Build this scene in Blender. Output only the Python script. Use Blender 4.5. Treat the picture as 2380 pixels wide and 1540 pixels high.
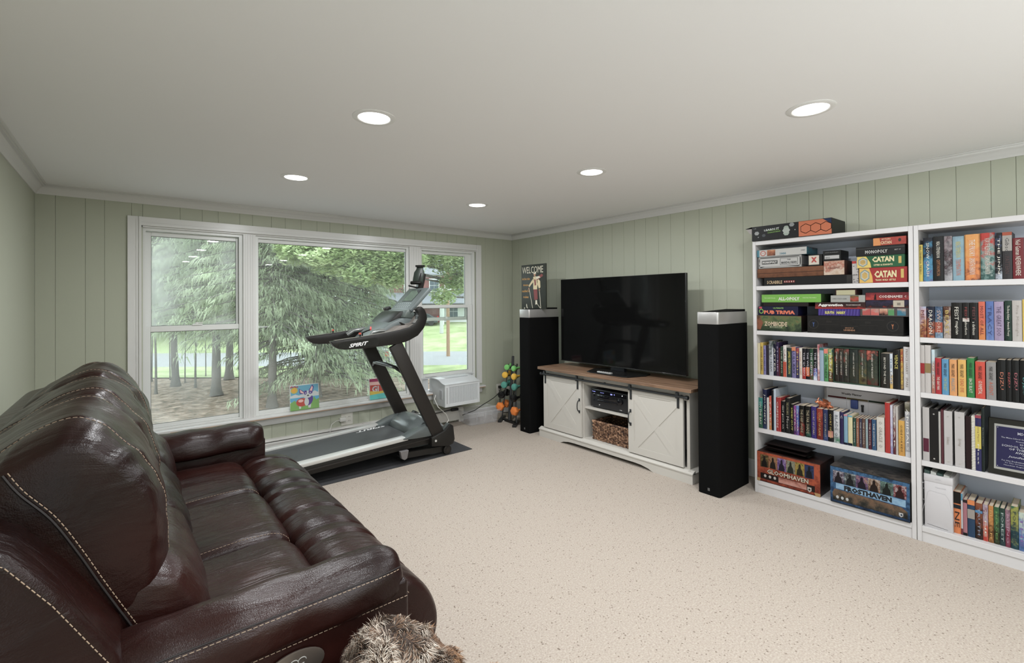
import bpy, bmesh, math, random
from mathutils import Vector, Matrix, noise
for o in list(bpy.data.objects): bpy.data.objects.remove(o)
C = bpy.context.scene.collection
S = bpy.context.scene
PI = math.pi
# ------------------------------------------------------------------ camera
# world: x = 0 is the wall with the television, y = 0 the window wall, floor z = 0
FPX, YAW, PITCH, ROLL, CYP = 1092.656, 0.68271, 0.00732, -0.00693, 691.902
CAM = Vector((-3.8727, -4.7560, 1.41154))
_F = Vector((math.sin(YAW)*math.cos(PITCH), math.cos(YAW)*math.cos(PITCH), math.sin(PITCH)))
_R0 = Vector((math.cos(YAW), -math.sin(YAW), 0)); _U0 = _R0.cross(_F)
_R = math.cos(ROLL)*_R0 + math.sin(ROLL)*_U0
_U = -math.sin(ROLL)*_R0 + math.cos(ROLL)*_U0
cd = bpy.data.cameras.new('camera'); cam = bpy.data.objects.new('camera', cd); C.objects.link(cam)
cam.matrix_world = Matrix((( _R.x, _U.x, -_F.x, CAM.x), (_R.y, _U.y, -_F.y, CAM.y), (_R.z, _U.z, -_F.z, CAM.z), (0, 0, 0, 1)))
cd.sensor_width = 36; cd.lens = FPX/2380*36; cd.shift_y = -(770-CYP)/2380; cd.clip_start = 0.03; cd.clip_end = 400
S.camera = cam
def onp(px, py, ax, v):
    """where the sight line through a measured point of the photograph meets the plane (axis ax) = v"""
    d = _F + _R*((px-1190)/FPX) - _U*((py-CYP)/FPX)
    return CAM + d*((v-CAM[ax])/d[ax])
def depth_pt(px, py, dist):
    d = _F + _R*((px-1190)/FPX) - _U*((py-CYP)/FPX)
    return CAM + d*dist
# ------------------------------------------------------------------ world, lights, exposure
W = bpy.data.worlds.new('world'); S.world = W; W.use_nodes = True
bgn = W.node_tree.nodes['Background']; bgn.inputs[0].default_value = (0.86, 0.95, 1.0, 1); bgn.inputs[1].default_value = SKY = 4.0
S.view_settings.view_transform = 'Standard'; S.view_settings.look = 'None'
S.view_settings.gamma = 1; S.view_settings.use_curve_mapping = False; S.view_settings.exposure = 0.0
LAMP_W = 16.5     # watts of each ceiling fitting
CEIL = 2.275
LAMPS = [(-2.985, -1.318), (-1.462, -1.308), (-2.985, -2.652), (-1.470, -2.656), (-1.477, -3.965), (-2.985, -3.985), (-2.985, -5.31), (-1.475, -5.31), (-2.985, -6.64), (-1.475, -6.64)]
for (lx, ly) in LAMPS:
    ld = bpy.data.lights.new('downlight_glow', 'AREA'); ld.shape = 'DISK'; ld.size = 0.13; ld.energy = LAMP_W; ld.color = (0.96, 0.98, 1.0)
    lo = bpy.data.objects.new('downlight_glow', ld); C.objects.link(lo); lo.location = (lx, ly, CEIL-0.012)
# added fill light behind the camera, aimed up to even out the ceiling
fd = bpy.data.lights.new('added_ceiling_fill', 'AREA'); fd.shape = 'DISK'; fd.size = 1.6; fd.energy = 34; fd.color = (0.97, 0.98, 1.0)
fo = bpy.data.objects.new('added_ceiling_fill', fd); C.objects.link(fo); fo.location = (-2.3, -6.5, 0.9); fo.rotation_euler = (PI, 0, 0)
# ------------------------------------------------------------------ materials
_M = {}
def lin(c):
    if isinstance(c, str):
        c = [int(c[i:i+2], 16)/255 for i in (0, 2, 4)]
        c = [x/12.92 if x <= 0.04045 else ((x+0.055)/1.055)**2.4 for x in c]
        g_ = 0.3*c[0]+0.59*c[1]+0.11*c[2]; c = [(x*0.82+g_*0.18)*0.76 for x in c]
    return (c[0], c[1], c[2], 1)
def mat(name, col, rough=0.5, metal=0.0, spec=0.5, emit=None, estr=0, coat=0, alpha=1, trans=0):
    key = (name, str(col), rough, metal, spec, str(emit), estr, coat, alpha, trans)
    if key in _M: return _M[key]
    m = bpy.data.materials.new(name); m.use_nodes = True
    b = m.node_tree.nodes['Principled BSDF']
    b.inputs['Base Color'].default_value = lin(col); b.inputs['Roughness'].default_value = rough
    b.inputs['Metallic'].default_value = metal; b.inputs['Specular IOR Level'].default_value = spec
    if emit is not None:
        b.inputs['Emission Color'].default_value = lin(emit); b.inputs['Emission Strength'].default_value = estr
    if coat: b.inputs['Coat Weight'].default_value = coat; b.inputs['Coat Roughness'].default_value = 0.1
    if alpha < 1: b.inputs['Alpha'].default_value = alpha
    if trans: b.inputs['Transmission Weight'].default_value = trans
    _M[key] = m
    return m
def N(m, t, **kw):
    n = m.node_tree.nodes.new(t)
    for k, v in kw.items():
        if k in n.inputs: n.inputs[k].default_value = v
        else: setattr(n, k, v)
    return n
def L(m, a, b): m.node_tree.links.new(a, b)
def bsdf(m): return m.node_tree.nodes['Principled BSDF']
def add_bump(m, scale, strength, dist=0.002, detail=3, typ='noise', coord='Object', vec=None):
    if vec is None:
        tc = N(m, 'ShaderNodeTexCoord'); vec = tc.outputs[coord]
    n = N(m, 'ShaderNodeTexNoise' if typ == 'noise' else 'ShaderNodeTexVoronoi'); n.inputs['Scale'].default_value = scale
    if typ == 'noise': n.inputs['Detail'].default_value = detail
    L(m, vec, n.inputs['Vector'])
    b = N(m, 'ShaderNodeBump'); b.inputs['Strength'].default_value = strength; b.inputs['Distance'].default_value = dist
    L(m, n.outputs[0], b.inputs['Height']); L(m, b.outputs[0], bsdf(m).inputs['Normal'])
    return b
def ramp(m, fac, stops, mode='LINEAR'):
    r = N(m, 'ShaderNodeValToRGB'); cr = r.color_ramp; cr.interpolation = mode
    while len(cr.elements) < len(stops): cr.elements.new(0.5)
    while len(cr.elements) > len(stops): cr.elements.remove(cr.elements[-1])
    for e, (p, c) in zip(cr.elements, stops): e.position = p; e.color = lin(c)
    L(m, fac, r.inputs[0]); return r
_art = {}
def art(cols, scale=30, mix=0.5, rough=0.45, stretch=(1, 1, 1), seed=0):
    """printed artwork: irregular patches of the given colours, running roughly from the bottom colour to the top one"""
    key = (tuple(cols), scale, mix, rough, stretch, seed)
    if key in _art: return _art[key]
    m = bpy.data.materials.new('printed_art'); m.use_nodes = True
    tc = N(m, 'ShaderNodeTexCoord'); mp = N(m, 'ShaderNodeMapping'); mp.inputs['Scale'].default_value = stretch
    mp.inputs['Location'].default_value = (seed*1.7, seed*0.9, seed*2.3)
    L(m, tc.outputs['Object'], mp.inputs[0])
    n = N(m, 'ShaderNodeTexNoise'); n.inputs['Scale'].default_value = scale; n.inputs['Detail'].default_value = 5; n.inputs['Roughness'].default_value = 0.65
    L(m, mp.outputs[0], n.inputs['Vector'])
    sx = N(m, 'ShaderNodeSeparateXYZ'); L(m, tc.outputs['Generated'], sx.inputs[0])
    a = N(m, 'ShaderNodeMath', operation='MULTIPLY'); a.inputs[1].default_value = 1-mix; L(m, sx.outputs[2], a.inputs[0])
    s = N(m, 'ShaderNodeMath', operation='MULTIPLY_ADD'); s.inputs[1].default_value = 2.4*mix; s.inputs[2].default_value = -0.7*mix
    L(m, n.outputs[0], s.inputs[0])
    t = N(m, 'ShaderNodeMath', operation='ADD'); L(m, a.outputs[0], t.inputs[0]); L(m, s.outputs[0], t.inputs[1])
    k = len(cols); st = [((i+0.5)/k, c) for i, c in enumerate(cols)]
    r = ramp(m, t.outputs[0], st); L(m, r.outputs[0], bsdf(m).inputs['Base Color']); bsdf(m).inputs['Roughness'].default_value = rough; bsdf(m).inputs['Specular IOR Level'].default_value = 0.25
    _art[key] = m; return m
# ------------------------------------------------------------------ geometry helpers
class MB:
    def __init__(s): s.v = []; s.f = []; s.mi = []; s.cur = 0
    def face(s, idx): s.f.append(tuple(idx)); s.mi.append(s.cur)
    def box(s, x0, x1, y0, y1, z0, z1):
        b = len(s.v)
        for x in (x0, x1):
            for y in (y0, y1):
                for z in (z0, z1): s.v.append((x, y, z))
        for q in ((0,1,3,2),(4,6,7,5),(0,4,5,1),(2,3,7,6),(0,2,6,4),(1,5,7,3)): s.face([b+i for i in q])
        return s
    def hexa(s, pts):       # 8 points, same order as box
        b = len(s.v); s.v += [tuple(p) for p in pts]
        for q in ((0,1,3,2),(4,6,7,5),(0,4,5,1),(2,3,7,6),(0,2,6,4),(1,5,7,3)): s.face([b+i for i in q])
        return s
    def bar(s, a, b_, w, h, up=(0, 0, 1)):   # rectangular bar from a to b
        a = Vector(a); b_ = Vector(b_); d = (b_-a).normalized(); u = Vector(up); r = d.cross(u).normalized(); u = r.cross(d).normalized()
        k = len(s.v)
        for p in (a, b_):
            for (i, j) in ((-1,-1),(1,-1),(1,1),(-1,1)): s.v.append(tuple(p + r*(i*w/2) + u*(j*h/2)))
        for q in ((3,2,1,0),(4,5,6,7),(0,1,5,4),(1,2,6,5),(2,3,7,6),(3,0,4,7)): s.face([k+i for i in q])
        return s
    def cyl(s, a, b_, r0, r1=None, n=16, cap=True):
        if r1 is None: r1 = r0
        a = Vector(a); b_ = Vector(b_); d = (b_-a).normalized(); u = Vector((0, 0, 1)) if abs(d.z) < 0.9 else Vector((1, 0, 0))
        r = d.cross(u).normalized(); u = r.cross(d)
        k = len(s.v)
        for p, rr in ((a, r0), (b_, r1)):
            for i in range(n):
                t = 2*PI*i/n; s.v.append(tuple(p + (r*math.cos(t)+u*math.sin(t))*rr))
        for i in range(n): s.face((k+i, k+(i+1) % n, k+n+(i+1) % n, k+n+i))
        if cap: s.face([k+i for i in reversed(range(n))]); s.face([k+n+i for i in range(n)])
        return s
    def tube(s, pts, r, n=6, cap=True):
        pts = [Vector(p) for p in pts]; k0 = len(s.v); m = len(pts)
        prev = None
        for i, p in enumerate(pts):
            d = (pts[min(i+1, m-1)] - pts[max(i-1, 0)]).normalized()
            if prev is None:
                u = Vector((0, 0, 1)) if abs(d.z) < 0.9 else Vector((1, 0, 0)); rr = d.cross(u).normalized()
            else: rr = (prev - d*prev.dot(d)).normalized()
            prev = rr; u = rr.cross(d)
            rad = r(i/(m-1)) if callable(r) else r
            for j in range(n):
                t = 2*PI*j/n; s.v.append(tuple(p + (rr*math.cos(t)+u*math.sin(t))*rad))
        for i in range(m-1):
            for j in range(n):
                a = k0+i*n; s.face((a+j, a+(j+1) % n, a+n+(j+1) % n, a+n+j))
        if cap: s.face([k0+j for j in reversed(range(n))]); s.face([k0+(m-1)*n+j for j in range(n)])
        return s
    def prism(s, poly, ax, a, b_):
        """poly: 2-D points in the other two axes (in xyz order), pulled from a to b along ax"""
        k = len(s.v); n = len(poly)
        for t in (a, b_):
            for p in poly:
                q = list(p); q.insert(ax, t); s.v.append(tuple(q))
        s.face([k+i for i in range(n)]); s.face([k+n+i for i in reversed(range(n))])
        for i in range(n): s.face((k+i, k+n+i, k+n+(i+1) % n, k+(i+1) % n))
        return s
    def lathe(s, prof, center=(0, 0, 0), n=24, ax=2):
        """prof: (radius, height) pairs turned about axis ax"""
        k = len(s.v); cx = Vector(center)
        for (r, h) in prof:
            for i in range(n):
                t = 2*PI*i/n; q = [r*math.cos(t), r*math.sin(t)]; q.insert(ax, h); s.v.append(tuple(Vector(q)+cx))
        for j in range(len(prof)-1):
            for i in range(n): a = k+j*n; s.face((a+i, a+(i+1) % n, a+n+(i+1) % n, a+n+i))
        s.face([k+i for i in reversed(range(n))]); a = k+(len(prof)-1)*n; s.face([a+i for i in range(n)])
        return s
    def grid(s, fn, nu, nv, closed_u=False):
        k = len(s.v); cu = nu if closed_u else nu+1
        for j in range(nv+1):
            for i in range(cu): s.v.append(tuple(fn(i/nu, j/nv)))
        for j in range(nv):
            for i in range(nu):
                a = k+j*cu+i; b = k+j*cu+(i+1) % cu; s.face((a, b, b+cu, a+cu))
        return s
    def build(s, name, m, parent=None, smooth=False, bevel=0, bseg=2, fix=True, world=True, angle=40):
        off = Vector((0, 0, 0)); p = parent
        if world:
            while p is not None: off += Vector(p.location); p = p.parent
        me = bpy.data.meshes.new(name)
        me.from_pydata([tuple(Vector(v)-off) for v in s.v] if off.length > 0 else s.v, [], s.f)
        mm = m if isinstance(m, (list, tuple)) else [m]
        for x in mm: me.materials.append(x)
        if len(mm) > 1: me.polygons.foreach_set('material_index', s.mi)
        if fix or bevel:
            bm = bmesh.new(); bm.from_mesh(me)
            if fix: bmesh.ops.recalc_face_normals(bm, faces=bm.faces)
            if bevel:
                es = [e for e in bm.edges if len(e.link_faces) == 2 and e.calc_face_angle(0) > math.radians(30)]
                bmesh.ops.bevel(bm, geom=es, offset=bevel, segments=bseg, affect='EDGES', profile=0.5, clamp_overlap=True)
            bm.to_mesh(me); bm.free()
        if smooth:
            me.polygons.foreach_set('use_smooth', [True]*len(me.polygons))
            if angle < 180: me.set_sharp_from_angle(angle=math.radians(angle))
        me.update()
        o = bpy.data.objects.new(name, me); C.objects.link(o)
        if parent is not None: o.parent = parent
        return o
def thing(name, label, cat, loc=(0, 0, 0), rz=0, group=None):
    o = bpy.data.objects.new(name, None); C.objects.link(o); o.empty_display_size = 0.05
    o.location = loc; o.rotation_euler = (0, 0, rz); o['label'] = label; o['category'] = cat
    if group: o['group'] = group
    return o
def tag(o, label, cat, group=None, kind=None):
    o['label'] = label; o['category'] = cat
    if group: o['group'] = group
    if kind: o['kind'] = kind
    return o
def struct(o): o['kind'] = 'structure'; return o
def box_o(name, m, x0, x1, y0, y1, z0, z1, parent=None, bevel=0, bseg=2):
    return MB().box(x0, x1, y0, y1, z0, z1).build(name, m, parent, bevel=bevel, bseg=bseg, smooth=bevel > 0)
_txt = {}
def text_mesh(s, bold=0.0, shear=0.0, res=2):
    key = (s, bold, shear, res)
    if key not in _txt:
        cu = bpy.data.curves.new('t', 'FONT'); cu.body = s; cu.offset = bold; cu.shear = shear; cu.resolution_u = res; cu.fill_mode = 'FRONT'
        cu.align_x = 'CENTER'; cu.space_line = 0.85
        o = bpy.data.objects.new('t', cu); me = bpy.data.meshes.new_from_object(o)
        vs = [tuple(v.co) for v in me.vertices]; fs = [tuple(p.vertices) for p in me.polygons]
        bpy.data.objects.remove(o); bpy.data.curves.remove(cu); bpy.data.meshes.remove(me)
        _txt[key] = (vs, fs)
    return _txt[key]
def lettering(s, m, parent, c, xd, yd, w, h, bold=0.02, shear=0.0, name='lettering', lift=0.0006, res=2, world=True):
    """flat lettering centred on c, running along xd with its tops towards yd, filling w by h"""
    vs, fs = text_mesh(s, bold, shear, res)
    if not vs: return None
    xs = [v[0] for v in vs]; ys = [v[1] for v in vs]
    x0, x1, y0, y1 = min(xs), max(xs), min(ys), max(ys)
    xd = Vector(xd).normalized(); yd = Vector(yd).normalized(); nd = xd.cross(yd); c = Vector(c)
    mb = MB()
    mb.v = [tuple(c + xd*((v[0]-(x0+x1)/2)/(x1-x0)*w) + yd*((v[1]-(y0+y1)/2)/max(y1-y0, 1e-6)*h) + nd*lift) for v in vs]
    mb.f = list(fs); mb.mi = [0]*len(fs)
    return mb.build(name, m, parent, fix=False, world=world)
def patch(parent, m, pts, name='print', lift=0.0005, nrm=None):
    """a flat printed shape given by its outline in 3-D"""
    pts = [Vector(p) for p in pts]
    n = nrm if nrm is not None else (pts[1]-pts[0]).cross(pts[2]-pts[0]).normalized()
    mb = MB(); mb.v = [tuple(p + Vector(n)*lift) for p in pts]; mb.f = [tuple(range(len(pts)))]; mb.mi = [0]
    return mb.build(name, m, parent, fix=False)
WHITE = mat('white_paint', (0.66, 0.65, 0.63), 0.35)
TRIMW = mat('trim_paint', (0.66, 0.655, 0.64), 0.3)
BLACK = mat('black_plastic', (0.012, 0.012, 0.012), 0.45)
# ================================================================== room shell
XL, YF = -4.40, -7.3
cm = mat('carpet', (0.62, 0.55, 0.47), 0.95, spec=0.1)
tc = N(cm, 'ShaderNodeTexCoord')
n1 = N(cm, 'ShaderNodeTexNoise'); n1.inputs['Scale'].default_value = 130; n1.inputs['Detail'].default_value = 4; L(cm, tc.outputs['Object'], n1.inputs[0])
r1 = ramp(cm, n1.outputs[0], [(0.30, (0.35, 0.295, 0.25)), (0.50, (0.405, 0.352, 0.302)), (0.7, (0.475, 0.42, 0.365))])
v1 = N(cm, 'ShaderNodeTexVoronoi'); v1.inputs['Scale'].default_value = 62; v1.inputs['Randomness'].default_value = 1; L(cm, tc.outputs['Object'], v1.inputs[0])
n2 = N(cm, 'ShaderNodeTexNoise'); n2.inputs['Scale'].default_value = 33; L(cm, tc.outputs['Object'], n2.inputs[0])
sp = N(cm, 'ShaderNodeMath', operation='MULTIPLY_ADD'); sp.inputs[1].default_value = -0.62; sp.inputs[2].default_value = 0.46; L(cm, n2.outputs[0], sp.inputs[0])
lt = N(cm, 'ShaderNodeMath', operation='LESS_THAN'); L(cm, v1.outputs[0], lt.inputs[0]); L(cm, sp.outputs[0], lt.inputs[1])
mx = N(cm, 'ShaderNodeMix', data_type='RGBA'); L(cm, lt.outputs[0], mx.inputs[0]); L(cm, r1.outputs[0], mx.inputs[6]); mx.inputs[7].default_value = (0.21, 0.17, 0.14, 1)
L(cm, mx.outputs[2], bsdf(cm).inputs['Base Color'])
add_bump(cm, 160, 0.7, 0.006, 4)
struct(MB().box(XL-0.1, 0.1, YF-0.1, 0.11, -0.1, 0).build('floor', cm))
cw = mat('ceiling_paint', (0.88, 0.88, 0.885), 0.75, spec=0.2); add_bump(cw, 5, 0.12, 0.01, 2)
struct(MB().box(XL-0.1, 0.1, YF-0.1, 0.11, CEIL, CEIL+0.1).build('ceiling', cw))
GREEN = mat('green_wall_paint', (0.415, 0.43, 0.345), 0.5, spec=0.35); add_bump(GREEN, 14, 0.06, 0.004, 2)
GROOVE = mat('groove_paint', (0.34, 0.355, 0.28), 0.7, spec=0.2)
# window opening
WX0, WX1, WZ0, WZ1 = -3.80, -0.575, 0.387, 2.035
# each panelled wall is a backing with separate boards fixed to it
wb = MB()
wb.box(XL-0.1, WX0, 0.008, 0.11, 0, CEIL); wb.box(WX1, 0.1, 0.008, 0.11, 0, CEIL)
wb.box(WX0, WX1, 0.008, 0.11, 0, WZ0-0.03); wb.box(WX0, WX1, 0.008, 0.11, WZ1, CEIL)
wall_back = struct(wb.build('wall_back', GROOVE))
def plank(parent, ax, a, b, z0, z1, base, out, g=0.00025, c=0.0010):
    """one board with chamfered long edges; ax = axis it runs across, base = plane behind, out = signed thickness"""
    a += g; b -= g
    poly = [(a, base), (b, base), (b, base+out*0.6), (b-c, base+out), (a+c, base+out), (a, base+out*0.6)]
    if ax == 1: poly = [(q, p) for p, q in poly]
    return MB().prism(poly, 2, z0, z1).build('panel', GREEN, parent)
gb = [-4.40, -4.293, -4.131, -4.022, -3.861, -3.792, -3.547, -3.394, -3.278, -3.115, -3.013, -2.86, -2.74, -2.60, -2.455, -2.33, -2.20, -2.05, -1.93, -1.80,
      -1.66, -1.52, -1.40, -1.25, -1.13, -0.98, -0.85, -0.70, -0.565, -0.43, -0.29, -0.15, 0.0]
for a, b in zip(gb, gb[1:]):
    if b <= WX0+0.01 or a >= WX1-0.01: plank(wall_back, 0, a, b, 0.0, CEIL-0.02, 0.008, -0.008)
    else:
        plank(wall_back, 0, a, b, WZ1+0.02, CEIL-0.02, 0.008, -0.008); plank(wall_back, 0, a, b, 0.0, 0.30, 0.008, -0.008)
wall_right = struct(MB().box(0.008, 0.1, YF-0.1, 0.0, 0, CEIL).build('wall_right', GROOVE))
gr = [0.0, -0.14, -0.29, -0.40, -0.55, -0.69, -0.82, -0.97, -1.10, -1.24, -1.37, -1.52, -1.64, -1.79, -1.92, -2.05, -2.19, -2.32, -2.46, -2.60, -2.72, -2.84,
      -2.98, -3.13, -3.307, -3.459, -3.55, -3.69, -3.762, -3.855, -4.028, -4.13, -4.252, -4.40, -4.50, -4.66, -4.80, -4.93, -5.1]
for b, a in zip(gr, gr[1:]): plank(wall_right, 1, a, b, 0.0, CEIL-0.02, 0.008, -0.008)
box_o('panel', GREEN, 0.0, 0.008, YF, -5.1, 0, CEIL, wall_right)
lw = MB(); DY0, DY1, DZ = -7.0, -4.95, 2.05     # added door-shaped opening behind the camera, letting sky light onto the ceiling
lw.box(XL-0.1, XL, DY1, 0.0, 0, CEIL); lw.box(XL-0.1, XL, YF-0.1, DY0, 0, CEIL); lw.box(XL-0.1, XL, DY0, DY1, DZ, CEIL)
struct(lw.build('wall_left', GREEN))
d1 = bpy.data.objects.new('added_light_opening', None); C.objects.link(d1); d1.location = (XL, (DY0+DY1)/2, 0); d1['kind'] = 'structure'
for (a, b) in ((DY0, DY0+0.06), ((DY0+DY1)/2-0.04, (DY0+DY1)/2+0.04), (DY1-0.06, DY1)): box_o('door_frame', WHITE, XL-0.08, XL-0.02, a, b, 0, DZ, d1)
box_o('door_frame', WHITE, XL-0.08, XL-0.02, DY0, DY1, DZ-0.06, DZ, d1); box_o('opening_sill', WHITE, XL-0.08, XL-0.02, DY0, DY1, 0, 0.05, d1)
struct(MB().box(XL-0.1, 0.1, YF-0.1, YF, 0, CEIL).build('wall_front', GREEN))
# crown moulding
CP = [(0.0, CEIL-0.068), (0.006, CEIL-0.068), (0.010, CEIL-0.060), (0.018, CEIL-0.052), (0.026, CEIL-0.038), (0.038, CEIL-0.026), (0.046, CEIL-0.022), (0.049, CEIL-0.014),
      (0.056, CEIL-0.012), (0.058, CEIL-0.006), (0.066, CEIL-0.004), (0.068, CEIL), (0.0, CEIL)]
def crown(name, a, b, nrm):
    a = Vector(a); b = Vector(b); d = (b-a).normalized(); nrm = Vector(nrm); mb = MB(); k = len(CP)
    for p, s in ((a, 1), (b, -1)):
        for (o, z) in CP: mb.v.append(tuple(Vector((p.x, p.y, 0)) + nrm*o + d*(o*s) + Vector((0, 0, z))))
    mb.f = [tuple(range(k)), tuple(reversed(range(k, 2*k)))] + [(i, (i+1) % k, k+(i+1) % k, k+i) for i in range(k)]; mb.mi = [0]*len(mb.f)
    struct(mb.build(name, TRIMW, smooth=True, angle=50))
crown('trim_1', (XL, 0, 0), (0, 0, 0), (0, -1, 0))
crown('trim_2', (0, 0, 0), (0, YF, 0), (-1, 0, 0))
crown('trim_3', (XL, YF, 0), (XL, 0, 0), (1, 0, 0))
# baseboards
def baseb(name, poly, ax, a, b): struct(MB().prism(poly, ax, a, b).build(name, TRIMW))
baseb('baseboard_right', [(0, 0), (-0.015, 0), (-0.015, 0.105), (-0.010, 0.125), (-0.004, 0.135), (0, 0.135)], 1, YF, 0.0)
baseb('baseboard_left', [(XL, 0), (XL+0.015, 0), (XL+0.015, 0.105), (XL+0.010, 0.125), (XL, 0.135)], 1, DY1, 0.0)
MB_ = [(-0.0, 0), (-0.015, 0), (-0.015, 0.09), (-0.0, 0.10)]
struct(MB().prism(MB_, 0, -0.86, 0.0).build('baseboard_back', TRIMW))
# ------------------------------------------------------------------ window casing, stool, apron
def casing(name, x0, x1, z0, z1, vert, inner):
    # flat board with a raised bead on the inner edge
    mb = MB()
    mb.box(x0, x1, -0.018, 0, z0, z1)
    if vert:
        e = x1 if inner > 0 else x0; mb.box(min(e, e-inner*0.016), max(e, e-inner*0.016), -0.026, -0.018, z0, z1-0.0)
        e2 = e-inner*0.030; mb.box(min(e2, e2-inner*0.004), max(e2, e2-inner*0.004), -0.021, -0.018, z0, z1)
    else:
        mb.box(x0, x1, -0.026, -0.018, z0, z0+0.016); mb.box(x0, x1, -0.021, -0.018, z0+0.026, z0+0.030)
    return struct(mb.build(name, TRIMW))
CX0, CX1, CZ = -3.886, -0.504, 2.104
casing('trim_4', CX0, WX0, 0.41, CZ, True, 1)
casing('trim_5', WX1, CX1, 0.41, CZ, True, -1)
casing('trim_6', WX0, WX1, WZ1, CZ, False, 1)
wood_edge = mat('worn_sill_edge', (0.42, 0.28, 0.19), 0.6)
mb = MB(); mb.box(CX0-0.03, CX1+0.03, -0.062, 0.03, 0.362, 0.387)
stool = struct(mb.build('trim_7', TRIMW, bevel=0.006, smooth=True))
box_o('worn_edge', wood_edge, -3.62, CX1+0.02, -0.0635, -0.0615, 0.3635, 0.3715, stool)
struct(MB().box(CX0, CX1, -0.020, 0, 0.298, 0.362).build('trim_8', TRIMW, bevel=0.004, smooth=True))
# jambs of the opening and the two mullions
struct(MB().box(WX0-0.001, WX1+0.001, 0, 0.10, WZ1-0.012, WZ1+0.002).build('trim_9', TRIMW))
mb = MB()
for (a, b) in ((-3.088, -2.990), (-1.465, -1.330)):
    mb.box(a, b, -0.004, 0.088, 0.387, WZ1-0.012)
    for t in (0.2, 0.38, 0.62, 0.8): xm = a+(b-a)*t; mb.box(xm-0.004, xm+0.004, -0.008, -0.004, 0.387, WZ1-0.012)
struct(mb.build('trim_10', TRIMW))
# glass
def glass_mat(name, haze=None):
    m = bpy.data.materials.new(name); m.use_nodes = True; nt = m.node_tree
    for n in list(nt.nodes): nt.nodes.remove(n)
    out = N(m, 'ShaderNodeOutputMaterial'); tr = N(m, 'ShaderNodeBsdfTransparent'); tr.inputs[0].default_value = (0.96, 0.985, 0.965, 1)
    gl = N(m, 'ShaderNodeBsdfGlossy'); gl.inputs['Roughness'].default_value = 0.0
    fr = N(m, 'ShaderNodeFresnel'); fr.inputs['IOR'].default_value = 1.45
    mxs = N(m, 'ShaderNodeMixShader'); L(m, fr.outputs[0], mxs.inputs[0]); L(m, tr.outputs[0], mxs.inputs[1]); L(m, gl.outputs[0], mxs.inputs[2])
    last = mxs
    if haze:
        # milky film in cloudy patches: condensation in fogged panes, painted-in haze in clear ones
        tc = N(m, 'ShaderNodeTexCoord'); mp = N(m, 'ShaderNodeMapping'); mp.inputs['Scale'].default_value = (1, 1, 0.6); L(m, tc.outputs['Object'], mp.inputs[0])
        no = N(m, 'ShaderNodeTexNoise'); no.inputs['Scale'].default_value = 2.6; no.inputs['Detail'].default_value = 4; L(m, mp.outputs[0], no.inputs[0])
        sx = N(m, 'ShaderNodeSeparateXYZ'); L(m, tc.outputs['Generated'], sx.inputs[0])
        a = N(m, 'ShaderNodeMath', operation='MULTIPLY_ADD'); a.inputs[1].default_value = -haze[1]; a.inputs[2].default_value = haze[0]+haze[1]*0.5; L(m, sx.outputs[0], a.inputs[0])
        b = N(m, 'ShaderNodeMath', operation='MULTIPLY_ADD'); b.inputs[1].default_value = haze[2]; L(m, no.outputs[0], b.inputs[0])
        b.inputs[2].default_value = -haze[2]/2
        c = N(m, 'ShaderNodeMath', operation='ADD', use_clamp=True); L(m, a.outputs[0], c.inputs[0]); L(m, b.outputs[0], c.inputs[1])
        d1 = N(m, 'ShaderNodeBsdfTranslucent'); d1.inputs[0].default_value = (0.8, 0.83, 0.81, 1); d2 = N(m, 'ShaderNodeBsdfDiffuse'); d2.inputs[0].default_value = (0.75, 0.78, 0.76, 1)
        md = N(m, 'ShaderNodeMixShader'); md.inputs[0].default_value = 0.3; L(m, d1.outputs[0], md.inputs[1]); L(m, d2.outputs[0], md.inputs[2])
        m2 = N(m, 'ShaderNodeMixShader'); L(m, c.outputs[0], m2.inputs[0]); L(m, last.outputs[0], m2.inputs[1]); L(m, md.outputs[0], m2.inputs[2]); last = m2
    L(m, last.outputs[0], out.inputs[0]); return m
GLASS = glass_mat('window_glass', (0.03, 0.0, 0.05)); GLASS_F = glass_mat('fogged_window_glass', (0.17, 0.22, 0.9)); GLASS_F2 = glass_mat('lightly_fogged_glass', (0.09, 0.10, 0.45))
VINYL = mat('white_vinyl', (0.72, 0.73, 0.71), 0.28)
GASKET = mat('window_gasket', (0.12, 0.13, 0.12), 0.6)
def sash(win, y, ox0, ox1, oz0, oz1, gx0, gx1, gz0, gz1, g, th=0.03):
    mb = MB(); mb.box(ox0, gx0, y, y+th, oz0, oz1); mb.box(gx1, ox1, y, y+th, oz0, oz1); mb.box(gx0, gx1, y, y+th, oz0, gz0); mb.box(gx0, gx1, y, y+th, gz1, oz1)
    s_ = mb.build('sash', VINYL, win, bevel=0.003, bseg=1)
    gk = MB(); e = 0.003
    gk.box(gx0-0.001, gx0+e, y+0.006, y+0.014, gz0, gz1); gk.box(gx1-e, gx1+0.001, y+0.006, y+0.014, gz0, gz1); gk.box(gx0, gx1, y+0.006, y+0.014, gz1-e, gz1+0.001); gk.box(gx0, gx1, y+0.006, y+0.014, gz0-0.001, gz0+e)
    gk.build('gasket', GASKET, s_)
    MB().box(gx0, gx1, y+0.021, y+0.023, gz0, gz1).build('glass', g, s_)
    return s_
def winframe(win, x0, x1):
    mb = MB(); w = 0.022
    mb.box(x0, x0+w, 0.028, 0.088, 0.387, WZ1-0.012); mb.box(x1-w, x1, 0.028, 0.088, 0.387, WZ1-0.012); mb.box(x0+w, x1-w, 0.028, 0.088, WZ1-0.012-w, WZ1-0.012); mb.box(x0+w, x1-w, 0.028, 0.088, 0.387, 0.400)
    mb.box(x0+w, x0+w+0.006, 0.03, 0.036, 0.40, WZ1-0.034); mb.box(x1-w-0.006, x1-w, 0.03, 0.036, 0.40, WZ1-0.034)
    mb.build('window_frame', VINYL, win)
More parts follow.
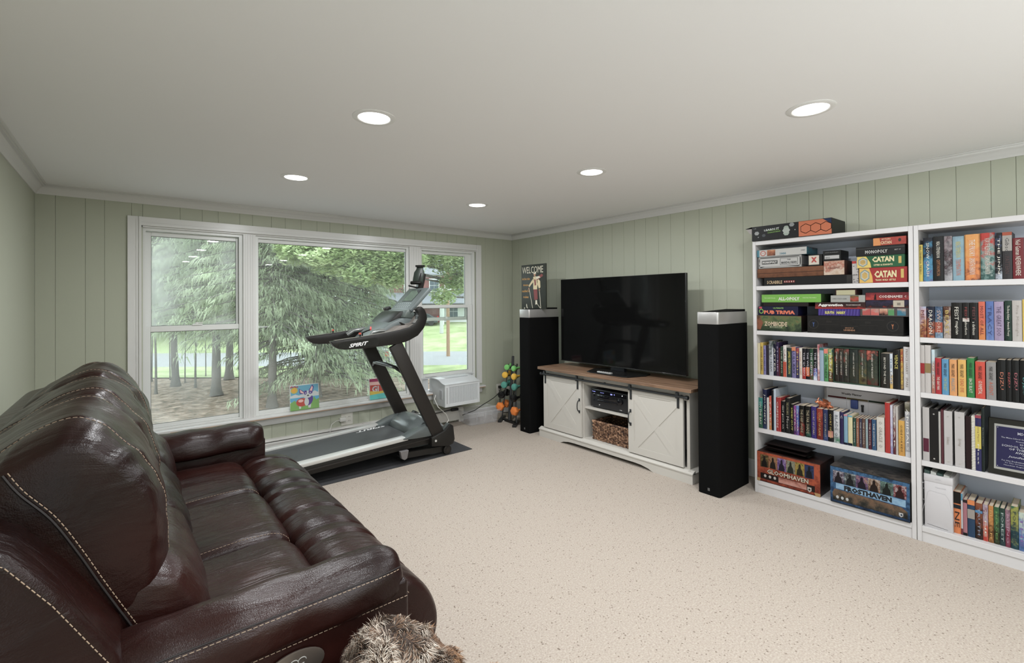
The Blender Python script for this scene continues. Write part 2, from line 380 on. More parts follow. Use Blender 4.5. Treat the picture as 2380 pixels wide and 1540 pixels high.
def wroot(n, x): o = bpy.data.objects.new(n, None); C.objects.link(o); o.location = (x, 0.05, 0.387); o['kind'] = 'structure'; return o
w1 = wroot('window_1', -3.44); winframe(w1, WX0, -3.088)
sash(w1, 0.080, -3.776, -3.110, 1.195, 2.00, -3.737, -3.132, 1.228, 1.965, GLASS_F)
s1 = sash(w1, 0.044, -3.776, -3.098, 0.400, 1.228, -3.742, -3.115, 0.432, 1.182, GLASS_F2)
mb = MB().box(-3.46, -3.39, 0.034, 0.05, 1.228, 1.240); mb.cyl((-3.43, 0.045, 1.238), (-3.43, 0.045, 1.252), 0.012); mb.bar((-3.43, 0.04, 1.247), (-3.385, 0.036, 1.250), 0.012, 0.006); mb.build('sash_lock', VINYL, w1)
w2 = wroot('window_2', -2.23); winframe(w2, -2.990, -1.462)
sash(w2, 0.050, -2.985, -1.462, 0.398, 2.00, -2.960, -1.490, 0.425, 1.966, GLASS)
w3 = wroot('window_3', -0.95); winframe(w3, -1.330, WX1)
sash(w3, 0.080, -1.312, -0.595, 1.190, 2.00, -1.270, -0.680, 1.228, 1.965, GLASS)
sash(w3, 0.044, -1.312, -0.60, 0.545, 1.375, -1.277, -0.668, 0.585, 1.338, GLASS)
mb = MB().box(-0.99, -0.91, 0.072, 0.082, 1.195, 1.212); mb.cyl((-0.95, 0.076, 1.21), (-0.95, 0.076, 1.232), 0.014); mb.build('sash_lock', VINYL, w3)
MB().box(-1.25, -1.11, 0.034, 0.044, 0.552, 0.562).build('lift_rail', VINYL, w3)

struct(MB().box(-7.0, 2.0, 0.111, 0.75, 2.42, 2.50).build('added_eave', WHITE))  # added eave, out of view, keeps sky light off the window frames
# ================================================================== outside: yard, road, lawn, trees, house, vehicles
GZ = -2.8
_FH = Vector((math.sin(YAW), math.cos(YAW), 0)); _RH = Vector((math.cos(YAW), -math.sin(YAW), 0)); _O = Vector((CAM.x, CAM.y, 0))
def yd(u, v, z=0.0): return _O + _FH*u + _RH*v + Vector((0, 0, z))
def pxd(px, py, u):     # point at yard distance u seen at the measured pixel
    p = depth_pt(px, py, u); return p
def gz(u, v=0):
    pts = [(0, GZ), (27, GZ), (33, -3.2), (46, -3.25), (50, -2.3), (62, -0.9), (90, 0.3), (140, 1.0)]
    for (a, za), (b, zb) in zip(pts, pts[1:]):
        if u <= b: return za + (zb-za)*(u-a)/(b-a)
    return pts[-1][1]
def strip(name, u0, u1, v0, v1, m, lift=0.0, nu=30, nv=30, rough=0.0):
    mb = MB(); mb.grid(lambda a, b: yd(u0+(u1-u0)*a, v0+(v1-v0)*b, gz(u0+(u1-u0)*a)+lift+rough*noise.noise(Vector((a*nu, b*nv, 3)))), nu, nv)
    return mb.build(name, m, smooth=True, angle=180)
LEAF = mat('leaf_litter', (0.3, 0.25, 0.2), 0.95, spec=0.1)
tc = N(LEAF, 'ShaderNodeTexCoord'); n1 = N(LEAF, 'ShaderNodeTexNoise'); n1.inputs['Scale'].default_value = 3.4; n1.inputs['Detail'].default_value = 6; n1.inputs['Roughness'].default_value = 0.75
L(LEAF, tc.outputs['Object'], n1.inputs[0])
r1 = ramp(LEAF, n1.outputs[0], [(0.36, (0.075, 0.065, 0.05)), (0.46, (0.19, 0.145, 0.11)), (0.55, (0.29, 0.225, 0.18)), (0.64, (0.46, 0.38, 0.31))]); L(LEAF, r1.outputs[0], bsdf(LEAF).inputs[0])
GRASS = mat('grass', (0.3, 0.4, 0.15), 0.9, spec=0.1)
tc = N(GRASS, 'ShaderNodeTexCoord'); n1 = N(GRASS, 'ShaderNodeTexNoise'); n1.inputs['Scale'].default_value = 0.45; n1.inputs['Detail'].default_value = 8; n1.inputs['Roughness'].default_value = 0.7
L(GRASS, tc.outputs['Object'], n1.inputs[0])
r1 = ramp(GRASS, n1.outputs[0], [(0.35, (0.22, 0.27, 0.13)), (0.5, (0.31, 0.37, 0.19)), (0.65, (0.42, 0.45, 0.29))]); L(GRASS, r1.outputs[0], bsdf(GRASS).inputs[0])
ASPH = mat('pale_asphalt', (0.21, 0.215, 0.22), 0.9); add_bump(ASPH, 30, 0.3, 0.01)
ROADM = mat('road_surface', (0.26, 0.265, 0.275), 0.9)
tag(strip('leaf_ground', 3, 34, -45, 45, LEAF, 0, 40, 60, 0.06), 'leaf-strewn brown ground under the trees outside', 'ground', kind='stuff')
tag(strip('road', 33.5, 44, -70, 70, ROADM, 0.02), 'pale grey street beyond the trees, seen through the windows', 'road')
tag(strip('lawn', 43.8, 140, -90, 90, GRASS, 0.0), 'sunlit green lawn rising beyond the street', 'lawn', kind='stuff')
# verge of grass between the wood and the road
tag(strip('verge', 26.5, 34.0, -45, 2.5, GRASS, 0.05, 10, 30), 'strip of green grass between the bare trees and the street', 'grass', kind='stuff')
# driveway curving from the street towards the house
mb = MB(); path = [(-12, 9.0, 3.4), (-8, 9.6, 3.4), (-4.5, 10.5, 3.4), (-1.5, 13.5, 3.4), (0.2, 18.5, 3.6), (1.3, 24.0, 4.2), (1.8, 29.5, 5.5), (2.2, 34.5, 8.5)]
seg = []
for i, (v, u, w) in enumerate(path):
    a = path[max(i-1, 0)]; b = path[min(i+1, len(path)-1)]; d = Vector((b[0]-a[0], b[1]-a[1])).normalized(); n_ = Vector((-d.y, d.x))
    seg.append(((v-n_.x*w/2, u-n_.y*w/2), (v+n_.x*w/2, u+n_.y*w/2)))
for (p, q) in seg:
    for (v, u) in (p, q): mb.v.append(tuple(yd(u, v, gz(u)+0.09)))
for i in range(len(seg)-1): mb.face((2*i, 2*i+1, 2*i+3, 2*i+2))
tag(mb.build('driveway', ASPH), 'grey driveway curving past the house to the street', 'driveway')
# ------------------------------------------------------------------ foliage materials, colours brightened to stand for the outdoor haze
def leafm(name, cols, trans=0.45, sc=0.6):
    m = bpy.data.materials.new(name); m.use_nodes = True; nt = m.node_tree
    for n in list(nt.nodes): nt.nodes.remove(n)
    out = N(m, 'ShaderNodeOutputMaterial'); d = N(m, 'ShaderNodeBsdfDiffuse'); t = N(m, 'ShaderNodeBsdfTranslucent'); mx = N(m, 'ShaderNodeMixShader'); mx.inputs[0].default_value = trans
    tc = N(m, 'ShaderNodeTexCoord'); n = N(m, 'ShaderNodeTexNoise'); n.inputs['Scale'].default_value = sc; n.inputs['Detail'].default_value = 5; n.inputs['Roughness'].default_value = 0.7; L(m, tc.outputs['Object'], n.inputs[0])
    r = ramp(m, n.outputs[0], [(0.32, cols[0]), (0.5, cols[1]), (0.66, cols[2])]); L(m, r.outputs[0], d.inputs[0]); L(m, r.outputs[0], t.inputs[0])
    L(m, d.outputs[0], mx.inputs[1]); L(m, t.outputs[0], mx.inputs[2]); L(m, mx.outputs[0], out.inputs[0]); return m
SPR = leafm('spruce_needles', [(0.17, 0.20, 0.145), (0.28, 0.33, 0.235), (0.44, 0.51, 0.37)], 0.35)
SPRM = leafm('spruce_needles_lit', [(0.13, 0.155, 0.10), (0.29, 0.34, 0.23), (0.52, 0.60, 0.42)], 0.4)  # lit copy: highlights and dark lows put into the needle colour
SPR2 = leafm('pale_spruce_needles', [(0.22, 0.27, 0.18), (0.36, 0.43, 0.29), (0.50, 0.57, 0.40)], 0.4)
MAP = leafm('maple_leaves', [(0.33, 0.42, 0.22), (0.50, 0.60, 0.34), (0.68, 0.76, 0.50)], 0.5, 0.9)
BUSH = leafm('bush_leaves', [(0.26, 0.33, 0.18), (0.40, 0.48, 0.28), (0.56, 0.64, 0.40)], 0.5, 0.8)
BARK = mat('grey_bark', (0.13, 0.12, 0.11), 0.95, spec=0.1); add_bump(BARK, 8, 0.8, 0.03, 5)
def trunk(parent, base, h, r, lean=(0, 0), n=10, name='trunk'):
    pts = [Vector(base) + Vector((lean[0]*t*t*h, lean[1]*t*t*h, t*h)) + Vector((noise.noise(Vector((t*3, base[0], 0)))*0.25*r*3, noise.noise(Vector((t*3, base[1], 5)))*0.25*r*3, 0)) for t in (0, 0.012, 0.03, 0.06, 0.1, 0.18, 0.3, 0.45, 0.6, 0.8, 1.0)]
    pts[0] = Vector(base)
    return MB().tube(pts, lambda q: r*(1.0-0.75*max(0, q-0.3)/0.7)*(1.55 if q < 0.05 else 1.25 if q < 0.15 else 1.0), n).build(name, BARK, parent, smooth=True)
def spruce(label, base, h, rad, n, seed, m, z0=1.5, tr=0.2, group='spruce trees outside the windows', spread=1.0, top=0.12):
    rng = random.Random(seed); t = thing('spruce_tree', label, 'tree', base, group=group)
    trunk(t, base, h*0.95, tr)
    mb = MB(); br = MB(); V = mb.v; F = mb.f
    nb = max(30, n//110)
    B = Vector(base)
    for i in range(nb):
        f = (i+rng.random())/nb; z = z0 + (h-z0)*f**0.9
        L_ = rad*((1-f)**0.8*(1-top)+top)*rng.uniform(0.75, 1.12); a = rng.random()*2*PI
        dx, dy = math.cos(a), math.sin(a); droop = rng.uniform(0.18, 0.42)
        br.tube([B+Vector((0, 0, z)), B+Vector((dx*L_*0.5, dy*L_*0.5, z-droop*L_*0.25)), B+Vector((dx*L_, dy*L_, z-droop*L_*0.75))], lambda q: 0.035*(1-q)+0.008, 4, cap=False)
        for j in range(int(n/nb)):
            s = rng.random()**0.75; p = B+Vector((dx*L_*s, dy*L_*s, z-droop*L_*(0.25*s+0.5*s*s)))
            w = rng.uniform(-1, 1)*L_*0.22*(1-0.6*s)*spread; p += Vector((-dy*w, dx*w, -abs(w)*0.35+rng.uniform(-0.06, 0.06)))
            ln = rng.uniform(0.16, 0.46); wd = rng.uniform(0.012, 0.034); d = Vector((dx*rng.uniform(0, 0.7)+rng.uniform(-.35, .35), dy*rng.uniform(0, 0.7)+rng.uniform(-.35, .35), -rng.uniform(0.35, 1.3))).normalized()
            sd = d.cross(Vector((rng.uniform(-1, 1), rng.uniform(-1, 1), rng.uniform(-1, 1)))).normalized()
            k = len(V); V.append(tuple(p-sd*wd)); V.append(tuple(p+sd*wd)); V.append(tuple(p+d*ln+sd*wd*0.3)); F.append((k, k+1, k+2)); mb.mi.append(0)
    mb.build('foliage', m, t, fix=False)['kind'] = 'stuff'; br.build('branches', BARK, t, fix=False)['kind'] = 'stuff'
    return t
def leafy(name, label, base, blobs, n, size, m, seed, trunkh=None, tr=0.2, group=None, limbs=True, cat='tree'):
    rng = random.Random(seed); t = thing(name, label, cat, base, group=group); B = Vector(base)
    if trunkh: trunk(t, base, trunkh, tr)
    tot = sum(b[3]**2 for b in blobs); mb = MB(); lb = MB()
    for (x, y, z, r) in blobs:
        c = Vector((x, y, z))
        if limbs and trunkh:
            s = B+Vector((0, 0, min(trunkh, max(trunkh*0.45, z-B.z-1.5)))); lb.tube([s, s.lerp(c, 0.5)+Vector((0, 0, 0.3)), c], lambda q: tr*0.4*(1-q)+0.02, 5, cap=False)
        for i in range(int(n*r*r/tot)):
            v = Vector((rng.gauss(0, 1), rng.gauss(0, 1), rng.gauss(0, 1))).normalized(); rr = r*rng.random()**0.45
            q = noise.noise(v*2.3+c)*0.5+1.0
            p = c+Vector((v.x*rr*q, v.y*rr*q, v.z*rr*0.65*q)); a = Vector((rng.uniform(-1, 1), rng.uniform(-1, 1), rng.uniform(-.4, .4))).normalized(); b = a.cross(Vector((rng.uniform(-.5, .5), rng.uniform(-.5, .5), 1))).normalized()
            s = size*rng.uniform(0.6, 1.4); k = len(mb.v)
            mb.v += [tuple(p-a*s), tuple(p-b*s*0.6), tuple(p+a*s), tuple(p+b*s*0.6)]; mb.face((k, k+1, k+2, k+3))
    mb.build('foliage', m, t, fix=False)['kind'] = 'stuff'
    if lb.v: lb.build('limbs', BARK, t, fix=False)['kind'] = 'stuff'
    return t
def ground_at(px, u):
    d = _F + _R*((px-1190)/FPX); s = u/ (d.dot(_FH)); p = CAM + d*s; return Vector((p.x, p.y, gz(u)))
# spruces: (pixel column of the trunk, distance, height, radius, count, material, first branch height)
spruce('big drooping spruce filling the middle of the picture window', ground_at(735, 21), 19, 3.9, 70000, 11, SPRM, 1.0, 0.16)
spruce('spruce with grey trunk at the left edge of the picture window', ground_at(632, 19), 19, 3.2, 42000, 12, SPRM, 2.6, 0.16)
spruce('thick grey spruce trunk at the right of the left-hand window', ground_at(503, 21.5), 19, 3.8, 36000, 13, SPR2, 3.3, 0.19)
spruce('dark straight tree trunk in the middle of the left-hand window', ground_at(408, 24), 20, 4.2, 40000, 14, SPR2, 3.6, 0.17)
spruce('shaded broad trunk behind the thick grey one, left-hand window', ground_at(532, 26), 20, 4.6, 30000, 15, SPR, 3.8, 0.19)
spruce('tall spruce behind the big one, right of the picture window centre', ground_at(850, 29), 20, 3.2, 32000, 16, SPRM, 2.2, 0.15)
spruce('spruce standing left of the left-hand window view', ground_at(300, 23), 18, 3.8, 14000, 17, SPR2, 3.4, 0.15)
rng = random.Random(5)
for i, (px, u, r, l, lab) in enumerate([(362, 22, 0.055, -0.03, 'slim leaning sapling at the left of the left-hand window'), (352, 25.5, 0.045, 0.05, 'thin sapling by the left edge of the left-hand window'), (395, 26, 0.03, -0.02, 'very thin bare stem left of the dark straight trunk'),
                                   (430, 25, 0.03, 0.03, 'very thin bare stem just right of the dark straight trunk'), (454, 23.5, 0.05, 0.01, 'slim upright sapling between the two thick trunks'), (478, 27, 0.03, -0.03, 'faint thin stem beside the thick grey trunk')]):
    b = ground_at(px, u); o = trunk(None, b, 9, r, (l, l*0.5), 7, 'sapling'); tag(o, lab, 'tree', 'bare saplings outside the left-hand window')
# broadleaf trees
def blob(px, py, u, r): p = pxd(px, py, u); return (p.x, p.y, p.z, r)
leafy('maple_tree', 'pale green maple reaching across the top right of the windows', ground_at(1150, 30), [blob(1000, 570, 27, 2.0), blob(1060, 600, 28, 2.0), blob(930, 590, 27, 1.9), blob(1110, 560, 28, 2.2), blob(1060, 660, 28, 1.1), blob(880, 600, 26, 1.7),
      blob(820, 590, 26, 1.6), blob(940, 640, 27, 1.0), blob(1030, 690, 27, 0.8), blob(1060, 545, 27, 1.7), blob(760, 610, 25, 1.0)], 34000, 0.10, MAP, 21, 9, 0.28)
leafy('maple_tree', 'nearer maple reaching its light green boughs over the picture window', ground_at(1178, 17.5), [blob(700, 575, 17, 0.9), blob(780, 590, 17, 1.2), blob(850, 575, 17.5, 1.3), blob(925, 590, 18, 1.1), blob(905, 640, 18, 0.7), blob(835, 640, 17, 0.6), blob(1060, 560, 17.5, 0.9)], 36000, 0.075, MAP, 22, 7, 0.10, limbs=False)
for i, (px, u, s, lab) in enumerate([(470, 50, 3.2, 'round green bush across the street in the left-hand window'), (420, 54, 3.8, 'tall green bush across the street behind the dark trunk'), (560, 52, 4, 'green shrubs across the street behind the mullion'), (640, 55, 4.5, 'leafy tree across the street behind the left spruce'),
                                     (730, 58, 5, 'leafy tree across the street behind the big spruce'), (820, 62, 5.5, 'bright leafy tree across the street, right of the big spruce'), (900, 66, 5, 'leafy tree beside the red house'), (350, 52, 4, 'green bush across the street at the far left')]):
    b = ground_at(px, u); leafy('leafy_tree' if s > 4 else 'bush', lab, b, [(b.x, b.y, b.z+s*0.9, s), (b.x+2, b.y-1.5, b.z+s*1.8, s*0.8), (b.x-2.5, b.y+1, b.z+s*1.7, s*0.8), (b.x, b.y, b.z+s*2.8, s*0.8)], 9000, 0.22, BUSH if i % 2 else MAP, 40+i, s*1.5, 0.25, 'broadleaf trees across the street', False)
# distant wood closing the view
for i in range(12):
    px = 220+i*85; u = 84+7*((i*37) % 5); b = ground_at(px, u); s = 7.5
    leafy('distant_tree', 'hazy green tree in the distant wood, %s from the left' % ['first', 'second', 'third', 'fourth', 'fifth', 'sixth', 'seventh', 'eighth', 'ninth', 'tenth', 'eleventh', 'twelfth'][i], b, [(b.x, b.y, b.z+s*0.9, s), (b.x+3, b.y-3, b.z+s*1.9, s*0.9), (b.x-3, b.y+3, b.z+s*2.4, s*0.9)], 5200, 0.42, BUSH if i % 3 else MAP, 70+i, 8, 0.3, 'distant trees closing the view', False)
# utility pole with a meter box and wires
PW = mat('weathered_pole_wood', (0.34, 0.22, 0.14), 0.9); pb = ground_at(1041, 40.0)
t = thing('utility_pole', 'brown wooden utility pole on the lawn, seen in the right-hand window', 'pole', pb)
MB().cyl(pb, pb+Vector((0, 0, 10.5)), 0.16, 0.12, 10).build('post', PW, t)
mt_ = MB(); q = pxd(1041, 662, 40); mt_.cyl(q-Vector((0, 0, .45)), q+Vector((0, 0, .45)), 0.32, n=10); mt_.build('transformer', mat('pale_metal', (0.5, 0.5, 0.5), 0.5), t)
mb = MB(); a0 = Vector((pb.x, pb.y, 7.2)); mb.bar(a0-_RH*1.1, a0+_RH*1.1, 0.1, 0.12); mb.build('crossarm', PW, t)
wm = mat('dark_wire', (0.08, 0.08, 0.08), 0.6)
for k in range(4):
    a = pxd(560, 700-32*k, 42); b = pxd(1180, 585+22*k, 34+2*k)
    o = MB().tube([a.lerp(b, s/10)-Vector((0, 0, 0.6*math.sin(PI*s/10))) for s in range(11)], 0.009, 4).build('power_line', mat('pale_wire', (0.42, 0.42, 0.42), 0.5)); tag(o, ['lowest', 'second lowest', 'second highest', 'highest'][k]+' of the four thin power lines crossing the picture window', 'wire', 'power lines outside')
# second white post behind the lawn
b = ground_at(1026, 52); tag(MB().cyl(b, b+Vector((0, 0, 5)), 0.22, 0.2, 8).build('birch_trunk', mat('pale_bark', (0.45, 0.46, 0.45), 0.9)), 'pale bare trunk on the lawn left of the brown utility pole', 'tree')
# house across the street
hc = ground_at(985, 60); t = thing('house', 'red house with grey roof and white windows across the street', 'house', hc)
def hp(u, v, z): return yd(u, v, z)
v0 = (hc-_O).dot(_RH); uz = gz(60)
RED = mat('red_brown_siding', (0.20, 0.075, 0.07), 0.8); HW = mat('white_house_trim', (0.62, 0.63, 0.62), 0.6); RF = mat('grey_shingle_roof', (0.20, 0.21, 0.23), 0.9); DG = mat('dark_house_glass', (0.08, 0.10, 0.12), 0.2)
def hbox(mb, u0, u1, va, vb, z0, z1):
    mb.hexa([hp(u, v, z) for u in (u0, u1) for v in (va, vb) for z in (z0, z1)])
wl = MB(); hbox(wl, 60, 68, v0-6.5, v0+7.5, uz-1, uz+5.9); wl.build('wall', RED, t)
wl = MB(); hbox(wl, 59.7, 60.0, v0-6.5, v0+7.5, uz-1, uz+2.2); wl.build('lower_wall', HW, t)
# siding boards of the upper storey and bricks are too far away to tell apart; porch roof, main roof, windows
mb = MB(); mb.hexa([hp(57.6, v0-6.8, uz+2.3), hp(57.6, v0-6.8, uz+2.42), hp(57.6, v0+7.8, uz+2.3), hp(57.6, v0+7.8, uz+2.42), hp(60.0, v0-6.8, uz+3.6), hp(60.0, v0-6.8, uz+3.75), hp(60.0, v0+7.8, uz+3.6), hp(60.0, v0+7.8, uz+3.75)]); mb.build('porch_roof', RF, t)
mb = MB(); mb.hexa([hp(59.3, v0-7, uz+5.9), hp(59.3, v0-7, uz+6.1), hp(59.3, v0+8, uz+5.9), hp(59.3, v0+8, uz+6.1), hp(64, v0-7, uz+8.3), hp(64, v0-7, uz+8.5), hp(64, v0+8, uz+8.3), hp(64, v0+8, uz+8.5)]); mb.build('roof', RF, t)
mb = MB(); hbox(mb, 61, 62, v0-5.2, v0-4.0, uz+5, uz+9.4); mb.build('chimney', mat('red_brick', (0.30, 0.13, 0.11), 0.9), t)
for k, (va, za) in enumerate([(-5, 3.9), (-1.8, 3.9), (1.4, 3.9), (4.6, 3.9), (-4, 0.6), (3.8, 0.6)]):
    f = MB(); hbox(f, 59.62, 59.98, v0+va-0.65, v0+va+0.65, uz+za-0.1, uz+za+1.6); fo = f.build('window', HW, t)
    g = MB()
    for a in range(2):
        for c_ in range(2): hbox(g, 59.58, 59.66, v0+va-0.55+a*0.57, v0+va-0.02+a*0.57, uz+za+c_*0.76, uz+za+0.70+c_*0.76)
    g.build('pane', DG, fo)
mb = MB(); hbox(mb, 59.5, 59.72, v0-1.6, v0+2.4, uz-0.2, uz+1.9); mb.build('garage_door', RED, t)
for k in range(4):
    mb = MB(); p = hp(57.8, v0-6.4+k*4.6, uz-0.5); mb.cyl(p, p+Vector((0, 0, 2.9)), 0.11, n=8); mb.build('porch_post', HW, t)
# vehicles
def vehicle(label, name, c, ang, body, kind):
    t = thing(name, label, 'vehicle', c, ang); pm = mat('vehicle_paint_'+kind, body, 0.3, coat=0.6); gl = mat('vehicle_glass', (0.03, 0.035, 0.04), 0.08); ty = mat('tyre', (0.02, 0.02, 0.02), 0.8)
    if kind == 'car':
        prof = [(-2.2, 0.3), (2.2, 0.3), (2.25, 0.65), (1.9, 0.85), (1.0, 0.95), (0.45, 1.38), (-1.0, 1.42), (-1.75, 1.0), (-2.2, 0.92)]
        gp = [(0.93, 0.97), (0.42, 1.33), (-0.98, 1.37), (-1.6, 1.0)]
    else:
        prof = [(-2.7, 0.5), (2.6, 0.5), (2.7, 0.95), (2.5, 1.15), (1.3, 1.2), (0.8, 1.8), (-0.5, 1.85), (-0.7, 1.25), (-2.7, 1.25)]
        gp = [(1.22, 1.22), (0.76, 1.75), (-0.46, 1.79), (-0.6, 1.24)]
    MB().prism([(a, z) for a, z in prof], 1, -0.88, 0.88).build('body', pm, t, bevel=0.08, smooth=True, world=False)
    MB().prism([(a, z) for a, z in gp], 1, -0.895, 0.895).build('side_glass', gl, t, world=False)
    for x in (-1.45, 1.45):
        for y in (-0.9, 0.9): MB().cyl((x, y-0.1, 0.34), (x, y+0.1, 0.34), 0.34, n=16).build('wheel', ty, t, world=False)
    xb = -2.26 if kind == 'car' else -2.74
    for y in (-0.72, 0.72): MB().box(xb, xb+0.08, y-0.12, y+0.12, 0.75, 1.1).build('tail_light', mat('red_tail_light', (0.6, 0.02, 0.02), 0.2), t, world=False)
    MB().box(xb, xb+0.05, -0.8, 0.8, 0.48, 0.62).build('bumper', mat('bumper_chrome', (0.5, 0.5, 0.5), 0.3, 0.8), t, world=False)
    return t
c = ground_at(868, 35.5); vehicle('grey pickup truck parked on the street behind the treadmill uprights', 'pickup_truck', c+Vector((0, 0, 0.02)), PI/2-YAW+0.35, (0.10, 0.11, 0.12), 'truck')
c = ground_at(975, 57.5); vehicle('dark car parked on the lawn driveway left in the right-hand window', 'parked_car', c, -YAW+PI+0.1, (0.05, 0.06, 0.07), 'car')
# ================================================================== things along the window wall
# ------------------------------------------------------------------ baseboard heater
HTR = mat('heater_enamel', (0.60, 0.585, 0.555), 0.45)
t = thing('baseboard_heater', 'long low off-white baseboard heater under the window', 'heater', (-2.6, 0, 0))
HX0, HX1 = -4.38, -0.86
MB().prism([(0, 0.02), (-0.004, 0.02), (-0.004, 0.168), (0, 0.168)], 0, HX0, HX1).build('back_plate', HTR, t)
MB().prism([(-0.062, 0.028), (-0.056, 0.028), (-0.056, 0.132), (-0.048, 0.140), (-0.052, 0.145), (-0.062, 0.136)], 0, HX0, HX1).build('front_cover', HTR, t)
MB().prism([(0.0, 0.170), (-0.040, 0.170), (-0.058, 0.156), (-0.056, 0.152), (-0.040, 0.164), (0.0, 0.164)], 0, HX0, HX1).build('top_cover', HTR, t)
MB().prism([(0, 0), (-0.064, 0), (-0.064, 0.145), (-0.045, 0.172), (0, 0.172)], 0, HX1-0.01, HX1+0.055).build('end_cap', HTR, t, bevel=0.004)
MB().prism([(0, 0.001), (-0.0645, 0.001), (-0.0645, 0.147), (-0.045, 0.174), (0, 0.174)], 0, -2.02, -1.96).build('joint_cover', HTR, t, bevel=0.003)
MB().cyl((HX0, -0.03, 0.085), (HX1, -0.03, 0.085), 0.011, n=8).build('pipe', mat('copper_pipe', (0.35, 0.2, 0.13), 0.4, 0.8), t)
fm = MB()
for i in range(160): x = HX0+0.05+i*0.0215; fm.box(x, x+0.001, -0.052, -0.008, 0.05, 0.125)
f_ = fm.build('fins', mat('heater_fins', (0.3, 0.3, 0.3), 0.5, 0.6), t); f_['kind'] = 'stuff'
# ------------------------------------------------------------------ outlets
PLATE = mat('ivory_plate', (0.66, 0.64, 0.58), 0.35); SLOT = mat('dark_slot', (0.02, 0.02, 0.02), 0.6)
def outlet(label, c, two=1, nrm='y', w=0.072, h=0.118):
    t = thing('wall_outlet', label, 'outlet', c); x, y, z = c
    W2 = w*0.5+0.023*(two-1); MB().box(x-W2, x+W2, y-0.006, y, z-h/2, z+h/2).build('cover_plate', PLATE, t, bevel=0.002)
    for k in range(two):
        xo = x + (k-(two-1)/2)*0.046
        for dz in (-0.020, 0.020):
            s = MB().box(xo-0.016, xo+0.016, y-0.008, y-0.006, z+dz-0.013, z+dz+0.013).build('socket', PLATE, t)
            MB().box(xo-0.008, xo-0.005, y-0.0086, y-0.0078, z+dz-0.004, z+dz+0.007).box(xo+0.005, xo+0.008, y-0.0086, y-0.0078, z+dz-0.004, z+dz+0.006).build('slots', SLOT, s)
    return t
outlet('double ivory wall outlet under the window behind the treadmill', (-2.17, -0.0, 0.236), 2)
outlet('ivory wall outlet with the black plug right of the air conditioner', (-0.235, -0.0, 0.305))
outlet('ivory wall outlet half hidden behind the dumbbell rack', (-0.075, -0.0, 0.30))
WP = mat('white_cord', (0.68, 0.67, 0.63), 0.45)
t = thing('power_adapter', 'white power adapter plugged into the outlet behind the treadmill', 'adapter', (-2.21, -0.009, 0.245))
MB().box(-2.252, -2.192, -0.045, -0.0088, 0.222, 0.262).build('adapter_body', WP, t, bevel=0.006, smooth=True)
MB().tube([(-2.25, -0.03, 0.24), (-2.29, -0.035, 0.238), (-2.335, -0.045, 0.215), (-2.36, -0.075, 0.17), (-2.365, -0.085, 0.10), (-2.36, -0.1, 0.02), (-2.30, -0.13, 0.006)], 0.0032, 6).build('cord', WP, t, smooth=True)
BC = mat('black_cord', (0.015, 0.015, 0.015), 0.5)
t = thing('black_power_cord', 'black power cord running from the outlet behind the air conditioner', 'cord', (-0.235, -0.01, 0.325))
MB().box(-0.255, -0.213, -0.040, -0.0088, 0.312, 0.345).build('plug', BC, t, bevel=0.008, smooth=True)
MB().tube([(-0.235, -0.038, 0.322), (-0.25, -0.06, 0.300), (-0.32, -0.10, 0.262), (-0.42, -0.14, 0.232), (-0.52, -0.18, 0.215), (-0.62, -0.19, 0.185), (-0.74, -0.20, 0.140), (-0.9, -0.18, 0.105)], 0.0045, 7).build('cord', BC, t, smooth=True)
t = tag(MB().tube([(-0.235, -0.0088, 0.283), (-0.237, -0.024, 0.26), (-0.235, -0.022, 0.20), (-0.230, -0.020, 0.12), (-0.228, -0.02, 0.03), (-0.20, -0.05, 0.006), (-0.15, -0.12, 0.006)], 0.004, 6).build('lamp_cord', BC, None, smooth=True), 'thin black cord dropping straight down from the wall outlet', 'cord')
t = thing('extension_cord', 'black extension cord end lying across the baseboard heater', 'cord', (-1.1, -0.1, 0.1))
MB().tube([(-1.55, -0.16, 0.006), (-1.44, -0.12, 0.06), (-1.36, -0.09, 0.125), (-1.24, -0.085, 0.15), (-1.08, -0.078, 0.158), (-0.98, -0.076, 0.165)], 0.0045, 7).build('cord', BC, t, smooth=True)
MB().box(-0.99, -0.90, -0.102, -0.068, 0.145, 0.178).build('socket_block', BC, t, bevel=0.008, smooth=True)
# ------------------------------------------------------------------ air conditioner
ACW = mat('air_conditioner_plastic', (0.66, 0.68, 0.69), 0.3); ACG = mat('grille_grey', (0.30, 0.295, 0.29), 0.5)
t = thing('air_conditioner', 'white window air conditioner sitting under the raised right-hand sash', 'air conditioner', (-1.0, -0.15, 0.262))
ax0, ax1 = -1.222, -0.762
prof = [(-0.335, 0.262), (0.02, 0.262), (0.02, 0.545), (-0.14, 0.545), (-0.19, 0.542), (-0.235, 0.530), (-0.27, 0.512), (-0.30, 0.505), (-0.335, 0.500)]
# body keeps its lower part inside the room
pb_ = [(-0.300, 0.262), (-0.066, 0.262), (-0.066, 0.389), (0.02, 0.389), (0.02, 0.540), (-0.14, 0.540), (-0.23, 0.525), (-0.27, 0.508), (-0.300, 0.500)]
MB().prism(pb_, 0, ax0+0.004, ax1-0.004).build('housing', ACW, t, bevel=0.004, smooth=True)
